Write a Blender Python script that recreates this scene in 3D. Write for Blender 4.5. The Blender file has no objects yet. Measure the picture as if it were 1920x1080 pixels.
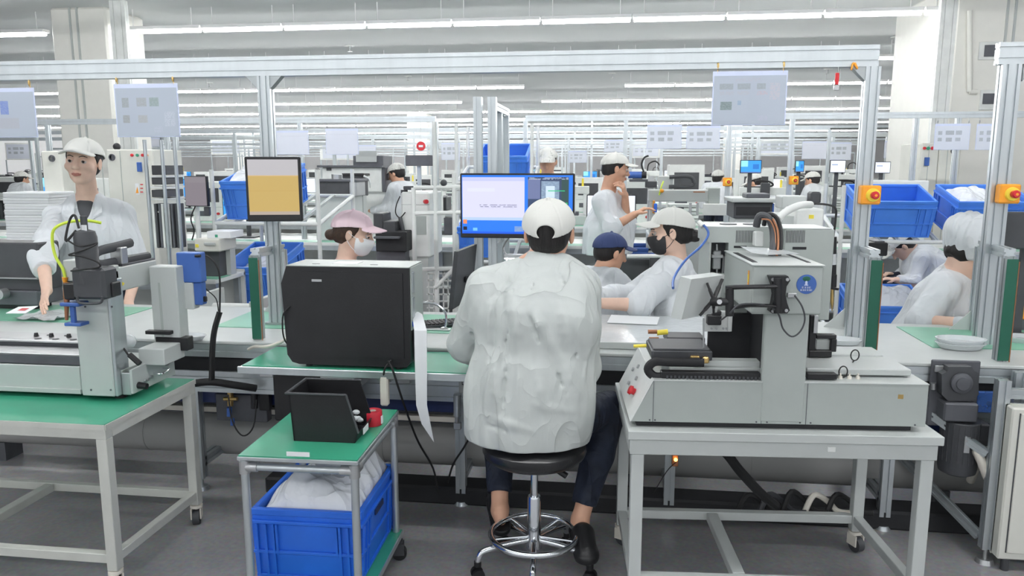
import bpy, math, random
import numpy as np
from mathutils import Vector, Matrix, Euler
random.seed(7)
C = bpy.context.scene.collection
F, HC, PITCH, YC = 1440.0, 1.55, math.radians(9.07), math.radians(7.5)
# ---------------- camera, world, lights, exposure
cam = bpy.data.cameras.new('camera'); cam.lens = 27.0; cam.sensor_width = 36.0; cam.clip_end = 300
co = bpy.data.objects.new('camera', cam); C.objects.link(co)
co.location = (0, 0, HC); co.rotation_euler = (math.pi/2-PITCH, 0, YC)
bpy.context.scene.camera = co
wd = bpy.data.worlds.new('world'); bpy.context.scene.world = wd; wd.use_nodes = True
wd.node_tree.nodes['Background'].inputs[0].default_value = (0.93, 0.97, 1.0, 1)
wd.node_tree.nodes['Background'].inputs[1].default_value = .68
vs = bpy.context.scene.view_settings
vs.view_transform = 'Standard'; vs.look = 'None'; vs.gamma = 1; vs.use_curve_mapping = False
vs.exposure = 0.5
TUBE_POWER = 33.0

# ---------------- picture measurements -> places in the hall
def ray(px, py, a=0.0):
    x = (px-960)/F; y = (540-py)/F
    d = (x, math.cos(PITCH)+y*math.sin(PITCH), -math.sin(PITCH)+y*math.cos(PITCH))
    t = YC-a
    return (d[0]*math.cos(t)-d[1]*math.sin(t), d[0]*math.sin(t)+d[1]*math.cos(t), d[2])
def pv(px, py, v, a=0.0):
    r = ray(px, py, a); s = v/r[1]
    return (r[0]*s, v, HC+r[2]*s)
def pz(px, py, z, a=0.0):
    r = ray(px, py, a); s = (z-HC)/r[2]
    return (r[0]*s, r[1]*s, z)
def W(p, a): return Vector((p[0]*math.cos(a)-p[1]*math.sin(a), p[0]*math.sin(a)+p[1]*math.cos(a), p[2]))

# ---------------- materials
MATS = {}
def nodes(name):
    m = bpy.data.materials.new(name); m.use_nodes = True
    return m, m.node_tree.nodes, m.node_tree.links, m.node_tree.nodes['Principled BSDF']
def mat(name, col, rough=0.5, metal=0.0, var=0.06, scale=8.0, bump=0.0, bscale=60, emit=0, trans=0, alpha=1, spec=0.5, stretch=None, coat=0, crease=0):
    m, N, L, b = nodes(name)
    tc = N.new('ShaderNodeTexCoord'); mp = N.new('ShaderNodeMapping'); L.new(tc.outputs['Object'], mp.inputs[0])
    if stretch: mp.inputs['Scale'].default_value = stretch
    n = N.new('ShaderNodeTexNoise'); n.inputs['Scale'].default_value = scale; n.inputs['Detail'].default_value = 4
    L.new(mp.outputs[0], n.inputs['Vector'])
    r = N.new('ShaderNodeValToRGB')
    c = col[:3]
    r.color_ramp.elements[0].position = .3; r.color_ramp.elements[1].position = .7
    r.color_ramp.elements[0].color = tuple(max(0, x*(1-var)) for x in c)+(1,)
    r.color_ramp.elements[1].color = tuple(min(1, x*(1+var)) for x in c)+(1,)
    L.new(n.outputs['Fac'], r.inputs[0]); L.new(r.outputs[0], b.inputs['Base Color'])
    b.inputs['Roughness'].default_value = rough; b.inputs['Metallic'].default_value = metal
    b.inputs['Specular IOR Level'].default_value = spec
    if trans: b.inputs['Transmission Weight'].default_value = trans
    if alpha < 1: b.inputs['Alpha'].default_value = alpha
    if coat: b.inputs['Coat Weight'].default_value = coat
    if bump:
        n2 = N.new('ShaderNodeTexNoise'); n2.inputs['Scale'].default_value = bscale; L.new(mp.outputs[0], n2.inputs['Vector'])
        bp = N.new('ShaderNodeBump'); bp.inputs['Strength'].default_value = bump; bp.inputs['Distance'].default_value = .01
        L.new(n2.outputs['Fac'], bp.inputs['Height']); L.new(bp.outputs[0], b.inputs['Normal'])
    if crease:
        last = bp if bump else None
        for sc_, st_, sg_ in ((3.6, (1.7, 1.7, .45), 1.0), (8, (1, 1, .7), .3)):
            mp2 = N.new('ShaderNodeMapping'); mp2.inputs['Scale'].default_value = st_; mp2.inputs['Rotation'].default_value = (.3, .5*sg_, .2); L.new(tc.outputs['Object'], mp2.inputs[0])
            n3 = N.new('ShaderNodeTexNoise'); n3.inputs['Scale'].default_value = sc_; n3.inputs['Detail'].default_value = 1.5; n3.inputs['Distortion'].default_value = .8; L.new(mp2.outputs[0], n3.inputs['Vector'])
            s1 = N.new('ShaderNodeMath'); s1.operation = 'SUBTRACT'; s1.inputs[1].default_value = .5; L.new(n3.outputs['Fac'], s1.inputs[0])
            s2 = N.new('ShaderNodeMath'); s2.operation = 'ABSOLUTE'; L.new(s1.outputs[0], s2.inputs[0])
            s3 = N.new('ShaderNodeMath'); s3.operation = 'POWER'; s3.inputs[1].default_value = .7; L.new(s2.outputs[0], s3.inputs[0])
            b3 = N.new('ShaderNodeBump'); b3.invert = True; b3.inputs['Strength'].default_value = 1; b3.inputs['Distance'].default_value = crease*sg_; L.new(s3.outputs[0], b3.inputs['Height'])
            if last: L.new(last.outputs[0], b3.inputs['Normal'])
            last = b3
        L.new(last.outputs[0], b.inputs['Normal'])
    if emit:
        L.new(r.outputs[0], b.inputs['Emission Color']); b.inputs['Emission Strength'].default_value = emit
    MATS[name] = m
    return m
def rectmat(name, base, rects, emit=0.0, rough=.5, noise=None):
    """flat print or screen picture: (x0,x1,y0,y1,colour[,stripes]) in UV, y up"""
    m, N, L, b = nodes(name)
    tc = N.new('ShaderNodeTexCoord'); sp = N.new('ShaderNodeSeparateXYZ'); L.new(tc.outputs['UV'], sp.inputs[0])
    def M(op, a, bb):
        n = N.new('ShaderNodeMath'); n.operation = op
        for i, v in enumerate((a, bb)):
            if isinstance(v, (int, float)): n.inputs[i].default_value = v
            else: L.new(v, n.inputs[i])
        return n.outputs[0]
    rgb = N.new('ShaderNodeRGB'); rgb.outputs[0].default_value = tuple(base)+(1,)
    cur = rgb.outputs[0]
    nz = N.new('ShaderNodeTexNoise'); nz.inputs['Scale'].default_value = 34; L.new(tc.outputs['UV'], nz.inputs['Vector'])
    nzo = nz.outputs['Fac']
    for rc in rects:
        x0, x1, y0, y1, col = rc[:5]
        f = M('MULTIPLY', M('MULTIPLY', M('GREATER_THAN', sp.outputs[0], x0), M('LESS_THAN', sp.outputs[0], x1)),
              M('MULTIPLY', M('GREATER_THAN', sp.outputs[1], y0), M('LESS_THAN', sp.outputs[1], y1)))
        if len(rc) > 5:
            if rc[5] == 'photo': f = M('MULTIPLY', f, M('ADD', .25, M('MULTIPLY', nzo, .9)))
            else:
                st = M('GREATER_THAN', M('FRACT', M('MULTIPLY', sp.outputs[1], rc[5]), 0), .5)
                f = M('MULTIPLY', M('MULTIPLY', f, st), M('GREATER_THAN', nzo, .47))
        mx = N.new('ShaderNodeMix'); mx.data_type = 'RGBA'
        L.new(f, mx.inputs[0]); L.new(cur, mx.inputs[6]); mx.inputs[7].default_value = tuple(col)+(1,)
        cur = mx.outputs[2]
    L.new(cur, b.inputs['Base Color']); b.inputs['Roughness'].default_value = rough
    if emit:
        b.inputs['Base Color'].default_value = (0, 0, 0, 1)
        for l in list(L):
            if l.to_socket == b.inputs['Base Color']: L.remove(l)
        L.new(cur, b.inputs['Emission Color']); b.inputs['Emission Strength'].default_value = emit
    return m
white = mat('white_paint', (.80, .82, .80), .45, bump=.05)
grey = mat('grey_enamel', (.42, .46, .44), .42, var=.03, bump=.04)
greyl = mat('pale_grey_enamel', (.54, .57, .56), .42, var=.03)
whiten = mat('dull_white_steel', (.58, .59, .55), .45, bump=.05)  # duller white tone for the left table frame
cream = mat('cream_steel', (.72, .72, .66), .5, var=.03)
alu = mat('brushed_aluminium', (.54, .58, .60), .34, .75, var=.05, scale=20, stretch=(1, 1, .1))
alud = mat('darker_aluminium', (.40, .43, .44), .45, .7)  # darker grey aluminium for brackets and front posts
chrome = mat('chrome', (.75, .77, .8), .12, 1, var=.02)
steel = mat('steel', (.50, .51, .52), .35, .8)
black = mat('black_plastic', (.012, .012, .014), .42, var=.2, bump=.05, bscale=150)
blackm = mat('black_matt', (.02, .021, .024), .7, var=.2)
dark = mat('dark_grey_plastic', (.06, .063, .07), .5, var=.15)
darkg = mat('slate_grey_metal', (.11, .115, .13), .5, .2, var=.15)
rubber = mat('black_rubber', (.015, .015, .016), .6)
vinyl = mat('black_vinyl', (.012, .012, .014), .28, coat=.3, bump=.1, bscale=200)
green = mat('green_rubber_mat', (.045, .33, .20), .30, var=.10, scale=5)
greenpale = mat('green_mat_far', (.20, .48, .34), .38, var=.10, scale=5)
greend = mat('dark_green_strip', (.015, .12, .075), .5)
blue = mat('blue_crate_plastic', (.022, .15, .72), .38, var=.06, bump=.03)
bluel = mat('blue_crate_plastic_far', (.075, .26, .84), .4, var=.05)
blued = mat('blue_box_paint', (.05, .13, .42), .45)
navy = mat('navy_steel', (.02, .035, .12), .4)
orange = mat('orange_plastic', (.95, .38, .03), .4)
yellow = mat('yellow_plastic', (.95, .78, .08), .45)
hoseY = mat('yellow_green_hose', (.68, .85, .08), .4)
red = mat('red_plastic', (.60, .02, .03), .4)
redtape = mat('red_tape', (.55, .02, .04), .4)
brass = mat('brass', (.65, .45, .18), .3, .9)
copper = mat('copper_brown', (.42, .19, .10), .4, .5)
duct = mat('grey_duct', (.40, .40, .39), .5, var=.05, scale=3)
beige = mat('beige_plastic', (.78, .74, .66), .5)
paper = mat('paper_white', (.86, .88, .90), .6, var=.01)
lilac = mat('lilac_plastic_sleeve', (.62, .68, .86), .3, var=.03)
skin = mat('skin', (.70, .40, .27), .5, var=.05, scale=25, bump=.03, bscale=250)
skinl = mat('light_skin', (.80, .55, .43), .5, var=.04, scale=25)
hair = mat('black_hair', (.012, .010, .010), .55, var=.3, scale=60, bump=.3, bscale=120, stretch=(1, 1, .2))
hairb = mat('dark_brown_hair', (.05, .025, .015), .5, var=.3, scale=60, bump=.3, bscale=120)
cloth = mat('white_work_cloth', (.60, .635, .62), .75, var=.02, bump=.06, bscale=300, crease=0.036)
clothw = mat('bright_white_cloth', (.74, .77, .80), .75, var=.02, bump=.06, bscale=300, crease=0.034)
capw = mat('cap_white_cotton', (.76, .76, .72), .8, var=.02, bump=.08, bscale=400)
pink = mat('pink_cotton', (.90, .68, .75), .8, var=.02, bump=.06, bscale=400, crease=0.03)
navyc = mat('navy_cotton', (.03, .05, .14), .8, var=.08)
denim = mat('dark_navy_denim', (.010, .016, .034), .75, var=.3, scale=18, bump=.1, bscale=300, crease=0.05)
maskw = mat('mask_white', (.88, .88, .90), .7, var=.01)
maskb = mat('mask_black', (.03, .03, .033), .7)
lip = mat('lip', (.55, .22, .18), .5)
eyew = mat('eye_white', (.50, .46, .44), .3)
eyeb = mat('eye_dark', (.015, .01, .008), .2)
bag = mat('white_plastic_bag', (.80, .83, .88), .22, var=.04, bump=.25, bscale=30, crease=0.03)
clear = mat('clear_tray_plastic', (.80, .84, .86), .12, var=.03, bump=.2, bscale=25, alpha=.75)
wallm = mat('white_wall_panel', (.95, .95, .95), .6, var=.01)
colm = mat('white_column_paint', (.88, .87, .82), .6, var=.015)
ceilm = mat('ceiling_panel', (.78, .80, .805), .8, var=.01, scale=.6, spec=.2)
tubem = mat('tube_light', (1, 1, 1), .5, emit=TUBE_POWER, var=0)
acryl = mat('clear_acrylic', (.90, .93, .95), .06, var=.02, alpha=.28)
blueg = mat('blue_tinted_cover', (.10, .25, .75), .15, alpha=.5)
indic = mat('amber_indicator', (1, .45, .1), .4, emit=4)
def floor_mat():
    m, N, L, b = nodes('grey_epoxy_floor')
    tc = N.new('ShaderNodeTexCoord')
    n = N.new('ShaderNodeTexNoise'); n.inputs['Scale'].default_value = 2.2; n.inputs['Detail'].default_value = 8; n.inputs['Roughness'].default_value = .65
    n2 = N.new('ShaderNodeTexNoise'); n2.inputs['Scale'].default_value = 55; n2.inputs['Detail'].default_value = 3
    L.new(tc.outputs['Object'], n.inputs['Vector']); L.new(tc.outputs['Object'], n2.inputs['Vector'])
    r = N.new('ShaderNodeValToRGB'); r.color_ramp.elements[0].position = .3; r.color_ramp.elements[1].position = .72
    r.color_ramp.elements[0].color = (.23, .23, .24, 1); r.color_ramp.elements[1].color = (.37, .37, .38, 1)
    mx = N.new('ShaderNodeMix'); mx.data_type = 'RGBA'; mx.blend_type = 'OVERLAY'; mx.inputs[0].default_value = .35
    L.new(n.outputs['Fac'], r.inputs[0]); L.new(r.outputs[0], mx.inputs[6]); L.new(n2.outputs['Color'], mx.inputs[7])
    L.new(mx.outputs[2], b.inputs['Base Color'])
    rr = N.new('ShaderNodeMapRange'); rr.inputs[3].default_value = .22; rr.inputs[4].default_value = .42
    L.new(n.outputs['Fac'], rr.inputs[0]); L.new(rr.outputs[0], b.inputs['Roughness'])
    return m
floorm = floor_mat()

# ---------------- mesh building
class MB:
    def __init__(s, name, m, parent=None, label=None, smooth=True, a=0.0):
        s.name, s.m, s.parent, s.label, s.smooth, s.a = name, m, parent, label, smooth, a
        s.v, s.f, s.uv = [], [], None
        s.o = None; s.kind = None
    def add(s, vs_, fs):
        n = len(s.v); s.v += [tuple(p) for p in vs_]; s.f += [tuple(i+n for i in f) for f in fs]; return s
    def box(s, u0, u1, v0, v1, z0, z1, b=0.0):
        if u0 > u1: u0, u1 = u1, u0
        if v0 > v1: v0, v1 = v1, v0
        if z0 > z1: z0, z1 = z1, z0
        lo, hi = (u0, v0, z0), (u1, v1, z1)
        b = min(b, .45*min(u1-u0, v1-v0, z1-z0))
        if b <= 0:
            P = [(x, y, z) for z in (z0, z1) for y in (v0, v1) for x in (u0, u1)]
            return s.add(P, [(0, 2, 3, 1), (4, 5, 7, 6), (0, 1, 5, 4), (2, 6, 7, 3), (0, 4, 6, 2), (1, 3, 7, 5)])
        P = []
        for c in range(8):
            sg = (c & 1, c >> 1 & 1, c >> 2 & 1)
            for ax in range(3):
                P.append(tuple((hi[i] if sg[i] else lo[i]) if i == ax else ((hi[i]-b) if sg[i] else (lo[i]+b)) for i in range(3)))
        I = lambda c, ax: c*3+ax
        fs = []
        Q = [(0, 2, 3, 1), (4, 5, 7, 6), (0, 1, 5, 4), (2, 6, 7, 3), (0, 4, 6, 2), (1, 3, 7, 5)]
        for q, ax in zip(Q, (2, 2, 1, 1, 0, 0)): fs.append([I(c, ax) for c in q])
        for ax in range(3):
            o1, o2 = [i for i in range(3) if i != ax]
            for s1 in (0, 1):
                for s2 in (0, 1):
                    c0 = (s1 << o1) | (s2 << o2); c1 = c0 | (1 << ax)
                    q = [I(c0, o1), I(c1, o1), I(c1, o2), I(c0, o2)]
                    if (s1 ^ s2) ^ (ax == 1): q = q[::-1]
                    fs.append(q)
        for c in range(8):
            q = [I(c, 0), I(c, 1), I(c, 2)]
            if bin(c).count('1') % 2 == 0: q = q[::-1]
            fs.append(q)
        return s.add(P, fs)
    def pbox(s, x0, x1, y0, y1, v, d, b=0.004):
        "front face covers this part of the photograph at plane v"
        ym, xm = (y0+y1)/2, (x0+x1)/2
        return s.box(pv(x0, ym, v, s.a)[0], pv(x1, ym, v, s.a)[0], v, v+d, pv(xm, y1, v, s.a)[2], pv(xm, y0, v, s.a)[2], b)
    def prism(s, poly, axis, t0, t1):
        "poly: 2-D points; axis 0: (v,z) along u, 1: (u,z) along v, 2: (u,v) along z"
        n = len(poly)
        def P(q, t): return (t, q[0], q[1]) if axis == 0 else ((q[0], t, q[1]) if axis == 1 else (q[0], q[1], t))
        return s.add([P(q, t0) for q in poly]+[P(q, t1) for q in poly],
                     [tuple(range(n))[::-1], tuple(range(n, 2*n))]+[(i, (i+1) % n, n+(i+1) % n, n+i) for i in range(n)])
    def _fr(s, d, up=None):
        d = Vector(d).normalized(); u = Vector(up) if up is not None else (Vector((0, 0, 1)) if abs(d.z) < .9 else Vector((1, 0, 0)))
        x = u.cross(d); x.normalize(); return x, d.cross(x), d
    def cyl(s, p, q, r, r2=None, n=14, caps=True):
        r2 = r if r2 is None else r2
        p, q = Vector(p), Vector(q); x, y, d = s._fr(q-p)
        vs_ = []
        for c, rr in ((p, r), (q, r2)):
            for i in range(n):
                t = 2*math.pi*i/n; vs_.append(c+x*rr*math.cos(t)+y*rr*math.sin(t))
        fs = [(i, (i+1) % n, n+(i+1) % n, n+i) for i in range(n)]
        if caps: fs += [tuple(range(n))[::-1], tuple(range(n, 2*n))]
        return s.add(vs_, fs)
    def lathe(s, c, prof, n=24, axis=(0, 0, 1)):
        x, y, d = s._fr(axis); c = Vector(c); vs_ = []
        for r, h in prof:
            for i in range(n):
                t = 2*math.pi*i/n; vs_.append(c+d*h+x*r*math.cos(t)+y*r*math.sin(t))
        m = len(prof)
        fs = [(j*n+i, j*n+(i+1) % n, (j+1)*n+(i+1) % n, (j+1)*n+i) for j in range(m-1) for i in range(n)]
        fs += [tuple(range(n))[::-1], tuple(range((m-1)*n, m*n))]
        return s.add(vs_, fs)
    def tube(s, pts, r, n=8, sub=5, closed=False, flat=None):
        P = [Vector(p) for p in pts]
        if len(P) > 2 and sub > 1:
            Q = []; m = len(P)
            rng = range(m if closed else m-1)
            for i in rng:
                p0 = P[(i-1) % m] if closed else P[max(i-1, 0)]; p1 = P[i]; p2 = P[(i+1) % m]; p3 = P[(i+2) % m] if closed else P[min(i+2, m-1)]
                for k in range(sub):
                    t = k/sub
                    Q.append(.5*((2*p1)+(-p0+p2)*t+(2*p0-5*p1+4*p2-p3)*t*t+(-p0+3*p1-3*p2+p3)*t**3))
            if not closed: Q.append(P[-1])
            P = Q
        m = len(P); vs_ = []; ref = None
        for i in range(m):
            d = (P[(i+1) % m]-P[i-1]) if closed else (P[min(i+1, m-1)]-P[max(i-1, 0)])
            if d.length < 1e-9: d = Vector((0, 0, 1))
            d.normalize()
            if ref is None: x, y, _ = s._fr(d)
            else:
                x = ref-d*ref.dot(d); x.normalize(); y = d.cross(x)
            ref = x
            rr = r[min(len(r)-1, int(i*len(r)/m))] if isinstance(r, (list, tuple)) else r
            fy = flat if flat else 1
            for k in range(n):
                t = 2*math.pi*k/n; vs_.append(P[i]+x*rr*math.cos(t)+y*rr*fy*math.sin(t))
        fs = [(j*n+k, j*n+(k+1) % n, ((j+1) % m)*n+(k+1) % n, ((j+1) % m)*n+k) for j in range(m if closed else m-1) for k in range(n)]
        if not closed: fs += [tuple(range(n))[::-1], tuple(range((m-1)*n, m*n))]
        return s.add(vs_, fs)
    def ptube(s, pts, r, **k): return s.tube([pv(x, y, v, s.a) for x, y, v in pts], r, **k)
    def sphere(s, c, r, n=12, m=8):
        r = (r, r, r) if isinstance(r, (int, float)) else r
        vs_ = [(c[0], c[1], c[2]-r[2])]
        for j in range(1, m):
            ph = -math.pi/2+math.pi*j/m
            for i in range(n):
                t = 2*math.pi*i/n; vs_.append((c[0]+r[0]*math.cos(ph)*math.cos(t), c[1]+r[1]*math.cos(ph)*math.sin(t), c[2]+r[2]*math.sin(ph)))
        vs_.append((c[0], c[1], c[2]+r[2])); L_ = len(vs_)-1
        fs = [(0, 1+(i+1) % n, 1+i) for i in range(n)]
        for j in range(m-2): fs += [(1+j*n+i, 1+j*n+(i+1) % n, 1+(j+1)*n+(i+1) % n, 1+(j+1)*n+i) for i in range(n)]
        fs += [(L_, 1+(m-2)*n+i, 1+(m-2)*n+(i+1) % n) for i in range(n)]
        return s.add(vs_, fs)
    def beam(s, p, q, w, h, up=None, slots=(1, 1)):
        "slotted aluminium extrusion from p to q; w across, h along 'up'"
        x, y, d = s._fr(Vector(q)-Vector(p), up)
        def side(L_, k):
            pts = [-L_/2]
            if k:
                g = min(.0045, L_/k*.14); c = L_/k; out = []
                for i in range(k):
                    m_ = -L_/2+c*(i+.5); out += [(m_-g, 0), (m_-g, 1), (m_+g, 1), (m_+g, 0)]
                return out
            return []
        dep = min(w, h)*.14
        pol = []
        for (ox, oy, tx, ty, L_, k) in ((0, -h/2, 1, 0, w, slots[0]), (w/2, 0, 0, 1, h, slots[1]), (0, h/2, -1, 0, w, slots[0]), (-w/2, 0, 0, -1, h, slots[1])):
            pol.append((ox-tx*L_/2, oy-ty*L_/2))
            ln = math.hypot(ox, oy); nx, ny = -ox/ln, -oy/ln
            for t, dd in side(L_, k): pol.append((ox+tx*t+nx*dd*dep, oy+ty*t+ny*dd*dep))
        n = len(pol); p, q = Vector(p), Vector(q)
        vs_ = [p+x*a_+y*b_ for a_, b_ in pol]+[q+x*a_+y*b_ for a_, b_ in pol]
        return s.add(vs_, [tuple(range(n))[::-1], tuple(range(n, 2*n))]+[(i, (i+1) % n, n+(i+1) % n, n+i) for i in range(n)])
    def quad(s, p, uvs=True):
        s.add(p, [(0, 1, 2, 3)]); s.uv = True; return s
    def tf(s, fn, i0=0):
        s.v = s.v[:i0]+[tuple(fn(p)) for p in s.v[i0:]]; return s
    def mesh(s, base):
        me = bpy.data.meshes.new(s.name)
        me.from_pydata([(p[0]-base[0], p[1]-base[1], p[2]-base[2]) for p in s.v], [], s.f)
        if s.uv:
            ul = me.uv_layers.new(name='UVMap'); cc = ((0, 0), (1, 0), (1, 1), (0, 1))
            for pol in me.polygons:
                for k, li in enumerate(pol.loop_indices): ul.data[li].uv = cc[k % 4]
        me.materials.append(s.m)
        if s.smooth and len(s.f) > 1:
            me.polygons.foreach_set('use_smooth', [True]*len(me.polygons)); me.set_sharp_from_angle(angle=.61)
        me.update(); return me
def npmesh(name, V, Q, m, smooth=True):
    me = bpy.data.meshes.new(name)
    me.from_pydata(V.tolist(), [], Q.tolist()); me.materials.append(m)
    if smooth: me.polygons.foreach_set('use_smooth', np.ones(len(me.polygons), bool))
    return me
SPLIT = {'support_foot', 'corner_bracket', 'side_clamp', 'handle_recess', 'rim', 'bracket_x', 'port_cover', 'top_slot', 'lid_slot', 'brace', 'blue_valve', 'mounting_plate', 'terminal', 'jig_plate', 'jig_support', 'rubber_mat', 'foot', 'screw', 'lid_fan', 'inner_chain', 'carriage_fitting', 'connector_block'}
def islands(p):
    n = len(p.v); par = list(range(n))
    def fd(i):
        while par[i] != i: par[i] = par[par[i]]; i = par[i]
        return i
    for f in p.f:
        a_ = fd(f[0])
        for i in f[1:]:
            b_ = fd(i)
            if a_ != b_: par[b_] = a_
    g = {}
    for i in range(n): g.setdefault(fd(i), []).append(i)
    out = []
    for ids in g.values():
        mp = {i: k for k, i in enumerate(ids)}; q = MB(p.name, p.m, p.parent, p.label, p.smooth, p.a)
        q.v = [p.v[i] for i in ids]; q.f = [tuple(mp[i] for i in f) for f in p.f if f[0] in mp]; out.append(q)
    return out
class T:
    "a thing: an Empty at its base with its parts as children"
    def __init__(s, name, label, cat, a=0.0, group=None, kind=None):
        s.name, s.label, s.cat, s.a, s.group, s.kind = name, label, cat, a, group, kind; s.ps = []
    def part(s, name, m, parent=None, label=None, smooth=True):
        p = MB(name, m, parent, label, smooth, s.a); s.ps.append(p); return p
    def done(s, single=False):
        if any(q.name in SPLIT and not q.kind for q in s.ps):
            new = []
            for q in s.ps: new += islands(q) if (q.name in SPLIT and not q.kind and not q.uv) else [q]
            s.ps = new
        A = [p for q in s.ps for p in q.v]
        lo = [min(p[i] for p in A) for i in range(3)]; hi = [max(p[i] for p in A) for i in range(3)]
        base = ((lo[0]+hi[0])/2, (lo[1]+hi[1])/2, lo[2])
        s.lo, s.hi = lo, hi
        if len(s.ps) == 1:
            e = bpy.data.objects.new(s.name, s.ps[0].mesh(base)); C.objects.link(e); s.ps[0].o = e
        else:
            e = bpy.data.objects.new(s.name, None); e.empty_display_size = .1; C.objects.link(e)
        e.location = W(base, s.a); e.rotation_euler = (0, 0, s.a)
        if s.kind == 'structure' or s.kind == 'stuff': e['kind'] = s.kind
        if s.label: e['label'] = s.label
        if s.cat: e['category'] = s.cat
        if s.group: e['group'] = s.group
        if len(s.ps) > 1:
            for p in s.ps:
                o = bpy.data.objects.new(p.name, p.mesh(base)); C.objects.link(o); p.o = o
                o.parent = p.parent.o if p.parent is not None else e
                if p.label: o['label'] = p.label
                if p.kind: o['kind'] = p.kind
        s.e = e; s.base = base
        return e
def dup(root, loc, rotz=None, label=None):
    r = root.copy(); C.objects.link(r); r.location = loc
    if rotz is not None: r.rotation_euler = (0, 0, rotz)
    if label: r['label'] = label
    for ch in root.children:
        c = ch.copy(); C.objects.link(c); c.parent = r
        for g in ch.children:
            d = g.copy(); C.objects.link(d); d.parent = c
    return r
def noise3(p, seed=0):
    x, y, z = p
    return (math.sin(x*9.1+1.7*math.sin(y*7.3+seed)+seed)+math.sin(y*11.7+1.3*math.sin(z*9+x*5+seed*2))+math.sin(z*13.3+1.9*math.sin(x*8.1-seed)))/3
# ================= the setting
def struct(name, label, fn, a=0.0):
    t = T(name, label, None, a, kind='structure'); fn(t); t.done(); return t
t = T('floor', 'grey polished epoxy factory floor', None, kind='structure'); t.part('floor', floorm).box(-32, 32, -6, 59, -.1, 0); t.done()
t = T('ceiling', 'flat pale grey hall ceiling', None, kind='structure'); t.part('ceiling', ceilm).box(-32, 32, -6, 59, 3.75, 3.85); t.done()
t = T('wall_back', 'white far end wall of the hall', None, kind='structure'); t.part('wall_back', wallm).box(-32, 32, 59, 59.2, 0, 3.75); t.done()
for nm, x in (('wall_left', -32), ('wall_right', 31.8)):
    t = T(nm, 'white side wall of the hall', None, kind='structure'); t.part(nm, wallm).box(x, x+.2, -6, 59, 0, 3.75); t.done()
# columns: left (with shallow pilaster strips), right (wide), two far ones
def column(i, x0, x1, y0, y1, lines=(), strip=None):
    t = T('column_%d' % i, None, None, kind='structure')
    b = t.part('shaft', colm); b.box(x0, x1, y0, y1, 0, 3.75, .03)
    b2 = t.part('cladding_joint', greyl)
    for l in lines: b2.box(l-.012, l+.012, y0-.02, y0+.01, 0, 3.75)
    b3 = t.part('base_kerb', greyl); b3.box(x0-.02, x1+.02, y0-.02, y1+.02, 0, .12, .01)
    t.done()
column(1, -7.98, -7.12, 10.4, 11.3, (-7.66, -7.55))
column(2, pv(1790, 60, 10.3)[0], 7.6, 10.3, 12.4, (pv(1885, 60, 10.3)[0], pv(1900, 60, 10.3)[0]))
column(3, pv(762, 200, 33)[0], pv(800, 200, 33)[0], 33, 33.9)
column(4, pv(1362, 240, 37)[0], pv(1392, 240, 37)[0], 37, 37.9)
column(5, pv(762, 240, 50)[0]-12, pv(800, 240, 50)[0]-12, 50, 50.9)
# pale steel curtain rails beside the columns
for i, (x0, x1, Y) in enumerate(((215, 243, 10.1), (1755, 1786, 10.1))):
    t = T('trim_%d' % (i+1), None, None, kind='structure')
    b = t.part('rail', white); X0, X1 = pv(x0, 100, Y)[0], pv(x1, 100, Y)[0]
    b.beam(((X0+X1)/2, Y, 0), ((X0+X1)/2, Y, 3.75), X1-X0, .08, (0, 1, 0), (2, 1)); t.done()
# ---------------- ceiling tube lights: every tube a thing
tl = T('ceiling_tube_light', None, 'ceiling light')
b = tl.part('tube', tubem); b.cyl((-.575, 0, 3.435), (.575, 0, 3.435), .028, n=8)
b2 = tl.part('fixture', wallm); b2.box(-.59, .59, -.075, .075, 3.455, 3.50, .004)
b2.box(-.45, -.44, -.004, .004, 3.5, 3.75); b2.box(.44, .45, -.004, .004, 3.5, 3.75)
tl.done(); root_tube = tl.e; zt = tl.base[2]
X_J = -1.01; first = True
words = ['first', 'second', 'third', 'fourth', 'fifth', 'sixth', 'seventh', 'eighth', 'ninth', 'tenth', 'eleventh', 'twelfth', 'thirteenth', 'fourteenth', 'fifteenth']
gaps = {0: [(-8.2, -7.0), (4.6, 9)], 1: [(6.1, 9)], 2: [(-1.9, -.1), (7.2, 9)], 3: [(-4.9, -2.6), (9.2, 11)], 4: [(10, 12)], 5: [(-3.5, -2.2)], 7: [(-7, -3)]}
ntube = 0; cnt = {}
def nth(n):
    return '%d%s' % (n, 'th' if 10 <= n % 100 <= 20 else {1: 'st', 2: 'nd', 3: 'rd'}.get(n % 10, 'th'))
for k in list(range(-3, 12)):
    Y = 10.62+4.28*k
    if k >= 0: xa, xb = max(-30, pv(0, 300, Y)[0]-(.8 if k < 6 else -2)), min(30, pv(1920, 300, Y)[0]+.6)
    else: xa, xb = -8, 6
    i0, i1 = int((xa-X_J)/1.2)-1, int((xb-X_J)/1.2)+1
    for i in range(i0, i1):
        x = X_J+1.2*i+.6
        if x < xa or x > xb or ntube >= 298: continue
        if any(g0 < x < g1 for g0, g1 in gaps.get(k, [])): continue
        if k >= 5 and x > pv(1765, 200, Y)[0]: continue
        ntube += 1
        cnt[k] = cnt.get(k, 0)+1
        if k >= 0: lb = 'white fluorescent tube light, %s from the left in the %s tube row' % (nth(cnt[k]), words[k]); g = 'tube lights of the %s row' % words[k]
        else: lb = 'white fluorescent tube light over the near work tables, %s from the left, %s row' % (nth(cnt[k]), {-1: 'farther', -2: 'nearer', -3: 'rearmost'}[k]); g = 'tube lights over the near tables'
        if first: o = root_tube; o.location = (x, Y, zt); first = False
        else: o = dup(root_tube, (x, Y, zt))
        o['label'] = lb; o['group'] = g
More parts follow.
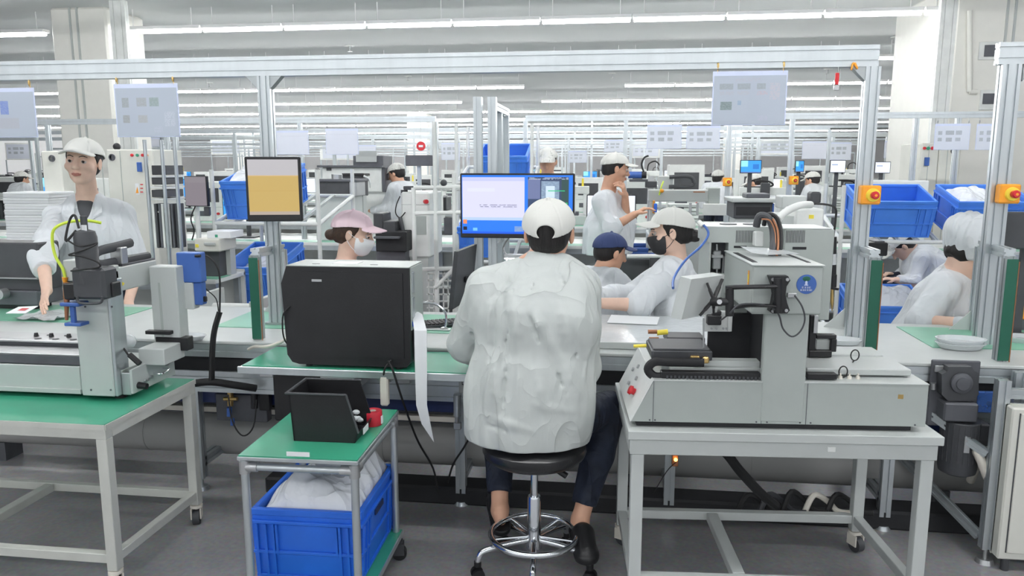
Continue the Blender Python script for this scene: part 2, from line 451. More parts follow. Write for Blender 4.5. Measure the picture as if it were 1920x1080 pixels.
# ---------------- ceiling sprinklers
sp0 = None
for x, y in ((393, 160), (656, 92), (765, 148), (1148, 143), (1680, 77), (1552, 135)):
    p = pz(x, y, 3.68)
    if sp0 is None:
        s_ = T('sprinkler', 'small ceiling sprinkler head left of the monitor post', 'sprinkler', group='ceiling sprinklers')
        s_.part('disc', white).cyl((0, 0, 3.735), (0, 0, 3.75), .09); b = s_.part('head', steel); b.cyl((0, 0, 3.64), (0, 0, 3.735), .015); b.cyl((0, 0, 3.635), (0, 0, 3.64), .04)
        s_.done(); sp0 = s_.e; z_ = s_.base[2]; sp0.location = (p[0], p[1], z_)
    else: dup(sp0, (p[0], p[1], z_), None, 'small ceiling sprinkler head, %s' % {656: 'near the front left of the overhead beam', 765: 'above the far central column', 1148: 'left of the large instruction sheet', 1680: 'between the right post and the right column', 1552: 'above the hanging red tag'}[x])

# ================= main production line (building frame)
ZT = .75
def leg_foot(b, u, v, z=.10, r=.035):
    b.cyl((u, v, .0), (u, v, .018), r, r*.8); b.cyl((u, v, .018), (u, v, z), .008)
ln = T('conveyor_line', 'long aluminium conveyor line running across behind the seated worker', 'production line')
fr = ln.part('front_rail', alu); fr.beam((-6, 3.24, .715), (5, 3.24, .715), .06, .06, (0, 0, 1)); fr.beam((-6, 3.26, .56), (5, 3.26, .56), .05, .10, (0, 0, 1), (1, 2))
bk = ln.part('back_rail', alu); bk.beam((-6, 4.0, .715), (5, 4.0, .715), .06, .06, (0, 0, 1)); bk.beam((-6, 3.98, .56), (5, 3.98, .56), .05, .10, (0, 0, 1), (1, 2))
tp = ln.part('table_top', greyl); tp.box(-6, 5, 3.21, 4.03, .746, .76, .003)
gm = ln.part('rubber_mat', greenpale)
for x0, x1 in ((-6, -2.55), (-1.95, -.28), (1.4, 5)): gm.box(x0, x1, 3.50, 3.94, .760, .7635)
dk = ln.part('black_channel', blackm); dk.box(-6, 5, 3.25, 3.28, .60, .69)
nv = ln.part('navy_beam', navy); nv.box(-6, 5, 3.32, 3.36, .43, .51, .003)
gp = ln.part('grey_side_panel', darkg); gp.box(-6, 5, 3.40, 3.42, .35, .74)
bb = ln.part('lower_beam', beige); bb.box(-6, 5, 3.36, 3.40, .37, .395, .002)
tray = ln.part('floor_shade_board', blackm); tray.box(-1.62, 1.7, 3.28, 3.42, 0, .085, .01)  # black board painting the shaded floor under the line, plus cable trunking
for x in (-4.4, -1.95, -.67, .27, 1.18, 2.0, 3.2):
    p = ln.part('leg', alu); p.beam((x, 3.30, .06), (x, 3.30, .70), .045, .045, (0, 1, 0)); leg_foot(p, x, 3.30)
    q = ln.part('leg', alu); q.beam((x, 3.98, .06), (x, 3.98, .70), .045, .045, (0, 1, 0)); leg_foot(q, x, 3.98)
    c = ln.part('cross_rail', alu); c.beam((x, 3.30, .14), (x, 3.98, .14), .045, .045, (0, 0, 1))
ln.done()
# plastic transparent cover in the middle
t = T('clear_work_tray', 'shiny clear plastic tray cover lying on the conveyor right of the seated worker', 'tray')
b = t.part('cover', clear); b.box(-.10, .80, 3.30, 3.95, .761, .785, .008)
b2 = t.part('rim', greyl); b2.box(-.11, .81, 3.285, 3.30, .761, .792, .003)
t.done()
# big grey air duct
t = T('air_duct', 'thick pale grey air duct pipe running under the line', 'pipe')
b = t.part('pipe', duct); b.cyl((-7, 3.56, .20), (5, 3.56, .20), .112, n=32)
for x in (-4, -2.35, -1.1, .65, 2.1): t.part('joint_ring', duct).cyl((x, 3.56, .20), (x+.01, 3.56, .20), .1145, n=32)
s = t.part('support_foot', darkg)
for x in (-4.9, -3.2, -1.4, .1, 1.5, 3.6): s.box(x-.03, x+.03, 3.5, 3.62, 0, .1)
t.done()
# worker bench
pb = T('packing_bench', 'green topped bench shelf carrying the big black computer', 'bench')
u0, u1 = -1.50, -.50
b = pb.part('top_panel', greyl); b.box(u0, u1, 2.86, 3.20, .722, .742, .004)
b = pb.part('rubber_mat', green); b.box(u0+.012, u1-.012, 2.872, 3.195, .742, .746)
b = pb.part('edge_trim', alu); b.box(u0, u1, 2.852, 2.862, .715, .745, .002)
for x in (u0+.10, -.9, u1-.05):
    b = pb.part('bracket', steel); b.box(x-.03, x+.03, 2.90, 3.21, .69, .722, .003); b.box(x-.03, x+.03, 3.18, 3.21, .60, .70, .003)
pb.done()
# black box hung under the bench
t = T('control_box', 'black control box mounted under the computer bench', 'control box')
b = t.part('case', black); b.pbox(513, 640, 703, 792, 3.02, .15, .006)
b = t.part('drawer_rail', steel); b.pbox(600, 665, 697, 735, 2.94, .28, .003)
t.done()
# overhead main frame
ov = T('overhead_frame', 'tall aluminium overhead frame spanning the line, sheets hung from it', 'frame')
Y = 3.6
pz_ = lambda x: x
B1 = ov.part('top_beam', alu); B1.beam((-5.2, Y, 2.015), (1.115, Y, 2.015), .045, .09, (0, 0, 1), (1, 2))
for xx in (-1.665, 1.095):
    p = ov.part('post', alu); p.beam((xx, Y, .76), (xx, Y, 1.97), .062, .05, (0, 1, 0), (2, 1))
    k = ov.part('corner_bracket', alud)
    for sg in ((-1, 1) if xx < 0 else (-1,)): k.prism([(xx+sg*.031, 1.97), (xx+sg*.09, 1.97), (xx+sg*.031, 1.91)], 1, Y-.02, Y+.02)
    k.box(xx-.05, xx+.05, Y-.03, Y+.03, .76, .775)
ov.done()
o2 = T('overhead_frame', 'second tall aluminium frame at the right edge with orange stop box on its post', 'frame')
x = pv(1893, 200, Y)[0]
p = o2.part('post', alu); p.beam((x-.015, Y, .76), (x-.015, Y, 1.97), .075, .05, (0, 1, 0), (2, 1))
p = o2.part('top_beam', alu); p.beam((x-.07, Y, 2.015), (4.8, Y, 2.015), .045, .09, (0, 0, 1), (1, 2))
p = o2.part('corner_bracket', alud); p.prism([(x+.03, 1.97), (x+.10, 1.97), (x+.03, 1.90)], 1, Y-.02, Y+.02)
o2.done()
# emergency stops on posts
def estop(px, py, v, w, label):
    t = T('emergency_stop', label, 'stop switch', group=None)
    u, _, z = pv(px, py, v); h = w/2
    b = t.part('box', orange); b.box(u-h, u+h, v-.05, v, z-h, z+h, .006)
    b = t.part('collar', yellow); b.cyl((u+.006, v-.05, z), (u+.006, v-.062, z), h*.72, h*.66, 24)
    b = t.part('button', red); b.cyl((u+.006, v-.062, z), (u+.006, v-.085, z), h*.36, h*.42, 20); b.cyl((u+.006, v-.085, z), (u+.006, v-.092, z), h*.42, h*.3, 20)
    b = t.part('center_mark', orange); b.cyl((u+.006, v-.092, z), (u+.006, v-.094, z), h*.14, n=10)
    t.done()
estop(1627, 365, 3.575, .082, 'orange emergency stop box on the middle tall post, front')
estop(1884, 363, 3.575, .082, 'orange emergency stop box on the tall post at the right edge')
# hanging documents
def docmat(i, rects, base=(.43, .48, .56)): return rectmat('printed_sheet_%d' % i, base, rects, rough=.35)
G = (.30, .33, .36)
def hang(x0, x1, y0, y1, v, label, m, beam_y=None, clips=True, sleeve=lilac):
    t = T('instruction_sheet', label, 'sheet')
    (ua, _, za), (ub, _, zb) = pv(x0, (y0+y1)/2, v), pv(x1, (y0+y1)/2, v)
    z1, z0 = pv((x0+x1)/2, y0, v)[2], pv((x0+x1)/2, y1, v)[2]
    b = t.part('sleeve', sleeve); b.box(ua, ub, v-.002, v+.002, z0, z1, .0008)
    b = t.part('print', m, smooth=False); b.quad([(ua+.006, v-.0035, z0+.004), (ub-.006, v-.0035, z0+.004), (ub-.006, v-.0035, z1-.02), (ua+.006, v-.0035, z1-.02)])
    if clips:
        for u in (ua+.02, ub-.02):
            c = t.part('clip', brass if v < 5 else steel); c.cyl((u, v, z1-.01), (u, v, beam_y), .0022, n=6); c.sphere((u, v-.004, z1+.022), (.007, .005, .016), 8, 6)
    t.done()
hang(1335, 1475, 133, 235, 3.585, 'large laminated instruction sheet with five photos hung from the overhead beam', docmat(1, [
    (.08, .27, .72, .84, G, 'photo'), (.33, .51, .72, .84, G, 'photo'), (.60, .72, .72, .84, G, 'photo'), (.08, .28, .60, .68, (.45, .45, .5), 60), (.33, .50, .60, .68, (.45, .45, .5), 60),
    (.60, .75, .60, .68, (.55, .4, .45), 60), (.78, .92, .5, .84, (.55, .5, .55), 50), (.1, .26, .30, .47, (.14, .2, .18), 'photo'), (.34, .39, .40, .49, (.25, .35, .5), 'photo'), (.62, .76, .08, .18, (.5, .5, .62), 70), (.3, .65, .88, .95, (.45, .45, .52), 60)]), 1.975)
hang(217, 336, 157, 257, 3.585, 'laminated sheet with five small photos hung left of the monitor post', docmat(2, [
    (.10, .21, .60, .80, (.3, .32, .33), 'photo'), (.34, .50, .62, .80, (.35, .36, .37), 'photo'), (.55, .70, .62, .80, (.25, .32, .30), 'photo'), (.10, .21, .28, .44, (.3, .3, .3), 'photo'),
    (.35, .5, .28, .44, (.4, .4, .4), 'photo'), (.6, .74, .08, .2, (.5, .52, .62), 70), (.78, .95, .2, .5, (.55, .58, .66), 50)]), 1.975)
hang(-45, 68, 165, 258, 3.585, 'laminated sheet with a blue photo hung at the left edge', docmat(3, [
    (.42, .56, .50, .80, (.12, .2, .55), 'photo'), (.38, .72, .18, .42, (.42, .43, .48), 'photo')]), 1.975)
# red tag with cord near the right post
t = T('hanging_tag', 'small red tag hanging on a cord from the overhead beam by the right post', 'tag')
u, v, z = pv(1569, 150, 3.58)
t.part('cord', greyl).cyl((u+.004, v, z), (u+.004, v, 1.97), .0015, n=5)
b = t.part('tag', red); b.box(u-.008, u+.008, v-.006, v+.004, z-.02, z+.03, .002)
b = t.part('clip', steel); b.box(u-.012, u+.012, v-.008, v+.006, z-.045, z-.02, .003)
t.done()
t = T('cable_tie', 'orange cable tie loop below the overhead beam corner', 'cable tie')
u, v, z = pv(1603, 118, 3.57); t.part('tie', orange).tube([(u, v, 1.985), (u+.012, v, 1.96), (u-.006, v, z), (u-.014, v-.004, z-.03)], .004); t.done()

# sensor frames standing on the line (front post with green edge strip, rear post, sloping top beam)
def sensor_frame(xf, yt, xr, ytr, label, w=.05, vf=3.28, vr=3.9, base=.76):
    t = T('sensor_frame', label, 'frame')
    uf, _, zf = pv(xf, yt, vf); ur, _, zr = pv(xr, ytr, vr)
    p = t.part('front_post', alud); p.beam((uf, vf, base), (uf, vf, zf), .035, w, (0, 1, 0))
    g = t.part('green_strip', greend); g.box(uf-.02, uf+.024, vf-w/2-.004, vf-w/2, base+.005, zf-.01, .002)
    r_ = t.part('edge_cable', copper); r_.tube([(uf+.027, vf-w/2, base), (uf+.027, vf-w/2, zf-.02)], .0025)
    p = t.part('rear_post', alu); p.beam((ur, vr, base), (ur, vr, zr), .05, .04, (0, 1, 0))
    p = t.part('top_beam', alu); p.beam((uf, vf, zf+.01), (ur, vr, zr+.01), .04, .04, (0, 0, 1))
    p = t.part('brace', greyl)
    p.prism([(ur+.02, base), (ur+.12, base), (ur+.02, base+.1)], 1, vr-.004, vr+.004); p.prism([(ur-.02, base), (ur-.12, base), (ur-.02, base+.1)], 1, vr-.004, vr+.004)
    t.done(); return t
sensor_frame(478, 478, 527, 468, 'small aluminium frame with dark green strip standing left of the black computer')
sensor_frame(1640, 482, 1602, 467, 'small aluminium frame with dark green strip standing behind the grey dispensing machine')
sensor_frame(1893, 480, 1842, 463, 'small aluminium frame with green strip at the right end of the line', vf=3.30)
# ================= foreground furniture
def caster(b, wheel, u, v, ang=0.0, z=.085, r=.032):
    b.cyl((u, v, z-.012), (u, v, z), .026); b.cyl((u, v, z-.03), (u, v, z), .009)
    du, dv = math.cos(ang), math.sin(ang)
    for s_ in (-1, 1):
        cx, cy = u+dv*.019*s_, v-du*.019*s_
        i0 = len(b.v); b.box(-.02, .03, -.003, .003, z-.058, z-.012, .001)
        b.tf(lambda p: (cx+p[0]*du-p[1]*dv, cy+p[0]*dv+p[1]*du, p[2]), i0)
    c = (u+du*.012, v+dv*.012)
    wheel.cyl((c[0]-dv*.014, c[1]+du*.014, r), (c[0]+dv*.014, c[1]-du*.014, r), r, n=18)
    wheel.cyl((c[0]-dv*.018, c[1]+du*.018, r), (c[0]+dv*.018, c[1]-du*.018, r), r*.45, n=12)
# --- left table
A = 0.0
t = T('work_table', 'white steel table with green mat at left carrying the gantry machine', 'table')
U0, U1, V0, V1, Z = -2.95, -1.765, 2.39, 2.985, .645
b = t.part('top_frame', whiten); b.box(U0, U1, V0, V0+.04, Z-.055, Z-.004, .002); b.box(U0, U1, V1-.04, V1, Z-.055, Z-.004, .002); b.box(U0, U0+.04, V0+.04, V1-.04, Z-.055, Z-.004); b.box(U1-.04, U1, V0+.04, V1-.04, Z-.055, Z-.004)
b.box(U0, U1, V0-.004, V0, Z-.02, Z, 0); b.box(U1, U1+.004, V0, V1, Z-.02, Z, 0)
b = t.part('rubber_mat', green); b.box(U0, U1-.002, V0, V1, Z-.004, Z+.001)
def frame_legs(t, U0, U1, V0, V1, Z, m, w=.04, zr=.15, mid=True):
    for u in (U0, U1-w):
        for v in (V0, V1-w):
            t.part('leg', m).box(u, u+w, v, v+w, .088, Z-.055, .002)
    zz0, zz1 = zr-.035, zr
    for v in (V0, V1-w): t.part('lower_rail', m).box(U0+w, U1-w, v+.004, v+w-.004, zz0, zz1, .002)
    for u in (U0, U1-w): t.part('side_rail', m).box(u+.004, u+w-.004, V0+w, V1-w, zz0, zz1, .002)
    if mid:
        um = (U0+U1)/2-.13; t.part('middle_rail', m).box(um, um+w, V0+w, V1-w, zz0, zz1, .002)
    for i, (u, v) in enumerate(((U0+w/2, V0+w/2), (U1-w/2, V0+w/2), (U0+w/2, V1-w/2), (U1-w/2, V1-w/2))):
        c = t.part('caster', beige); wh = t.part('wheel', dark, parent=c); caster(c, wh, u, v, (.4, 2.4, -.6, -1.2)[i])
frame_legs(t, U0, U1, V0, V1, Z, whiten)
t.done(); TABLE_L = (U0, U1, V0, V1, Z)
# --- right table (nearly square to the camera)
AR = math.radians(4.2)
(ua, va, _), (ub, vb, _) = pz(1182, 806, .68, AR), pz(1762, 818, .68, AR)
U0, U1, V0, V1, Z = ua, ub, (va+vb)/2, (va+vb)/2+.56, .68
t = T('work_table', 'white steel table with casters at right carrying the dispensing machine', 'table', a=AR)
b = t.part('top_frame', greyl); b.box(U0, U1, V0, V0+.04, Z-.085, Z-.03, .002); b.box(U0, U1, V1-.04, V1, Z-.085, Z-.03, .002); b.box(U0, U0+.04, V0+.04, V1-.04, Z-.085, Z-.03); b.box(U1-.04, U1, V0+.04, V1-.04, Z-.085, Z-.03)
b = t.part('top_panel', greyl); b.box(U0-.008, U1+.012, V0-.012, V1+.01, Z-.03, Z, .002)
b = t.part('switch_tab', white); b.pbox(1552, 1567, 838, 848, V0-.005, .02, .001)
frame_legs(t, U0+.006, U1-.006, V0+.004, V1-.004, Z-.03, greyl, w=.042, zr=.155)
t.done(); TABLE_R = (U0, U1, V0, V1, Z)
# --- trolley
AT = math.radians(1.5)
t = T('trolley', 'small aluminium tube trolley with green top beside the seated worker', 'trolley', a=AT)
(uL, vF, _), (uR, _, _) = pz(443, 855, .614, AT), pz(672, 863, .614, AT)
vB = pz(748, 768, .614, AT)[1]
t.part('top_panel', alu).box(uL, uR, vF, vB, .598, .611, .002)
t.part('rubber_mat', green).box(uL+.004, uR-.004, vF+.004, vB-.004, .611, .615)
t.part('label_sticker', paper).pbox(537, 580, 848, 856, vF-.003, .003, 0)
lg = [(uL+.018, vF+.018), (uR-.018, vF+.018), (uL+.018, vB-.018), (uR-.018, vB-.018)]
for u, v in lg: t.part('leg', alu).cyl((u, v, .08), (u, v, .598), .0135, n=16)
for zz in (.572, .095):
    for (a_, b_) in ((0, 1), (2, 3), (0, 2), (1, 3)):
        t.part('crossbar', alu).cyl((*lg[a_], zz), (*lg[b_], zz), .0125, n=14)
j = t.part('joint', steel)
j.kind = 'stuff'
for u, v in lg:
    for zz in (.572, .095):
        j.cyl((u, v, zz-.022), (u, v, zz+.022), .018, n=14)
        su = 1 if u < (uL+uR)/2 else -1; sv = 1 if v < (vF+vB)/2 else -1
        j.cyl((u, v, zz), (u+su*.045, v, zz), .017, n=12); j.cyl((u, v, zz), (u, v+sv*.045, zz), .017, n=12)
t.part('lower_shelf', green).box(uL+.004, uR+.003, vF+.004, vB, .108, .118)
t.part('shelf_edge', alu).box(uR+.003, uR+.009, vF, vB, .10, .119, .001)
for i, (u, v) in enumerate(lg):
    c = t.part('caster', dark); wh = t.part('wheel', black, parent=c); caster(c, wh, u, v, (.3, 1.9, 2.5, .2)[i], .082, .028)
t.done()
# --- crates
def crate(label, a, cu, v0, z0, w, d, h, tilt=0.0, m=None, group=None, yawx=0.0, fold=False):
    "open plastic crate: front face at v0, centred at cu; w wide, d deep, h high"
    t = T('plastic_crate', label, 'crate', a=a, group=group); m = m or blue
    tw = .93; th = .006
    def P(x, y, z): return (x, y, z)
    sh = t.part('shell', m)
    def ring(sc, z, ins): return [(-w/2*sc+ins, (-d/2)*sc+ins, z), (w/2*sc-ins, (-d/2)*sc+ins, z), (w/2*sc-ins, d/2*sc-ins, z), (-w/2*sc+ins, d/2*sc-ins, z)]
    sh.add(ring(tw, 0, 0)+ring(.985, h, 0)+ring(.985, h, .008)+ring(tw, .008, .008),
           [(3, 2, 1, 0)]+[(i, (i+1) % 4, 4+(i+1) % 4, 4+i) for i in range(4)]+[(4+i, 4+(i+1) % 4, 8+(i+1) % 4, 8+i) for i in range(4)]+[(8+i, 8+(i+1) % 4, 12+(i+1) % 4, 12+i) for i in range(4)]+[(12, 13, 14, 15)])
    rm = t.part('rim', m)
    for (x0, x1, y0, y1) in ((-w/2, w/2, -d/2, -d/2+.02), (-w/2, w/2, d/2-.02, d/2), (-w/2, -w/2+.02, -d/2+.02, d/2-.02), (w/2-.02, w/2, -d/2+.02, d/2-.02)):
        rm.box(x0, x1, y0, y1, h-.022, h+.002, .003)
    rb = t.part('rib', m); rb.kind = 'stuff'
    def band(z, t_=.006, hh=.012, o=.012):
        s_ = tw+(1-tw)*z/h
        for (x0, x1, y0, y1) in ((-w/2*s_-o+.006, w/2*s_+o-.006, -d/2*s_-o+.004, -d/2*s_+.004), (-w/2*s_-o+.006, w/2*s_+o-.006, d/2*s_-.004, d/2*s_+o-.004), (-w/2*s_-o+.004, -w/2*s_+.004, -d/2*s_, d/2*s_), (w/2*s_-.004, w/2*s_+o-.004, -d/2*s_, d/2*s_)):
            rb.box(x0, x1, y0, y1, z, z+hh, .002)
    band(h*.80); band(h*.36); band(.0)
    def vr(x, side, z0_, z1_, ww=.008):
        s0, s1 = tw+(1-tw)*z0_/h, tw+(1-tw)*z1_/h
        for ax in (0, 1):
            pass
        if side in (0, 2):
            sg = -1 if side == 0 else 1
            P_ = [(x-ww/2, sg*d/2*s0, z0_), (x+ww/2, sg*d/2*s0, z0_), (x+ww/2, sg*d/2*s1, z1_), (x-ww/2, sg*d/2*s1, z1_)]
            O_ = [(p[0], p[1]+sg*.009, p[2]) for p in P_]
        else:
            sg = -1 if side == 3 else 1
            P_ = [(sg*w/2*s0, x-ww/2, z0_), (sg*w/2*s0, x+ww/2, z0_), (sg*w/2*s1, x+ww/2, z1_), (sg*w/2*s1, x-ww/2, z1_)]
            O_ = [(p[0]+sg*.009, p[1], p[2]) for p in P_]
        rb.add(P_+O_, [(0, 1, 5, 4), (1, 2, 6, 5), (2, 3, 7, 6), (3, 0, 4, 7), (4, 5, 6, 7)])
    for side, L_ in ((0, w), (2, w), (1, d), (3, d)):
        xs = [-L_*.45, -L_*.37, -L_*.30, L_*.30, L_*.37, L_*.45]
        for x in xs: vr(x, side, .01, h*.8)
        vr(-L_*.3+.012, side, h*.36, h*.8); vr(L_*.3-.012, side, h*.36, h*.8)
    if fold:
        hd = t.part('handle_recess', navy)
        for sg in (-1, 1): hd.box(sg*w/2*.985-.004, sg*w/2*.985+.004, -.05, .05, h*.66, h*.75, .002)
    R = Matrix.Rotation(yawx, 4, 'Z') @ Matrix.Rotation(tilt, 4, 'X')
    Tm = Matrix.Translation((cu, v0+d/2, z0))
    # tilt about the front bottom edge
    X = Tm @ R
    for p in t.ps: p.tf(lambda q: tuple(X @ Vector(q)))
    dz = z0-min(q[2] for p in t.ps for q in p.v)
    for p in t.ps: p.tf(lambda q: (q[0], q[1], q[2]+dz))
    t.done(); t.X = Matrix.Translation((0, 0, dz)) @ X; t.size = (w, d, h)
    return t
def bag_in(ct, label, seed=1, fill=.75, m=None, amp=.05, n=26, sx=.88, sy=.88):
    "crumpled film lying inside a crate, its surface a real heap"
    w, d, h = ct.size; rnd = random.Random(seed)
    bumps = [(rnd.uniform(-.4, .4)*w, rnd.uniform(-.4, .4)*d, rnd.uniform(.3, 1)*amp, rnd.uniform(.05, .13)) for _ in range(14)]
    V_, F_ = [], []
    for j in range(n):
        for i in range(n):
            x = (i/(n-1)-.5)*w*sx; y = (j/(n-1)-.5)*d*sy
            z = h*fill+sum(a_*math.exp(-((x-bx)**2+(y-by)**2)/s_**2) for bx, by, a_, s_ in bumps)
            z += .012*abs(math.sin(31*x+9*y+seed+2.2*math.sin(17*y)))+.010*abs(math.sin(27*y-13*x+1.7*math.sin(23*x+seed)))
            e = max(abs(i/(n-1)-.5), abs(j/(n-1)-.5))*2
            z -= max(0, e-.8)**2*h*1.6
            V_.append((x, y, z))
    top = n*n
    for j in range(n-1):
        for i in range(n-1): F_.append((j*n+i, j*n+i+1, (j+1)*n+i+1, (j+1)*n+i))
    rimi = [i for i in range(n)]+[j*n+n-1 for j in range(1, n)]+[(n-1)*n+i for i in range(n-2, -1, -1)]+[j*n for j in range(n-2, 0, -1)]
    for k, i in enumerate(rimi): V_.append((V_[i][0]*.97, V_[i][1]*.97, .012))
    L_ = len(rimi)
    for k in range(L_): F_.append((rimi[(k+1) % L_], rimi[k], top+k, top+(k+1) % L_))
    F_.append(tuple(top+k for k in range(L_))[::-1])
    t = T('plastic_film', label, 'plastic bag', a=ct.a)
    p = t.part('film', m or bag); p.add([tuple(ct.X @ Vector(q)) for q in V_], F_); t.done(); p.o.data.set_sharp_from_angle(angle=1.2)
vC = 2.40
(ul, _, zt_), (ur, _, _) = pv(470, 972, vC, AT), pv(678, 985, vC, AT)
cr = crate('blue plastic crate full of white film on the lower shelf of the trolley', AT, (ul+ur)/2, vC, .1185, ur-ul, .45, .255, fold=True)
bag_in(cr, 'crumpled translucent white plastic film heaped in the crate under the trolley', 3, .80, amp=.065, n=40)
# --- black parts bin on the trolley
t = T('parts_bin', 'black open fronted plastic parts bin on the trolley', 'bin', a=AT)
vb0 = 2.43; u0_, _, _ = pv(548, 760, vb0, AT); u1_ = pv(664, 780, vb0, AT)[0]
z0_, z1_ = .616, pv(600, 738, vb0, AT)[2]; vb1 = vb0+.17; e = .005
b = t.part('shell', black)
# long side facing the camera, sloping mouth to the right
prof = [(u0_, z0_), (u1_+.0, z0_), (u1_+.012, z0_+.035), (u1_-.028, z1_), (u0_-.012, z1_)]
b.prism(prof, 1, vb0, vb0+e); b.prism(prof, 1, vb1-e, vb1)
b.box(u0_, u1_, vb0+e, vb1-e, z0_, z0_+e)
b.prism([(u0_, z0_), (u0_+e, z0_), (u0_-.012+e, z1_), (u0_-.012, z1_)], 1, vb0, vb1)
b.prism([(u1_-e, z0_), (u1_, z0_), (u1_+.012, z0_+.035), (u1_+.012-e, z0_+.035)], 1, vb0, vb1)
r_ = t.part('rim', dark); r_.box(u0_-.022, u1_-.024, vb0-.01, vb0, z1_-.004, z1_+.003, .002); r_.box(u0_-.022, u1_-.024, vb1, vb1+.01, z1_-.004, z1_+.003, .002); r_.box(u0_-.022, u0_-.012, vb0, vb1, z1_-.004, z1_+.003, .002)
r_.tube([(u1_-.026, vb0-.002, z1_), (u1_+.014, vb0-.002, z0_+.036)], .004, n=6)
l = t.part('label_plate', paper); l.box(u1_+.013, u1_+.015, vb0+.05, vb0+.11, z0_+.012, z0_+.034)
t.done()
t = T('parts_pile', 'small white and clear parts lying in the black bin', 'small parts', a=AT, kind='stuff')
b = t.part('parts', clear)
rnd = random.Random(5)
for i in range(26):
    x, y, z = rnd.uniform(u0_+.02, u1_-.02), rnd.uniform(vb0+.02, vb1-.02), z0_+.02+rnd.random()*.055
    b.sphere((x, y, z), (.014, .012, .009), 7, 5)
t.done()
# --- red tape roll
t = T('tape_roll', 'red roll of tape standing by the black bin on the trolley', 'tape', a=AT)
u, v, _ = pz(699, 795, .616, AT)
b = t.part('tape', redtape); R0, R1, hh = .014, .034, .052
b.lathe((u, v, .6155), [(R0, 0), (R1, 0), (R1+.001, .002), (R1+.001, hh-.002), (R1, hh), (R0, hh), (R0, 0)], 28)
t.part('core', beige).lathe((u, v, .6155), [(R0-.003, 0), (R0, 0), (R0, hh-.001), (R0-.003, hh-.001), (R0-.003, 0)], 20)
t.part('loose_end', paper).box(u+R1, u+R1+.004, v-.012, v+.004, .622, .65)
t.done()
# --- computer tower
t = T('computer_tower', 'large black desktop computer tower standing side-on on the green bench', 'computer')
vp = 2.875; (x0, _, z0), (x1, _, _), zt2 = pv(540, 690, vp), pv(768, 690, vp), pv(650, 501, vp)[2]
z0 = .7465
b = t.part('case', black)
b.prism([(x0+.02, z0+.02), (x0+.0, z0+.05), (x0-.012, z0+.34), (x0+.012, zt2), (x1+.006, zt2), (x1+.006, z0+.04), (x1-.012, z0+.012), (x0+.05, z0+.012)], 1, vp, vp+.20)
b = t.part('side_panel', black); b.prism([(x0+.06, z0+.05), (x0+.06, zt2-.02), (x1-.02, zt2-.02), (x1-.02, z0+.05)], 1, vp-.004, vp)
b = t.part('top_panel', grey); b.box(x0+.012, x1+.006, vp, vp+.20, zt2, zt2+.004, .001)
b = t.part('rear_panel', grey); b.box(x1+.006, x1+.010, vp+.01, vp+.195, z0+.16, zt2, .001)
b = t.part('port_plate', darkg); b.box(x1+.010, x1+.013, vp+.03, vp+.17, z0+.03, z0+.155, .001)
b = t.part('badge', steel); b.pbox(584, 603, 524, 528.5, vp-.008, .004, .001)
b = t.part('top_slot', dark); b.box(x0+.10, x0+.13, vp+.05, vp+.058, zt2+.004, zt2+.005); b.box(x0+.34, x0+.37, vp+.05, vp+.058, zt2+.004, zt2+.005)
b = t.part('top_label', paper); b.box(x0+.18, x0+.28, vp+.06, vp+.14, zt2+.004, zt2+.0055)
b = t.part('port_cover', alu); b.box(x1+.010, x1+.014, vp+.02, vp+.05, zt2-.10, zt2-.02); b.box(x1+.010, x1+.014, vp+.02, vp+.05, zt2-.20, zt2-.12)
b = t.part('blue_port', blue); b.box(x1+.010, x1+.016, vp+.02, vp+.04, zt2-.235, zt2-.215)
f_ = t.part('foot', rubber)
for u in (x0+.08, x1-.05):
    for v in (vp+.03, vp+.17): f_.cyl((u, v, z0), (u, v, z0+.013), .014)
f_.kind = 'stuff'
t.done()
t = T('white_ribbon', 'long white paper ribbon hanging down in front of the bench beside the computer', 'ribbon')
b = t.part('ribbon', paper)
pts = [(778, 585, 2.99), (782, 590, 2.93), (788, 620, 2.84), (789, 700, 2.835), (790, 760, 2.84), (799, 800, 2.85), (812, 830, 2.87)]
P = [Vector(pv(*p)) for p in pts]; wv = [.012, .020, .024, .023, .021, .018, .002]
V_, F_ = [], []
for p, w_ in zip(P, wv): V_ += [(p.x-w_, p.y, p.z+(.01 if w_ < .02 else 0)), (p.x+w_, p.y+.006, p.z), (p.x+w_, p.y+.0075, p.z), (p.x-w_, p.y+.0015, p.z+(.01 if w_ < .02 else 0))]
for i in range(len(P)-1):
    for k in range(4): F_.append((i*4+k, i*4+(k+1) % 4, (i+1)*4+(k+1) % 4, (i+1)*4+k))
F_ += [(3, 2, 1, 0), tuple(range(len(V_)-4, len(V_)))]
b.add(V_, F_); t.done()
# --- cables round the bench
def cable(label, pts, r, m=rubber, a=0.0, name='cable', cat='cable', **k):
    t = T(name, label, cat, a=a); t.part('cable', m).ptube(pts, r, n=8, **k); t.done()
cable('black power cable hanging from the computer down to the floor', [(728, 678, 2.86), (735, 690, 2.83), (748, 730, 2.86), (765, 780, 2.95), (785, 830, 3.1), (812, 878, 3.2), (822, 925, 3.22)], .0045)
cable('black cable hanging below the bench just left of the worker', [(880, 745, 3.16), (893, 780, 3.14), (875, 830, 3.14), (850, 870, 3.15), (840, 905, 3.17)], .0045)
cable('grey looped cable on the left side of the black computer', [(543, 575, 2.87), (531, 590, 2.86), (530, 620, 2.87), (535, 640, 2.9), (545, 650, 2.93)], .003)
cable('small black air hose loop under the bench left of the control box', [(428, 740, 3.2), (436, 790, 3.18), (455, 817, 3.17), (475, 800, 3.18), (481, 750, 3.2)], .0035)
cable('white cable with plug lying on the bench left of the computer', [(466, 655, 3.15), (478, 650, 3.1), (500, 650, 3.05), (525, 642, 3.05), (545, 630, 3.08)], .007, beige)
t = T('power_socket', 'white plug socket hanging on a cable below the computer', 'socket')
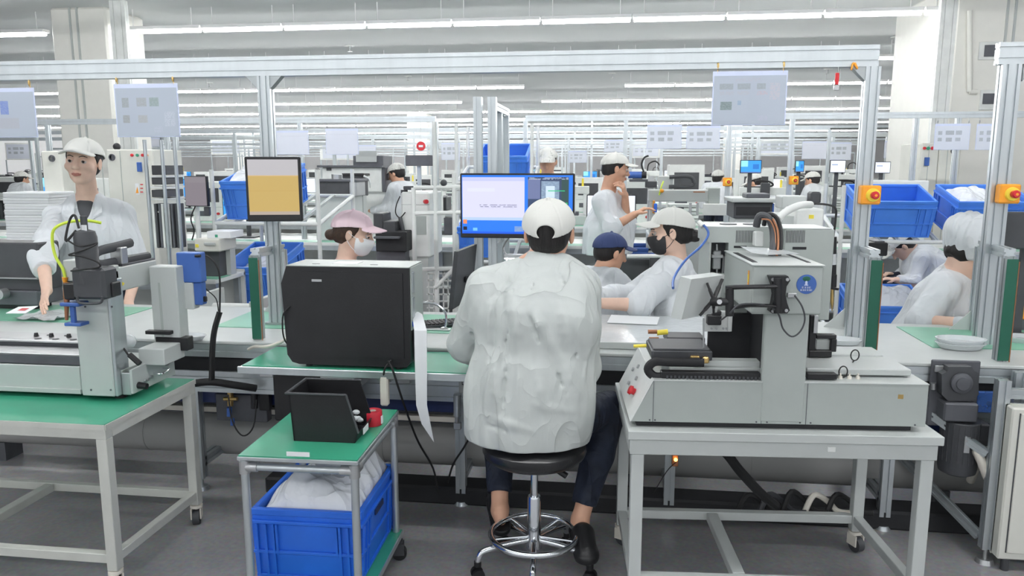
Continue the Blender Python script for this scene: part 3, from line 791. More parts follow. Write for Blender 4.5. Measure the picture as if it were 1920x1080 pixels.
b = t.part('body', beige); b.pbox(712, 727, 706, 762, 2.85, .03, .006); c = t.part('cord', rubber); c.ptube([(719, 706, 2.86), (722, 690, 2.84), (733, 676, 2.87)], .004)
t.done()
# cable bundle: black sleeve from bench left
t = T('cable_sleeve', 'thick black sleeved cable bundle running along and up beside the left table', 'cable')
b = t.part('sleeve', rubber); b.ptube([(262, 714, 2.98), (300, 722, 3.0), (350, 720, 3.04), (395, 716, 3.08), (440, 722, 3.14), (480, 728, 3.2)], .017, n=12)
b = t.part('upright_sleeve', rubber); b.ptube([(397, 712, 3.08), (398, 660, 3.09), (402, 620, 3.1), (412, 585, 3.12)], .018, n=12, flat=.6)
b = t.part('thin_cable', rubber); b.ptube([(412, 588, 3.12), (412, 520, 3.12), (404, 495, 3.13), (388, 480, 3.14), (372, 479, 3.15)], .004)
b = t.part('thin_cable', rubber); b.ptube([(410, 588, 3.12), (405, 560, 3.13), (385, 540, 3.14), (378, 520, 3.15)], .0025)
t.done()
# --- stool
us, vs2, _ = pz(1001, 1072, 0)
def stool(label, u, v, hz=.535, group=None, full=True):
    t = T('work_stool', label, 'stool', group=group)
    t.part('seat', vinyl).lathe((u, v, hz-.075), [(.05, 0), (.17, .004), (.188, .018), (.196, .036), (.193, .056), (.178, .070), (.13, .077), (.05, .078), (.001, .078)], 40)
    t.part('seat_plate', black).box(u-.08, u+.08, v-.08, v+.08, hz-.095, hz-.074, .004)
    t.part('gas_column', chrome).cyl((u, v, .30), (u, v, hz-.09), .0145, n=20)
    t.part('column_sleeve', chrome).lathe((u, v, .10), [(.03, 0), (.033, .02), (.026, .05), (.0255, .205), (.023, .212)], 24)
    l = t.part('lever', black); l.tube([(u+.03, v-.02, hz-.085), (u+.09, v-.04, hz-.10)], .006); l.tube([(u+.085, v-.038, hz-.098), (u+.125, v-.05, hz-.118)], .012)
    ring = t.part('foot_ring', chrome)
    R_ = .165; ring.tube([(u+R_*math.cos(i*math.pi/14), v+R_*math.sin(i*math.pi/14), .155) for i in range(28)], .0115, n=12, sub=2, closed=True)
    for k in range(5):
        a_ = -math.pi/2+k*2*math.pi/5+.08; c_, s_ = math.cos(a_), math.sin(a_)
        l = t.part('base_leg', chrome)
        l.tube([(u+.02*c_, v+.02*s_, .135), (u+.10*c_, v+.10*s_, .130), (u+.19*c_, v+.19*s_, .115), (u+.215*c_, v+.215*s_, .095), (u+.222*c_, v+.222*s_, .06)], .012, n=12)
        cc = t.part('caster', black)
        cu, cv = u+.222*c_, v+.222*s_
        cc.cyl((cu, cv, .055), (cu, cv, .075), .014, n=12)
        for q in (-1, 1): cc.cyl((cu-q*.008*s_, cv+q*.008*c_, .024), (cu-q*.022*s_, cv+q*.022*c_, .024), .024, n=16)
        sp = t.part('ring_spoke', chrome); sp.cyl((u+.02*c_, v+.02*s_, .15), (u+R_*c_, v+R_*s_, .155), .005, n=8)
    t.done(); return t
ST = stool('black round swivel stool with chrome foot ring under the front worker', us, vs2)
# ================= right dispensing machine
vm = 2.50
t = T('dispensing_machine', 'big pale grey desktop dispensing machine with arm bracket on the right table', 'machine', a=AR)
P_ = lambda x, y, v: pv(x, y, v, AR)
zb = .700; ztb = P_(1480, 716, vm)[2]
xa = P_(1183, 790, vm)[0]; xb = P_(1735, 795, vm)[0]; xc = P_(1226, 712, vm)[0]
D = .46
b = t.part('base_housing', grey)
b.prism([(xa, zb), (xb, zb), (xb, ztb-.004), (xc, ztb-.004)], 1, vm, vm+D)
b = t.part('base_lid', greyl); b.box(xc-.002, xb+.002, vm-.002, vm+D, ztb-.004, ztb, .001)
b = t.part('console_panel', white)
sl = [(xa-.004, zb), (xa, zb), (xc, ztb), (xc-.004, ztb+.002)]
b.prism(sl, 1, vm-.002, vm+D)
def on_slope(s_, w_): return (xa+(xc-xa)*s_-.006, vm+D*w_, zb+(ztb-zb)*s_)
b = t.part('stop_button', red); c = Vector(on_slope(.42, .30)); nn = Vector((-(ztb-zb), 0, (xc-xa))).normalized()
b.cyl(c, c+nn*.012, .012, n=16); b.cyl(c+nn*.012, c+nn*.022, .017, .015, n=16)
b = t.part('push_button', steel)
for s_, w_ in ((.35, .62), (.62, .45), (.62, .72), (.8, .6)):
    c = Vector(on_slope(s_, w_)); b.cyl(c, c+nn*.006, .008, n=12)
b.kind = 'stuff'
b = t.part('panel_seam', darkg); b.kind = 'stuff'
for x in (1225, 1429, 1513): u = P_(x, 750, vm)[0]; b.box(u-.0008, u+.0008, vm-.0015, vm+.001, zb, ztb-.005 if x == 1225 else ztb-.005)
for x in (1218, 1228, 1418, 1438, 1500, 1520, 1716): u = P_(x, 788, vm)[0]; b.cyl((u, vm-.002, zb+.006), (u, vm, zb+.006), .003, n=8)
b = t.part('foot', rubber); b.kind = 'stuff'
for x in (xa+.08, (xa+xb)/2, xb-.08):
    for v in (vm+.05, vm+D-.05): b.cyl((x, v, .68), (x, v, zb), .02)
b = t.part('base_gap_shade', blackm); b.box(xa+.02, xb-.04, vm+.012, vm+D-.02, .682, zb)  # black block painting the shade in the gap under the base
b = t.part('rust_mark', brass); b.pbox(1684, 1694, 740, 748, vm-.0008, .001, 0)
# column + head
b = t.part('column', grey); b.pbox(1430, 1512, 588, 792, vm-.003, .03, .004)
b = t.part('column_core', blackm); b.pbox(1436, 1508, 588, 700, vm+.03, .27, .002)
b = t.part('head_housing', grey); b.pbox(1410, 1543, 499, 590, vm-.012, .42, .005)
zh = P_(1480, 499, vm-.012)[2]; u0h, u1h = P_(1410, 540, vm-.012)[0], P_(1543, 540, vm-.012)[0]
b = t.part('head_lid', greyl); b.box(u0h-.003, u1h+.003, vm-.015, vm+.41, zh, zh+.004, .001)
b = t.part('lid_slot', blackm); b.box(u0h+.012, u0h+.03, vm+.05, vm+.33, zh+.004, zh+.005); b.box(u1h-.035, u1h-.022, vm+.05, vm+.33, zh+.004, zh+.005)
# warning sticker on the left face of the head
b = t.part('warning_sticker', orange); b.box(u0h-.0012, u0h-.0002, vm+.03, vm+.045, zh-.075, zh-.022)
b = t.part('warning_sticker', yellow); b.box(u0h-.0022, u0h-.0012, vm+.032, vm+.043, zh-.060, zh-.035)
# badge: blue disc with green crest and small lettering
u, v, z = P_(1512, 533, vm-.013)
b = t.part('round_badge', blued); b.cyl((u, v, z), (u, v-.0015, z), .0315, n=36)
b = t.part('badge_crest', greend, label='green oval crest on the blue badge'); b.sphere((u-.001, v-.0016, z+.018), (.013, .001, .008), 16, 6)
b = t.part('badge_figure', lilac); b.sphere((u-.001, v-.0016, z+.004), (.004, .001, .008), 12, 6); b.box(u-.007, u+.005, v-.0025, v-.0015, z-.004, z-.001)
b = t.part('badge_lettering', paper, smooth=False); b.kind = 'stuff'
rnd = random.Random(3)
for j, (n_, ww) in enumerate(((4, .0075), (6, .0065))):
    for i in range(n_):
        cx = u+(i-(n_-1)/2)*ww; cz = z-.0105-j*.0085
        for k in range(2): b.box(cx-.0024, cx+.0024, v-.0024, v-.0016, cz+.0018-k*.0036, cz+.0026-k*.0036)
        o_ = rnd.choice((-.0018, 0, .0016)); b.box(cx+o_-.0004, cx+o_+.0004, v-.0024, v-.0016, cz-.0026, cz+.003)
# black rear panel / cavity under the head
vp_ = vm+.24
b = t.part('cavity_panel', blackm); b.pbox(1328, 1440, 588, 686, vp_, .02, .002)
b = t.part('angle_plate', white)
b.pbox(1320, 1371, 583, 622, vp_-.03, .012, .002); b.pbox(1366, 1374, 560, 622, vp_-.045, .02, .002)
b = t.part('connector_block', black); b.pbox(1327, 1353, 592, 610, vp_-.06, .03, .003); b.pbox(1336, 1353, 583, 592, vp_-.055, .025, .003)
b = t.part('plate_screw', steel); b.kind = 'stuff'
for x in (1334, 1343, 1356, 1362): q = P_(x, 616, vp_-.032); b.cyl((q[0], q[1]-.003, q[2]), (q[0], q[1]+.002, q[2]), .004, n=10)
# slide: white rail, drag chain, black carriage
b = t.part('slide_rail', greyl); b.pbox(1240, 1427, 677, 694, vm+.09, .05, .002); b.pbox(1256, 1427, 690, 700, vm+.06, .03, .002)
b = t.part('drag_chain', black); b.pbox(1240, 1427, 699, 711, vm+.015, .035, .002)
q = P_(1222, 693, vm+.03); 
zu, zd = P_(1240, 679, vm+.03)[2], P_(1240, 706, vm+.03)[2]; rr = (zu-zd)/2
b.tube([(P_(1320, 680, vm+.03)[0], vm+.032, zu), (P_(1260, 680, vm+.03)[0], vm+.032, zu), (q[0]+.01, vm+.032, zu), (q[0]-.012, vm+.032, (zu+zd)/2), (q[0]+.01, vm+.032, zd), (P_(1250, 680, vm+.03)[0], vm+.032, zd)], .0095, n=8, flat=1.6)
b = t.part('chain_link', dark); b.kind = 'stuff'
for i in range(24):
    x = P_(1250+i*7.6, 705, vm)[0]; b.box(x, x+.0075, vm+.012, vm+.015, zd-.004, zd+.008, .001)
b = t.part('carriage_table', dark); b.pbox(1222, 1336, 658, 676, vm+.07, .17, .004)
zc = P_(1280, 658, vm+.07)[2]; b.box(P_(1226, 650, vm+.07)[0], P_(1332, 650, vm+.07)[0], vm+.075, vm+.235, zc, zc+.006, .002)
b = t.part('carriage_fitting', brass); b.pbox(1295, 1313, 668, 680, vm+.055, .02, .004); b.pbox(1318, 1330, 670, 682, vm+.05, .02, .004)
b = t.part('second_carriage', dark); b.pbox(1250, 1322, 633, 644, vm+.30, .10, .003)
b = t.part('pneumatic_fitting', copper, label='copper coloured fitting'); b.cyl(P_(1215, 622, vm+.34), P_(1232, 622, vm+.34), .008); b.cyl(P_(1217, 634, vm+.33), P_(1235, 634, vm+.33), .004)
b = t.part('pneumatic_fitting', yellow, label='yellow fitting'); b.cyl(P_(1232, 624, vm+.34), P_(1252, 622, vm+.34), .010); b.cyl(P_(1188, 649, vm+.20), P_(1212, 648, vm+.20), .006)
b = t.part('glass_syringe', steel); b.cyl(P_(1319, 596, vm+.10), P_(1319, 655, vm+.10), .003, n=10)
# right platform
zt1 = P_(1600, 697, vm+.06)[2]
b = t.part('rear_plinth', greyl); b.pbox(1512, 1709, 692, 704, vm+.07, .33, .003)
b = t.part('upper_plinth', greyl); b.pbox(1522, 1656, 664, 676, vm+.25, .12, .003)
b = t.part('drag_chain', black, label='short black drag chain at the right of the column'); b.pbox(1514, 1570, 701, 712, vm+.02, .03, .002)
b = t.part('bracket', black); b.pbox(1517, 1531, 591, 662, vm+.22, .03, .003); b.pbox(1531, 1569, 628, 636, vm+.22, .03, .002); b.pbox(1558, 1569, 636, 660, vm+.22, .03, .002); b.pbox(1517, 1560, 658, 670, vm+.21, .05, .002)
b = t.part('bracket_plate', greyl); b.pbox(1531, 1558, 637, 660, vm+.235, .01, .001)
b = t.part('sensor_rod', steel); b.pbox(1523, 1533, 568, 592, vm+.23, .02, .002); b.pbox(1526, 1534, 592, 625, vm+.21, .01, .001)
# small bottles and cable loops on the base lid
b = t.part('cap_bottle', beige); b.kind = 'stuff'
for x in (1575, 1592, 1608): q = P_(x, 716, vm+.05); b.cyl((q[0], q[1], ztb), (q[0], q[1], ztb+.010), .008, .006, 12); b.cyl((q[0], q[1], ztb+.01), (q[0], q[1], ztb+.018), .003, n=8)
b = t.part('wire_loop', rubber); b.kind = 'stuff'
for x, y, vv in ((1581, 697, vm+.06), (1603, 666, vm+.16)):
    q = P_(x, y, vv); b.tube([(q[0]+.014*math.cos(k*math.pi/4), q[1], q[2]+.019*math.sin(k*math.pi/4)) for k in range(8)], .0022, n=6, sub=3, closed=True)
    b.tube([(q[0], q[1], q[2]-.018), (q[0]-.01, q[1], q[2]-.03)], .002, n=6)
# twin rear housings
vt = vm+.40
b = t.part('left_tower', grey)
zt_ = P_(1380, 427, vt)[2]
b.pbox(1327, 1364, 427, 560, vt, .22, .003) if False else None
for rc in ((1327, 1443, 427, 455), (1327, 1331, 455, 600), (1363, 1443, 455, 600), (1331, 1363, 514, 600)): b.pbox(*rc, vt, .20, 0)
b = t.part('left_tower_lid', greyl); b.box(P_(1326, 430, vt)[0], P_(1443, 430, vt)[0], vt, vt+.20, zt_, zt_+.005, .001)
b = t.part('window_back', dark); b.pbox(1331, 1363, 455, 514, vt+.06, .004, 0)
b = t.part('valve_assembly', steel); b.pbox(1337, 1352, 470, 505, vt+.02, .02, .003); q0, q1 = P_(1344, 458, vt+.03), P_(1344, 512, vt+.03); b.cyl(q0, q1, .004); b.pbox(1354, 1360, 480, 514, vt+.03, .01, .002); b.pbox(1335, 1356, 478, 484, vt+.015, .03, .001)
b = t.part('lid_fan', dark)
for x in (1356, 1398): q = pz(x, 417, zt_+.006, AR); b.cyl((q[0], vt+.10, zt_+.005), (q[0], vt+.10, zt_+.008), .032, n=24)
b = t.part('right_tower', grey); b.pbox(1468, 1560, 430, 600, vt, .20, .003)
zr_ = P_(1510, 430, vt)[2]
b = t.part('right_tower_lid', greyl); b.box(P_(1468, 430, vt)[0], P_(1560, 430, vt)[0], vt, vt+.20, zr_, zr_+.004, .001)
for x0 in (1380, 1474):
    b = t.part('vent_grille', dark); b.kind = 'stuff'
    for i in range(13): b.pbox(x0+i*2.8, x0+i*2.8+1.2, 428+4, 455, vt-.001, .002, 0)
b = t.part('top_slot', blackm); b.pbox(1376, 1400, 461, 465, vt-.001, .002, 0); b.pbox(1486, 1512, 463, 468, vt-.001, .002, 0)
b = t.part('white_block', white); b.pbox(1416, 1432, 435, 462, vt-.05, .04, .003)
# cable bundle over the top
b = t.part('cable_bundle', dark); q = [(1418, 425, vt-.06), (1424, 405, vt-.07), (1440, 408, vt-.08), (1449, 430, vt-.09), (1450, 460, vt-.12), (1446, 484, vt-.16)]
b.ptube(q, .013, n=10)
b = t.part('cable_bundle', copper, label='bare copper coloured wires in the bundle'); b.ptube([(x+9, y+2, v-.016) for x, y, v in q[2:]], .004); b.ptube([(x+4, y+6, v-.016) for x, y, v in q[1:5]], .003)
b = t.part('cable_bundle', black); b.ptube([(x+14, y-2, v+.01) for x, y, v in q], .008)
b = t.part('clear_film', clear)
b.add([P_(1388, 462, vm+.28), P_(1440, 478, vm+.18), P_(1500, 476, vm+.2), P_(1462, 466, vm+.3), P_(1410, 474, vm+.2), P_(1430, 468, vm+.24)], [(0, 4, 5), (4, 1, 5), (1, 2, 5), (2, 3, 5), (3, 0, 5)])
b = t.part('grey_ledge', greyl); b.pbox(1405, 1470, 468, 476, vm+.33, .05, .003)
# dispensing syringe on the far right of the head
b = t.part('syringe_barrel', black); vq = vm+.42; q = P_(1560, 445, vq)
for y0_, y1_, r in ((444, 515, .013), (515, 538, .014), (538, 542, .022)): b.cyl(P_(1562, y0_, vq), P_(1561, y1_, vq), r, n=16)
b = t.part('syringe_glass', clear); b.cyl(P_(1561, 476, vq-.002), P_(1561, 496, vq-.002), .0138, n=16)
b = t.part('needle', brass); b.cyl(P_(1560, 542, vq), P_(1560, 566, vq), .006, n=12); b.cyl(P_(1560, 566, vq), P_(1560, 584, vq), .006, .001, 12)
b = t.part('air_tube', rubber); b.ptube([(1562, 446, vq), (1567, 410, vq), (1564, 388, vq), (1530, 382, vq+.1), (1500, 386, vq+.2)], .004)
b = t.part('corrugated_hose', white); b.ptube([(1458, 412, vq-.05), (1475, 396, vq), (1500, 385, vq+.05), (1520, 384, vq+.1)], .014, n=12)
# monitor arm
va = vm-.045
b = t.part('arm_wall_plate', black)
hp = [(1443, 518), (1449, 535), (1452, 553), (1449, 570), (1443, 584), (1448, 588), (1476, 588), (1481, 582), (1476, 568), (1473, 553), (1475, 537), (1482, 526), (1478, 518)]
b.prism([(P_(x, y, va)[0], P_(x, y, va)[2]) for x, y in hp], 1, va, vm-.012)
b = t.part('plate_bolt', steel); b.kind = 'stuff'
for x, y in ((1449, 524), (1476, 524), (1449, 583), (1474, 582)): q = P_(x, y, va); b.cyl(q, (q[0], q[1]-.004, q[2]), .0055, n=10)
b = t.part('arm_bar', black); b.ptube([(1362, 541, va-.06), (1372, 539, va-.06), (1400, 538, va-.05), (1458, 537, va-.01)], .012, n=10, flat=.6)
b.ptube([(1366, 578, va-.06), (1400, 573, va-.05), (1435, 573, va-.03), (1455, 575, va-.01)], .010, n=10, flat=.6)
b.cyl(P_(1458, 522, va-.012), P_(1458, 586, va-.012), .012, n=14)
b = t.part('arm_joint', black); b.cyl(P_(1368, 536, va-.06), P_(1368, 592, va-.06), .013, n=16); b.cyl(P_(1350, 566, va-.06), P_(1368, 566, va-.06), .012, n=12)
b = t.part('arm_clamp', steel); b.cyl(P_(1349, 566, va-.085), P_(1349, 566, va-.07), .008, n=12)
b = t.part('usb_plug', steel); b.pbox(1477, 1494, 550, 558, va+.02, .012, .001)
b = t.part('grey_cable', dark); b.ptube([(1490, 554, va+.02), (1504, 575, va), (1509, 600, va), (1500, 622, va), (1484, 631, va), (1468, 616, va), (1461, 592, va-.01), (1448, 577, va-.02), (1420, 570, va-.05), (1385, 572, va-.07), (1368, 588, va-.07), (1352, 600, vm+.1)], .0028)
# operator panel (seen from behind)
mA, mB = P_(1284, 560, va-.05), P_(1350, 560, va+.06)
n_ = Vector((mA[1]-mB[1], mB[0]-mA[0], 0)).normalized()*(.045)      # towards far-left
zt3, zb3 = P_(1300, 520, va)[2], P_(1300, 594, va)[2]
b = t.part('panel_housing', greyl)
def mp(s_, f, z, lean): p = Vector(mA).lerp(Vector(mB), s_); return (p.x+n_.x*f+lean, p.y+n_.y*f, z)
lo_, hi_ = zb3, zt3
bev = .006
b.add([mp(0, 0, lo_, -.008), mp(1, 0, lo_+.004, -.008), mp(1, 1, lo_+.004, -.008), mp(0, 1, lo_, -.008), mp(.06, 0, hi_, .012), mp(1, 0, hi_, .012), mp(.97, 1, hi_+.004, .012), mp(.06, 1, hi_+.004, .012)],
      [(0, 3, 2, 1), (4, 5, 6, 7), (0, 1, 5, 4), (1, 2, 6, 5), (2, 3, 7, 6), (3, 0, 4, 7)])
b = t.part('panel_screen', dark); pp = [mp(.08, 1.03, lo_+.02, -.004), mp(.94, 1.03, lo_+.02, -.004), mp(.94, 1.03, hi_-.015, .008), mp(.08, 1.03, hi_-.015, .008)]; b.add(pp, [(0, 1, 2, 3)])
b = t.part('bracket_x', black)
c0 = Vector(P_(1338, 562, va-.02))
for x, y, vv in ((1326, 531, va-.0), (1354, 524, va+.035), (1312, 592, va-.03), (1338, 586, va+.005)): b.tube([tuple(c0), P_((x*1.4+1338)/2.4, (y*1.4+562)/2.4, (vv*1.4+va-.02)/2.4-.003), P_(x, y, vv)], [.008, .006], n=8, flat=.7)
b.cyl(P_(1336, 566, va-.03), P_(1352, 566, va-.055), .014, n=14)
b = t.part('blue_air_line', blued); b.ptube([(1262, 540, va+.02), (1264, 520, vm+.1), (1285, 488, vm+.2), (1314, 462, vm+.3), (1328, 440, vm+.36), (1322, 425, vm+.38), (1308, 418, vm+.40)], .0045)
b = t.part('line_clip', white); b.ptube([(1310, 416, vm+.40), (1318, 424, vm+.385)], .010, n=10)
t.done()

# ================= left gantry machine
vl = 2.665; zb = .665
t = T('gantry_machine', 'grey desktop gantry machine with black spindle on the left table', 'machine')
ul, ur = pv(0, 700, vl)[0]-.25, pv(238, 700, vl)[0]
vbk = 2.965
z_top = pv(100, 686, vl)[2]
b = t.part('base_front', greyl); b.box(ul, pv(150, 700, vl)[0], vl, vl+.012, zb, z_top, .002)
b.box(ul, pv(150, 700, vl)[0], vl-.006, vl, zb, zb+.018, .001)
b = t.part('base_body', grey); b.box(ul+.01, ur-.03, vl+.012, vbk-.01, zb, z_top-.012, .002)
b = t.part('slide_plate', greenpale); b.box(ul+.02, ur-.10, vl+.03, vl+.16, z_top-.012, z_top-.006)
b = t.part('side_plate', greyl)
zs0, zs1 = zb+.005, .765
b.prism([(vl+.01, zs0), (vbk, zs0+.0), (vbk, zs1+.012), (vl+.01, zs1)], 0, ur+.004, ur+.014)
b = t.part('corner_plate', steel); b.box(ur-.03, ur+.004, vl+.008, vl+.02, zb, zs1-.012, .002)
b = t.part('plug_socket', black); b.cyl((ur+.014, vl+.045, zb+.03), (ur+.05, vl+.045, zb+.027), .014, .012)
b = t.part('side_connector', steel); b.kind = 'stuff'
for k, (v, z) in enumerate(((.085, .035), (.105, .038), (.13, .04), (.24, .075))): b.cyl((ur+.014, vl+v, zb+z), (ur+.022, vl+v, zb+z), .007 if k < 3 else .017, n=14)
b = t.part('side_handle', chrome); b.tube([(ur+.014, vl+.15, zb+.05), (ur+.045, vl+.155, zb+.048), (ur+.045, vl+.21, zb+.052), (ur+.014, vl+.215, zb+.054)], .004)
b = t.part('front_upright', greyl)
u0_, u1_ = pv(153, 650, vl)[0], pv(214, 650, vl)[0]
zT = pv(180, 500, vl)[2]
b.box(u0_, u1_, vl-.022, vl+.07, zb, zT, .004)
b = t.part('upright_edge', alu); b.box(u1_, u1_+.012, vl-.018, vl+.065, zb, zT-.05, .003)
b = t.part('screw', darkg); b.kind = 'stuff'
for x, y in ((171, 731), (208, 731), (160, 575), (210, 575)): q = pv(x, y, vl-.022); b.cyl((q[0], q[1]-.002, q[2]), (q[0], q[1], q[2]), .004, n=8)
b = t.part('rear_upright', greyl); b.pbox(284, 334, 500, 652, vbk-.075, .07, .004)
b = t.part('upright_groove', grey); b.pbox(300, 304, 530, 645, vbk-.077, .003, 0)
# gantry beam running back
gz0, gz1 = pv(205, 552, vl)[2], pv(205, 506, vl)[2]
b = t.part('gantry_beam', greyl); b.box(u1_-.055, u1_-.002, vl-.02, vbk+.02, gz0, gz1, .004)
b = t.part('beam_top_cover', darkg); b.box(u1_-.05, u1_-.008, vl+.10, vbk+.02, gz1, gz1+.008, .002)
b = t.part('logo_plate', black); b.box(u1_-.002, u1_, vl+.01, vl+.06, gz0+.035, gz1-.012, .001)
b = t.part('warning_sticker', yellow); b.cyl((u1_-.002, vl+.085, gz0+.028), (u1_, vl+.085, gz0+.028), .010, n=3)
# drag chain loop on the beam
vc = vl+.16
b = t.part('drag_chain', dark)
zc0, zc1 = gz1+.010, gz1+.085
uc = u1_-.03
b.tube([(uc, vbk+.01, zc0+.006), (uc, vl+.08, zc0+.008), (uc, vl-.0, zc0+.01), (uc, vl-.035, zc0+.035), (uc, vl+.0, zc1-.015), (uc, vl+.10, zc1-.008), (uc, vl+.20, zc1-.002)], .013, n=8, flat=1.4)
b = t.part('chain_holder', steel); b.box(uc-.02, uc+.03, vl+.09, vl+.13, gz1+.01, gz1+.075, .003)
b = t.part('carriage_plate', greyl); b.box(uc-.12, uc-.02, vl-.045, vl+.03, gz1-.04, gz1+.04, .003)
# spindle hanging in front
vs_ = vl-.075
b = t.part('spindle_body', dark); cu_ = pv(163, 480, vs_)[0]
zz = lambda y: pv(163, y, vs_)[2]
b.lathe((cu_, vs_, 0), [(.012, zz(405)), (.012, zz(430)), (.034, zz(434)), (.040, zz(445)), (.039, zz(500)), (.045, zz(505)), (.047, zz(530))][::-1], 24)
b = t.part('spindle_housing', dark); b.pbox(133, 195, 503, 562, vs_-.045, .085, .010)
b = t.part('housing_handle', dark); q = [(145, 556), (150, 568), (187, 568), (192, 556)]; b.ptube([(x, y, vs_-.045) for x, y in q], .005)
b = t.part('side_clamp', black); b.pbox(118, 140, 532, 562, vs_-.02, .05, .004); b.pbox(186, 212, 530, 557, vs_-.01, .05, .004)
b = t.part('coiled_cord', rubber)
b.ptube([(143, 432, vs_-.02), (124, 452, vs_-.04), (126, 430, vs_-.03), (133, 408, vs_-.02), (141, 405, vs_-.02), (148, 428, vs_-.03)], .0045)
b.ptube([(126, 450, vs_-.045), (150, 462, vs_-.052), (183, 456, vs_-.035), (160, 468, vs_-.052), (129, 478, vs_-.042), (150, 480, vs_-.05), (180, 490, vs_-.045), (187, 500, vs_-.04), (160, 505, vs_-.055), (133, 508, vs_-.05)], .0032)
b = t.part('cord_label', paper); b.pbox(152, 162, 422, 436, vs_-.016, .004, .001)
b = t.part('yellow_air_hose', hoseY)
b.ptube([(190, 418, vl+.0), (165, 414, vl-.02), (130, 416, vl-.04), (103, 428, vl-.05), (98, 450, vl-.05), (104, 480, vl-.05), (118, 505, vl-.05), (122, 522, vl-.05)], .0055)
b = t.part('hose_fitting', orange); b.cyl(pv(122, 520, vl-.05), pv(122, 532, vl-.05), .011, .006)
b = t.part('probe', copper); b.cyl(pv(125, 560, vs_), pv(125, 600, vs_), .010, .006); b.cyl(pv(125, 530, vs_), pv(125, 560, vs_), .012)
b = t.part('blue_clamp', blued); b.pbox(111, 147, 568, 575, vs_-.02, .06, .003); b.pbox(131, 139, 575, 608, vs_-.01, .015, .002); b.pbox(120, 151, 606, 612, vs_-.02, .05, .002)
# work plates behind
b = t.part('jig_plate', steel); b.box(ul+.05, u0_+.01, vl+.02, vl+.13, z_top+.035, z_top+.043, .002); b.box(ul+.0, u0_-.02, vl+.14, vbk-.02, z_top+.055, z_top+.065, .002)
b = t.part('jig_support', darkg); b.box(ul+.02, u0_+.01, vl+.018, vl+.025, z_top+.0, z_top+.035, .001); b.box(ul+.02, u0_-.03, vl+.15, vbk-.05, z_top-.01, z_top+.055)
b = t.part('jig_hole', dark); b.kind = 'stuff'
for x in (-2.36, -2.28, -2.20, -2.13):
    for v in (vl+.17, vl+.24): b.cyl((x, v, z_top+.065), (x, v, z_top+.0665), .013, n=14)
b = t.part('jig_knob', black); b.kind = 'stuff'
for x in (-2.40, -2.33, -2.25): b.cyl((x, vl+.21, z_top+.066), (x, vl+.21, z_top+.08), .010, .007)
b = t.part('inner_block', greyl); b.box(u1_+.03, u1_+.14, vl+.10, vl+.25, z_top-.012, z_top+.055, .003)
b = t.part('inner_chain', black); b.box(u1_+.03, u1_+.17, vl+.22, vl+.27, z_top+.02, z_top+.075, .003); b.box(u1_-.0, u1_+.11, vl+.20, vl+.23, z_top+.09, z_top+.105, .002)
b = t.part('inner_cable', rubber); b.ptube([(219, 640, vl+.05), (233, 655, vl+.04), (243, 668, vl+.03), (258, 680, vl+.03)], .004); b.ptube([(243, 665, vl+.03), (262, 682, vl+.025)], .011)
b = t.part('clear_bag', clear); q = pv(238, 640, vl+.12); b.sphere(q, (.04, .03, .03), 10, 7)
# motor end at the back right
b = t.part('motor_box', blued); b.pbox(331, 375, 474, 530, vbk-.02, .05, .004); b.pbox(362, 378, 530, 572, vbk-.01, .04, .003)
b = t.part('motor_cover', greyl); b.pbox(331, 362, 530, 580, vbk-.02, .05, .004)
b = t.part('motor_plug', black); b.pbox(366, 386, 556, 566, vbk-.0, .015, .003); b.cyl(pv(366, 480, vbk-.02), pv(376, 480, vbk-.02), .006)
f_ = t.part('foot', rubber); f_.kind = 'stuff'
for u in (ul+.1, ur-.06):
    for v in (vl+.04, vbk-.05): f_.cyl((u, v, .646), (u, v, zb), .022)
t.done(); GM_top = z_top
# printed film and leaflet on the jig plate
t = T('folded_leaflet', 'small white leaflet with red print lying behind the gantry machine spindle', 'leaflet')
q = pv(38, 584, 2.86); b = t.part('paper', paper)
b.add([(q[0]-.05, q[1]-.02, q[2]-.004), (q[0]+.05, q[1]-.03, q[2]+.0), (q[0]+.06, q[1]+.03, q[2]+.02), (q[0]-.04, q[1]+.04, q[2]+.012), (q[0]-.05, q[1]-.02, q[2]-.006), (q[0]+.05, q[1]-.03, q[2]-.002), (q[0]+.06, q[1]+.03, q[2]+.018), (q[0]-.04, q[1]+.04, q[2]+.010)], [(0, 1, 2, 3), (7, 6, 5, 4), (0, 4, 5, 1), (1, 5, 6, 2), (2, 6, 7, 3), (3, 7, 4, 0)])
b = t.part('red_print', red); b.add([(q[0]-.01, q[1]-.005, q[2]+.0045), (q[0]+.03, q[1]-.01, q[2]+.0065), (q[0]+.034, q[1]+.012, q[2]+.0125), (q[0]-.004, q[1]+.018, q[2]+.0115)], [(0, 1, 2, 3)])
t.done()

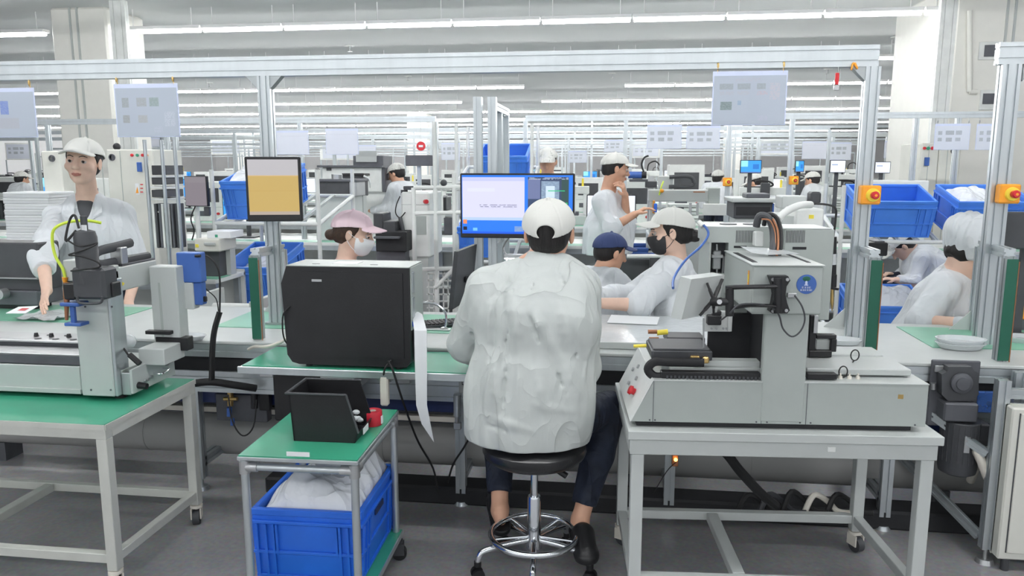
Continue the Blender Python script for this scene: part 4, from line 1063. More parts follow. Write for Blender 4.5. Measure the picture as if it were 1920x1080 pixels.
# ================= things on the line and the bench
def monitor(label, x0, x1, y0, y1, v, m, a=0.0, bez=.012, yaw=0.0, stand_to=None, name='monitor', chin=0, th=.03, back=False):
    t = T(name, label, 'monitor', a=a)
    (ua, _, _), (ub, _, _) = pv(x0, (y0+y1)/2, v, a), pv(x1, (y0+y1)/2, v, a)
    z1, z0 = pv((x0+x1)/2, y0, v, a)[2], pv((x0+x1)/2, y1, v, a)[2]
    if yaw: ub = ua+(ub-ua)/math.cos(yaw)*(1+ (.0))
    b = t.part('housing', black); b.box(ua, ub, v, v+th, z0, z1, .004)
    b = t.part('screen', m, smooth=False); b.quad([(ua+bez, v-.001, z0+bez+chin), (ub-bez, v-.001, z0+bez+chin), (ub-bez, v-.001, z1-bez), (ua+bez, v-.001, z1-bez)])
    if yaw:
        for p in t.ps: p.tf(lambda q: (ua+(q[0]-ua)*math.cos(yaw)-(q[1]-v)*math.sin(yaw), v+(q[0]-ua)*math.sin(yaw)+(q[1]-v)*math.cos(yaw), q[2]))
    uc_ = ua+(ub-ua)/2*math.cos(yaw); vc_ = v+(ub-ua)/2*math.sin(yaw)
    if stand_to is not None:
        b = t.part('stand', dark); b.box(uc_-.02, uc_+.02, vc_+.03, vc_+.05, stand_to+.01, (z0+z1)/2, .003); b.box(uc_-.09, uc_+.09, vc_-.02, vc_+.12, stand_to, stand_to+.012, .004)
    else:
        b = t.part('mount', dark); b.box(uc_-.03, uc_+.03, vc_+.02, vc_+.07, (z0+z1)/2-.03, (z0+z1)/2+.03, .003)
    t.done(); return t
m1 = rectmat('yellow_screen', (.66, .64, .67), [(0, 1, 0, .70, (.74, .52, .17)), (0, 1, .70, .715, (.85, .6, .3)), (0, 1, 0, .06, (.60, .50, .42)), (0, 1, .43, .44, (.70, .47, .14))], emit=.58)
monitor('monitor with a plain yellow and grey screen on the tall left post', 461, 556, 294, 416, 3.48, m1, yaw=.22, chin=.02)
SB = (.10, .52, .98)
desk = [(.155-.15, .57, .28, .965, (.84, .84, .95)), (.005, .57, .90, .965, (.75, .77, .95)), (.05, .30, .72, .78, (.86, .87, .97)), (.16, .50, .44, .51, (.55, .55, .66), 34), (.005, .57, .23, .28, (.70, .80, .95)),
        (.0, 1, 0, .035, (.10, .35, .90)), (.01, .045, .17, .24, (.95, .55, .35)), (.01, .045, .06, .12, (.12, .12, .2)), (.10, .14, .05, .10, (.45, .75, 1)), (.48, .56, .04, .13, (.55, .65, .75), 'photo'),
        (.60, .965, .08, .97, (.22, .28, .40)), (.60, .71, .60, .93, (.42, .46, .62)), (.72, .88, .55, .90, (.60, .70, .80), 'photo'), (.76, .84, .62, .82, (.80, .88, .97)), (.90, .965, .40, .93, (.20, .30, .30)), (.78, .93, .73, .745, (.2, .75, .5)),
        (.90, .955, .48, .54, (.25, .75, .45)), (.90, .965, .10, .38, (.12, .22, .45)), (.61, .96, .93, .965, (.75, .8, .9), 50)]
desk = [(q[0], q[1], q[2], q[3], tuple(c**2.1 for c in q[4]))+tuple(q[5:]) for q in desk]
m2 = rectmat('blue_desktop_screen', (.02, .20, .92), desk, emit=.80)
t = monitor('large monitor showing a bright blue desktop in front of the seated worker', 863, 1077, 325, 447, 3.40, m2, chin=.012, bez=.008)
# twin monitor posts with crossbars behind the monitor
t = T('monitor_mast', 'pair of tall aluminium posts with ladder frame carrying the blue desktop monitor', 'frame')
for x in (896, 923):
    u, _, z = pv(x, 182, 3.52); t.part('post', alu).beam((u, 3.52, .76), (u, 3.52, z), .038, .038, (0, 1, 0))
uL_, uR_ = pv(896, 300, 3.52)[0], pv(923, 300, 3.52)[0]
zA = pv(931, 190, 3.52)[2]
for z in (zA, zA-.33, zA-.62): t.part('side_rail', alu).beam((uR_, 3.54, z-.02), (uR_, 3.98, z-.02), .035, .035, (0, 0, 1))
for v in (3.72, 3.96): t.part('rear_post', alu).beam((uR_, v, .762), (uR_, v, zA-.04), .035, .035, (0, 1, 0))
for z in (.95, 1.5): t.part('crossbar', alu).beam((uL_, 3.52, z), (uR_, 3.52, z), .03, .03, (0, 0, 1))
t.done()
# second monitor turned sideways (dark back)
t = T('monitor', 'black monitor seen edge-on from behind, standing left of the worker', 'monitor')
q0, q1 = pv(849, 580, 3.30), pv(889, 548, 3.48)
zt4, zb4 = pv(880, 462, 3.40)[2], pv(860, 577, 3.30)[2]
b = t.part('housing', dark)
A_, B_ = Vector((q0[0]+.02, 3.28, 0)), Vector((pv(889, 500, 3.5)[0], 3.50, 0)); nn = Vector((B_.y-A_.y, A_.x-B_.x, 0)).normalized()*.02
pts = [(A_, zb4-.005, -.016), (B_, zb4+.012, -.012), (B_, zt4, .014), (A_, zt4-.01, .012)]
b.add([(p.x+l, p.y, z) for p, z, l in pts]+[(p.x+l-nn.x, p.y-nn.y, z) for p, z, l in pts], [(0, 1, 2, 3), (7, 6, 5, 4), (0, 4, 5, 1), (1, 5, 6, 2), (2, 6, 7, 3), (3, 7, 4, 0)])
c = (A_+B_)/2
t.part('mount_arm', black).box(c.x+.0, c.x+.10, c.y-.015, c.y+.015, zb4+.10, zb4+.13, .004)
t.part('stand', black).box(c.x+.07, c.x+.10, c.y-.02, c.y+.02, .772, zb4+.13, .003); t.ps[-1].box(c.x-.02, c.x+.14, c.y-.07, c.y+.07, .762, .772, .003)
t.done()
# keyboard
t = T('keyboard', 'black computer keyboard lying between the computer and the worker', 'keyboard', a=math.radians(28))
q = pz(812, 605, .78, t.a)
b = t.part('body', dark); b.box(q[0]-.20, q[0]+.20, q[1]-.065, q[1]+.065, .764, .780, .004)
kk = t.part('keys', black); kk.kind = 'stuff'
for j in range(5):
    for i in range(18): x = q[0]-.19+i*.0212; y = q[1]-.056+j*.0225; kk.box(x, x+.018, y, y+.019, .780, .786, .002)
t.done()
t = T('stapler_clamp', 'steel clamp with bent rod lying in front of the keyboard', 'clamp')
q = pz(825, 618, .765)
t.part('plate', steel).box(q[0]-.14, q[0]+.05, q[1]-.02, q[1]+.02, .762, .770, .003)
t.part('rod', chrome).tube([(q[0]+.02, q[1], .77), (q[0]+.03, q[1]+.005, .80), (q[0]+.02, q[1]+.02, .85), (q[0]-.03, q[1]+.03, .885), (q[0]-.10, q[1]+.03, .89)], .006)
t.part('knob', steel).lathe((q[0]+.02, q[1], .77), [(.018, 0), (.016, .006), (.006, .010)], 16)
t.done()
# boxes, trays and dishes lying on the line
def tray_item(label, px, py, w, d, h, m, z=.7635, n=1, name='clear_tray', cat='tray', a=0.0):
    t = T(name, label, cat, a=a); u, v, _ = pz(px, py, z, a)
    b = t.part('tray', m); zz = z
    for i in range(n):
        b.lathe((0, 0, 0), [(.01, 0), (.42, 0), (.5, h), (.52, h), (.52, h*1.15), (.47, h*1.15), (.40, h*.25), (.01, h*.2)], 20, (0, 0, 1))
        b.tf(lambda p: (u+p[0]*w, v+p[1]*d, zz+i*h*.8+p[2]), len(b.v)-160)
    t.done()
tray_item('clear plastic tray stack on the green mat at the far right end of the line', 1800, 652, .20, .14, .022, clear, n=2)
tray_item('clear plastic tray at the right edge of the picture', 1915, 640, .16, .12, .022, clear)
tray_item('clear plastic tray on the line left of the black sleeved cable', 352, 636, .17, .10, .018, clear)
tray_item('clear tray behind the grey dispensing machine near its syringe', 1580, 644, .16, .10, .02, clear)
tray_item('white oval dish lying on the line behind the black computer', 728, 556, .16, .12, .016, white, name='oval_dish', cat='dish')
t = T('fluorescent_desk_lamp', 'slim white desk lamp bar left of the worker under the blue monitor', 'lamp')
b = t.part('lamp_bar', steel); q0, q1 = pv(945, 478, 3.42), pv(985, 478, 3.42); b.box(q0[0], q1[0], 3.40, 3.44, q0[2]-.012, q0[2]+.004, .003)
b = t.part('tube', tubem); b.box(q0[0]+.004, q1[0]-.004, 3.405, 3.435, q0[2]-.016, q0[2]-.012, 0)
b = t.part('arm', steel); b.tube([(q0[0]+.01, 3.43, q0[2]), (q0[0]-.01, 3.46, q0[2]+.03), (q0[0]+.02, 3.5, q0[2]+.08)], .004); b.tube([(q0[0]+.01, 3.43, .762), (q0[0]+.01, 3.43, q0[2]-.01)], .005)
t.done()
# small hardware below the line
def under(label, parts, name, cat):
    t = T(name, label, cat)
    for n_, m_, fn in parts: fn(t.part(n_, m_))
    t.done()
under('white junction bracket under the line edge left of the worker', [('plate', greyl, lambda b: b.pbox(860, 884, 708, 738, 3.195, .03, .003)), ('hole', dark, lambda b: b.pbox(866, 877, 712, 722, 3.193, .003, 0))], 'junction_bracket', 'bracket')
under('aluminium pneumatic cylinder hanging under the line left of the worker', [('body', alu, lambda b: b.cyl(pv(857, 740, 3.22), pv(857, 780, 3.22), .016, n=14)), ('rod', steel, lambda b: b.cyl(pv(857, 780, 3.22), pv(857, 800, 3.22), .007)), ('clevis', steel, lambda b: b.pbox(850, 864, 793, 806, 3.21, .02, .003))], 'pneumatic_cylinder', 'cylinder')
under('air valve group with brass and blue parts under the line at left', [('manifold', darkg, lambda b: b.pbox(405, 500, 740, 790, 3.31, .05, .003)), ('brass_valve', brass, lambda b: (b.cyl(pv(432, 735, 3.28), pv(432, 760, 3.28), .014), b.cyl(pv(420, 748, 3.27), pv(445, 748, 3.27), .009))), ('blue_valve', blued, lambda b: (b.cyl(pv(430, 764, 3.28), pv(430, 780, 3.28), .012), b.cyl(pv(436, 785, 3.28), pv(436, 797, 3.28), .01))), ('black_valve', black, lambda b: (b.cyl(pv(477, 735, 3.26), pv(477, 765, 3.26), .016), b.pbox(485, 505, 735, 770, 3.27, .03, .003)))], 'air_valve', 'valve')
under('small amber indicator light under the line behind the right table', [('lamp', indic, lambda b: b.sphere(pv(1267, 862, 3.20), .008)), ('body', copper, lambda b: b.pbox(1260, 1272, 850, 875, 3.21, .03, .002)), ('cable', rubber, lambda b: b.ptube([(1268, 866, 3.2), (1250, 884, 3.19), (1225, 925, 3.18)], .002))], 'indicator_lamp', 'indicator')
cable('thick black hose hanging from the right table down to the floor', [(1345, 840, 2.80), (1362, 850, 2.82), (1385, 880, 2.88), (1410, 908, 2.95), (1432, 930, 3.0), (1455, 948, 3.03)], .019, name='hose', cat='hose')
t = T('cable_pile', 'dark pile of cables and pipes on the floor behind the right table', 'cable')
rnd = random.Random(11)
for k, m_ in enumerate((rubber, dark, rubber, beige, rubber)):
    x = 1400+k*42; t.part('coil', m_).ptube([(x-18, 962, 3.12), (x, 935-rnd.random()*14, 3.14), (x+26, 940, 3.16), (x+44, 958, 3.12), (x+70, 962, 3.10)], .012)
t.done()

# ================= drive unit and hose at the right end under the line
t = T('drive_motor', 'dark gearbox with round flange and motor under the right end of the line', 'motor')
vq = 3.14
b = t.part('mounting_plate', darkg); b.pbox(1742, 1834, 676, 800, vq+.05, .012, .004)
b = t.part('gearbox', dark); b.prism([(pv(x, y, vq)[0], pv(x, y, vq)[2]) for x, y in ((1778, 688), (1822, 688), (1828, 697), (1835, 700), (1835, 740), (1822, 752), (1778, 752), (1766, 740), (1766, 702), (1776, 697))], 1, vq, vq+.05)
q = pv(1802, 718, vq); b = t.part('flange', darkg); b.lathe((q[0], q[1], q[2]), [(.032, 0), (.042, .004), (.040, .012), (.026, .016), (.024, .022), (.001, .022)][::1], 28, (0, -1, 0))
b = t.part('rating_plate', steel); b.pbox(1753, 1772, 686, 698, vq+.04, .008, .001)
b = t.part('motor_top', darkg); b.pbox(1770, 1835, 757, 792, vq-.02, .12, .006)
b = t.part('motor_housing', dark); cu_, _, _ = pv(1795, 840, vq+.05); zt5, zb5 = pv(1795, 792, vq)[2], pv(1795, 893, vq)[2]
b.lathe((cu_, vq+.04, zb5), [(.05, 0), (.068, .01), (.072, .03), (.072, zt5-zb5-.004), (.068, zt5-zb5)], 28)
fn_ = t.part('cooling_fin', dark); fn_.kind = 'stuff'
for k in range(22): a_ = k*2*math.pi/22; c_, s_ = math.cos(a_), math.sin(a_); fn_.box(cu_+.071*c_-.002, cu_+.071*c_+.002, vq+.04+.071*s_-.002, vq+.04+.071*s_+.002, zb5+.06, zt5-.01)
b = t.part('terminal_box', dark); b.pbox(1824, 1857, 796, 838, vq, .08, .006)
b = t.part('nameplate', steel); b.pbox(1808, 1819, 820, 850, vq-.035, .003, .001)
b = t.part('bottom_nut', steel); b.cyl(pv(1750, 718, vq+.04), pv(1750, 730, vq+.04), .01)
t.done()
t = T('waste_hose', 'thick white looped hose beside the motor at the right', 'hose')
t.part('hose', beige).ptube([(1820, 900, 3.3), (1832, 868, 3.16), (1832, 846, 3.10), (1842, 870, 3.08), (1855, 900, 3.08), (1867, 890, 3.10), (1862, 860, 3.12), (1850, 840, 3.14)], .017, n=14)
t.part('end_cuff', greyl).cyl(pv(1848, 838, 3.14), pv(1853, 846, 3.14), .02)
t.done()
t = T('blue_cover', 'translucent blue cover plate behind the motor', 'cover'); t.part('cover', blueg).pbox(1832, 1878, 735, 775, 3.21, .02, .004); t.done()
# posts and cabinet at the right edge
t = T('support_stand', 'aluminium floor frame with slanting brace beside the motor at right', 'frame')
for x, v in ((1872, 3.05), (1902, 3.18)):
    u = pv(x, 800, v)[0]; p = t.part('post', alu); p.beam((u, v, .06), (u, v, .745), .045, .04, (0, 1, 0)); leg_foot(t.part('levelling_foot', steel), u, v)
u0_ = pv(1872, 800, 3.05)[0]; u1_ = pv(1902, 800, 3.18)[0]
for z in (.69, .63, .52): t.part('crossbar', alu).beam((u0_, 3.06, z), (u0_+1.6, 3.06, z), .035, .035, (0, 0, 1))
t.part('brace', alu).beam((u0_-.02, 3.07, .10), (u0_-.22, 3.50, .30), .03, .03, (0, 0, 1))
t.part('brace', alu).beam((u0_-.02, 3.07, .44), (u0_-.20, 3.22, .56), .03, .03, (0, 0, 1))
t.part('end_post', alu).beam((u0_+1.6, 3.06, 0), (u0_+1.6, 3.06, .745), .045, .04, (0, 1, 0))
t.done()
t = T('steel_cabinet', 'beige steel cabinet with framed door at the right edge under the line', 'cabinet')
u, _, _ = pv(1887, 880, 2.98); b = t.part('body', cream); zt6 = pv(1900, 765, 2.98)[2]; zb6 = .05
b.box(u, u+.5, 2.98, 3.03, zb6, zt6, .006); b.box(u, u+.5, 3.03, 3.04, zb6, zt6)
b = t.part('door', cream); b.box(u+.03, u+.46, 2.974, 2.98, zb6+.03, zt6-.02, .002)
b = t.part('door_gap', dark); b.box(u+.026, u+.03, 2.978, 2.981, zb6+.03, zt6-.02)
b = t.part('foot', dark); b.cyl((u+.04, 3.0, 0), (u+.04, 3.0, zb6), .015); b.cyl((u+.44, 3.0, 0), (u+.44, 3.0, zb6), .015)
t.done()
# ================= people: one smooth body surface each, clothes as child meshes
class SDF:
    def __init__(s, lo, hi, res):
        s.lo = np.array(lo, float); s.res = res
        n = np.ceil((np.array(hi)-s.lo)/res).astype(int)+1; s.n = n
        s.D = np.full(n, .15, np.float32); s.ax = [s.lo[i]+res*np.arange(n[i]) for i in range(3)]
    def _sub(s, c, r):
        sl = []
        for i in range(3):
            a_ = max(0, int((c[i]-r[i]-s.lo[i])/s.res)-1); b_ = min(s.n[i], int((c[i]+r[i]-s.lo[i])/s.res)+2)
            if b_ <= a_: return None, None
            sl.append(slice(a_, b_))
        X = [s.ax[i][sl[i]] for i in range(3)]
        return tuple(sl), (X[0][:, None, None], X[1][None, :, None], X[2][None, None, :])
    def put(s, c, r, fn, k=.0, cut=False):
        r = np.array(r, float)+.03+k
        sl, P = s._sub(c, r)
        if sl is None: return
        d = fn(*P); a_ = s.D[sl]
        if cut:
            d = -d
            h = np.clip(.5-.5*(a_-d)/max(k, 1e-5), 0, 1); s.D[sl] = a_+(d-a_)*h+max(k, 1e-5)*h*(1-h)
        else:
            h = np.clip(.5+.5*(a_-d)/max(k, 1e-5), 0, 1); s.D[sl] = a_+(d-a_)*h-max(k, 1e-5)*h*(1-h)
    def cone(s, a, b, ra, rb, k=.015, flat=False, cut=False):
        a, b = np.array(a, float), np.array(b, float); ba = b-a; L = float(ba@ba); m = max(ra, rb)
        def fn(x, y, z):
            px, py, pz_ = x-a[0], y-a[1], z-a[2]
            t = (px*ba[0]+py*ba[1]+pz_*ba[2])/L; h = np.clip(t, 0, 1)
            d = np.sqrt((px-ba[0]*h)**2+(py-ba[1]*h)**2+(pz_-ba[2]*h)**2)-(ra+(rb-ra)*h)
            if flat: d = np.maximum(d, (t-1)*math.sqrt(L))
            return d
        s.put((a+b)/2, np.abs(ba)/2+m, fn, k, cut)
    def ell(s, c, r, R=None, k=.015, cut=False):
        c = np.array(c, float); r = np.array(r, float); R = np.eye(3) if R is None else R
        mr = float(min(r))
        def fn(x, y, z):
            px, py, pz_ = x-c[0], y-c[1], z-c[2]
            q = [(px*R[0, i]+py*R[1, i]+pz_*R[2, i])/r[i] for i in range(3)]
            k0 = np.sqrt(q[0]**2+q[1]**2+q[2]**2); k1 = np.sqrt((q[0]/r[0])**2+(q[1]/r[1])**2+(q[2]/r[2])**2)+1e-9
            return k0*(k0-1)/k1
        s.put(c, [max(r)]*3, fn, k, cut)
    def ecyl(s, a, b, ra, rb, xax, k=.02, pw=2.0):
        "elliptic tapered trunk from a to b; ra, rb = (half width, half depth)"
        a, b = np.array(a, float), np.array(b, float); w = b-a; L = np.linalg.norm(w); w = w/L
        x_ = np.array(xax, float); x_ = x_-w*(x_@w); x_ /= np.linalg.norm(x_); y_ = np.cross(w, x_)
        def fn(x, y, z):
            px, py, pz_ = x-a[0], y-a[1], z-a[2]
            t = px*w[0]+py*w[1]+pz_*w[2]; u = px*x_[0]+py*x_[1]+pz_*x_[2]; v = px*y_[0]+py*y_[1]+pz_*y_[2]
            h = np.clip(t/L, 0, 1); rx = ra[0]+(rb[0]-ra[0])*h; ry = ra[1]+(rb[1]-ra[1])*h
            d = ((np.abs(u/rx)**pw+np.abs(v/ry)**pw)**(1/pw)-1)*np.minimum(rx, ry)
            q = np.maximum(np.maximum(-t, t-L), 0)
            mr = np.minimum(rx, ry); d2 = ((np.abs(u/rx)**pw+np.abs(v/ry)**pw+np.abs(q/(mr*.9))**pw)**(1/pw)-1)*mr
            return np.where(q > 0, d2, d)
        m = max(ra[0], rb[0], ra[1], rb[1]); s.put((a+b)/2, np.abs(b-a)/2+m, fn, k)
    def snap(s, p):
        i, k = (int(round((p[q]-s.lo[q])/s.res)) for q in (0, 2))
        i = min(max(i, 0), s.n[0]-1); k = min(max(k, 0), s.n[2]-1); w = np.nonzero(s.D[i, :, k] < 0)[0]
        return np.array((p[0], s.ax[1][w[0]] if len(w) else p[1], p[2]))
    def plane_cut(s, p, n):
        "remove everything on the side n points to"
        x, y, z = s.ax[0][:, None, None], s.ax[1][None, :, None], s.ax[2][None, None, :]
        d = (x-p[0])*n[0]+(y-p[1])*n[1]+(z-p[2])*n[2]
        s.D = np.maximum(s.D, d.astype(np.float32))
    def ripple(s, amp, seed, f=1.0, dirs=None):
        x, y, z = s.ax[0][:, None, None], s.ax[1][None, :, None], s.ax[2][None, None, :]
        r_ = np.random.RandomState(seed); D = 0
        for i in range(5):
            kx, ky, kz = (r_.uniform(-1, 1, 3)+np.array([.35, 0, 0]))*np.array([42, 26, 9])*f; m = r_.uniform(-12, 12, 3)*f
            ph = kx*x+ky*y+kz*z+r_.uniform(0, 6)+1.6*np.sin(m[0]*x+m[1]*y+m[2]*z+r_.uniform(0, 6))
            D = D+(1-2*np.abs(np.sin(ph*.5)))*r_.uniform(.5, 1)
        s.D = s.D+(amp*D/2.2).astype(np.float32)
    def mesh(s):
        D = s.D.copy(); D[0] = D[-1] = 1e-2; D[:, 0] = D[:, -1] = 1e-2; D[:, :, 0] = D[:, :, -1] = 1e-2
        I = D < 0; n = D.shape
        A = np.zeros(np.array(n)-1, np.int8)
        for i in (0, 1):
            for j in (0, 1):
                for k in (0, 1): A += I[i:n[0]-1+i, j:n[1]-1+j, k:n[2]-1+k]
        act = (A > 0) & (A < 8); ids = np.full(act.shape, -1, np.int64); cells = np.argwhere(act); ids[act] = np.arange(len(cells))
        S = np.zeros((len(cells), 3)); N_ = np.zeros(len(cells))
        cs = [(i, j, k) for i in (0, 1) for j in (0, 1) for k in (0, 1)]
        vals = {c: D[cells[:, 0]+c[0], cells[:, 1]+c[1], cells[:, 2]+c[2]] for c in cs}
        for c in cs:
            for ax in range(3):
                if c[ax]: continue
                e = list(c); e[ax] = 1; e = tuple(e); a_, b_ = vals[c], vals[e]; m = (a_ < 0) != (b_ < 0)
                t = np.where(m, a_/np.where(m, a_-b_, 1), 0)
                p = np.tile(np.array(c, float), (len(cells), 1)); p[:, ax] += t
                S += p*m[:, None]; N_ += m
        V = (cells+S/N_[:, None])*s.res+s.lo
        Q = []
        for ax in range(3):
            o = [i for i in range(3) if i != ax]
            sl0 = [slice(1, n[i]-1) for i in range(3)]; sl0[ax] = slice(0, n[ax]-1); sl1 = list(sl0); sl1[ax] = slice(1, n[ax])
            a_, b_ = I[tuple(sl0)], I[tuple(sl1)]; off = np.array([1, 1, 1]); off[ax] = 0
            for flip, mm in ((False, a_ & ~b_), (True, ~a_ & b_)):
                g = np.argwhere(mm)+off
                if not len(g): continue
                q = []
                for d1, d2 in ((0, 0), (-1, 0), (-1, -1), (0, -1)):
                    h = g.copy(); h[:, o[0]] += d1; h[:, o[1]] += d2; q.append(ids[h[:, 0], h[:, 1], h[:, 2]])
                q = np.stack(q, 1)
                if flip ^ (ax == 1): q = q[:, ::-1]
                Q.append(q)
        Q = np.concatenate(Q)
        return V, Q
def rotm(yaw=0, pitch=0, roll=0):
    "columns: right, forward, up of a frame facing +Y; yaw left, pitch > 0 looks up"
    return np.array((Matrix.Rotation(yaw, 3, 'Z') @ Matrix.Rotation(pitch, 3, 'X') @ Matrix.Rotation(roll, 3, 'Y')))
def hand(S, w, d, n, side, curl=.35, spread=.06, k=.006, sc=1.0, thumb=.5):
    "wrist w, finger direction d, palm normal n (palm side), side +1: thumb towards cross(d,n)"
    w, d, n = (np.array(q, float) for q in (w, d, n)); d /= np.linalg.norm(d); n = n-d*(n@d); n /= np.linalg.norm(n); t = np.cross(d, n)*side
    S.ecyl(w+d*.0, w+d*.085*sc, (.030*sc, .017*sc), (.040*sc, .014*sc), t, k=.015)
    for o, L, r in ((.029, .068, .0088), (.010, .078, .0090), (-.010, .072, .0086), (-.028, .056, .0078)):
        p = w+d*.082*sc+t*o*sc; ang = .12; fd = d+t*o*spread*20*.12
        seg = (.45, .32, .26)
        for i, f in enumerate(seg):
            ang2 = ang+curl*(1+i*.9)
            q = fd*math.cos(ang2)+n*math.sin(ang2); q /= np.linalg.norm(q); e = p+q*L*f*sc
            S.cone(p, e, r*sc*(1-.08*i), r*sc*(1-.08*(i+1)), k=.003); p = e
    p = w+d*.025*sc+t*.026*sc
    q = d*.62+t*.62+n*.35*thumb*2; q /= np.linalg.norm(q); e = p+q*.042*sc; S.cone(p, e, .0135*sc, .0105*sc, k=.008)
    q = d*.9+t*.25+n*.35*thumb*2; q /= np.linalg.norm(q); S.cone(e, e+q*.034*sc, .0105*sc, .0085*sc, k=.004)
def head_prims(S, c, R, detail=True, sc=1.0):
    W_ = lambda p: np.array(c)+R@(np.array(p, float)*sc)
    E = lambda p, r, k=.012, cut=False, Rl=None: S.ell(W_(p), np.array(r)*sc, R if Rl is None else R@Rl, k, cut)
    E((0, -.012, .03), (.074, .094, .086)); E((0, .012, -.02), (.066, .076, .086)); E((0, .038, -.075), (.043, .042, .036), .02)
    E((0, .060, -.098), (.022, .020, .014), .015)
    if detail:
        for s_ in (-1, 1):
            E((s_*.045, .052, -.028), (.022, .026, .022), .015); E((s_*.031, .094, .002), (.017, .012, .010), .010, True)
            E((s_*.077, -.008, -.008), (.008, .018, .031), .006); E((s_*.083, -.003, -.006), (.005, .009, .018), .004, True)
            E((s_*.012, .096, -.034), (.010, .010, .008), .006)
        E((0, .074, .024), (.048, .016, .012), .012)
        S.cone(W_((0, .084, .010)), W_((0, .106, -.030)), .009*sc, .012*sc, .010)
        E((0, .086, -.060), (.022, .010, .006), .006); E((0, .083, -.071), (.018, .010, .007), .006)
    else:
        for s_ in (-1, 1): E((s_*.077, -.008, -.008), (.010, .018, .031), .006)
        S.cone(W_((0, .084, .010)), W_((0, .104, -.030)), .011*sc, .013*sc, .010)
def cap_mesh(c, R, sc=1.0, opening=False, res=.004, puff=0.0, bill=True, tilt=-.10):
    "baseball cap crown (and bill) as a shell, local to the head"
    Rc = R@rotm(0, tilt); S = SDF(np.array(c)-.24, np.array(c)+.24, res)
    W_ = lambda p: np.array(c)+Rc@(np.array(p, float)*sc)
    r0 = np.array((.092+puff, .112+puff, .092+puff))*sc
    S.ell(W_((0, -.012, .030)), r0, Rc, 0)
    if puff:
        pass
    x, y, z = S.ax[0][:, None, None]-c[0], S.ax[1][None, :, None]-c[1], S.ax[2][None, None, :]-c[2]
    lx, ly, lz = [(x*Rc[0, i]+y*Rc[1, i]+z*Rc[2, i])/sc for i in range(3)]
    # panel seams
    th = np.arctan2(ly+.012, lx)
    sd = np.abs(((th/(math.pi/3)+.5) % 1)-.5)*(math.pi/3)*np.sqrt(lx**2+(ly+.012)**2)
    S.D += (.0022*np.exp(-(sd/.0035)**2)).astype(np.float32)
    S.put(W_((0, -.012, .026)), r0, lambda *a: 0*a[0]+1, 0)
    inner = SDF(S.lo, S.lo+(S.n-1)*res, res); inner.ell(W_((0, -.012, .026)), r0-.006*sc, Rc, 0)
    m = [min(a_, b_) for a_, b_ in zip(S.D.shape, inner.D.shape)]
    S.D = S.D[:m[0], :m[1], :m[2]]; S.n = np.array(m); S.ax = [a_[:q] for a_, q in zip(S.ax, m)]; inner.D = inner.D[:m[0], :m[1], :m[2]]
    lx, ly, lz = (q[:m[0], :m[1], :m[2]] for q in (lx, ly, lz))
    S.D = np.maximum(S.D, -inner.D)
    S.D = np.maximum(S.D, ((.038-.10*np.clip(-ly-.01, 0, .2)*1.6)-lz).astype(np.float32)*sc)
    S.ell(W_((0, -.012, .124+puff)), (.009, .009, .006), Rc, .003)
    if opening:
        S.ell(W_((0, -.125, .040)), (.030*sc, .05*sc, .024*sc), Rc, .004, True)
    if bill:
        B = (lz-(.046-4.2*lx**2-.22*(ly-.09)))
        e = np.sqrt((lx/.080)**2+((ly-.075)/.098)**2)
        d = np.maximum(np.maximum((e-1)*.07, np.abs(B)-.0035), .055-ly)*sc
        S.D = np.minimum(S.D, d.astype(np.float32))
    return S.mesh()
def bouffant_mesh(c, R, sc=1.0, res=.006):
    S = SDF(np.array(c)-.24, np.array(c)+.24, res); W_ = lambda p: np.array(c)+R@(np.array(p, float)*sc)
    S.ell(W_((0, -.035, .055)), (.115*sc, .138*sc, .105*sc), R); S.ell(W_((0, -.02, .02)), (.096*sc, .112*sc, .06*sc), R, .02)
    S.ripple(.012, 5, 2.4)
    pc = W_((0, .05, .015)); n = R@np.array((0, .62, -.78)); S.plane_cut(pc, n)
    return S.mesh()
class Person:
    def __init__(s, label, x, y, yaw, group=None, z=0.0, sc=1.0):
        s.e = bpy.data.objects.new('person', None); s.e.empty_display_size = .1; C.objects.link(s.e)
        s.e.location = (x, y, z); s.e.rotation_euler = (0, 0, yaw); s.e['label'] = label; s.e['category'] = 'person'
        if group: s.e['group'] = group
        if sc != 1: s.e.scale = (sc, sc, sc)
    def add(s, name, VQ, m, label=None, parent=None):
        V, Q = VQ
        o = bpy.data.objects.new(name, npmesh(name, V, Q, m)); C.objects.link(o); o.parent = parent or s.e
        if label: o['label'] = label
        return o
    def addmb(s, name, fn, m, label=None, parent=None):
        b = MB(name, m); fn(b); o = bpy.data.objects.new(name, b.mesh((0, 0, 0))); C.objects.link(o); o.parent = parent or s.e
        if label: o['label'] = label
        return o
def lerp(a, b, t): return tuple(a[i]+(b[i]-a[i])*t for i in range(3))
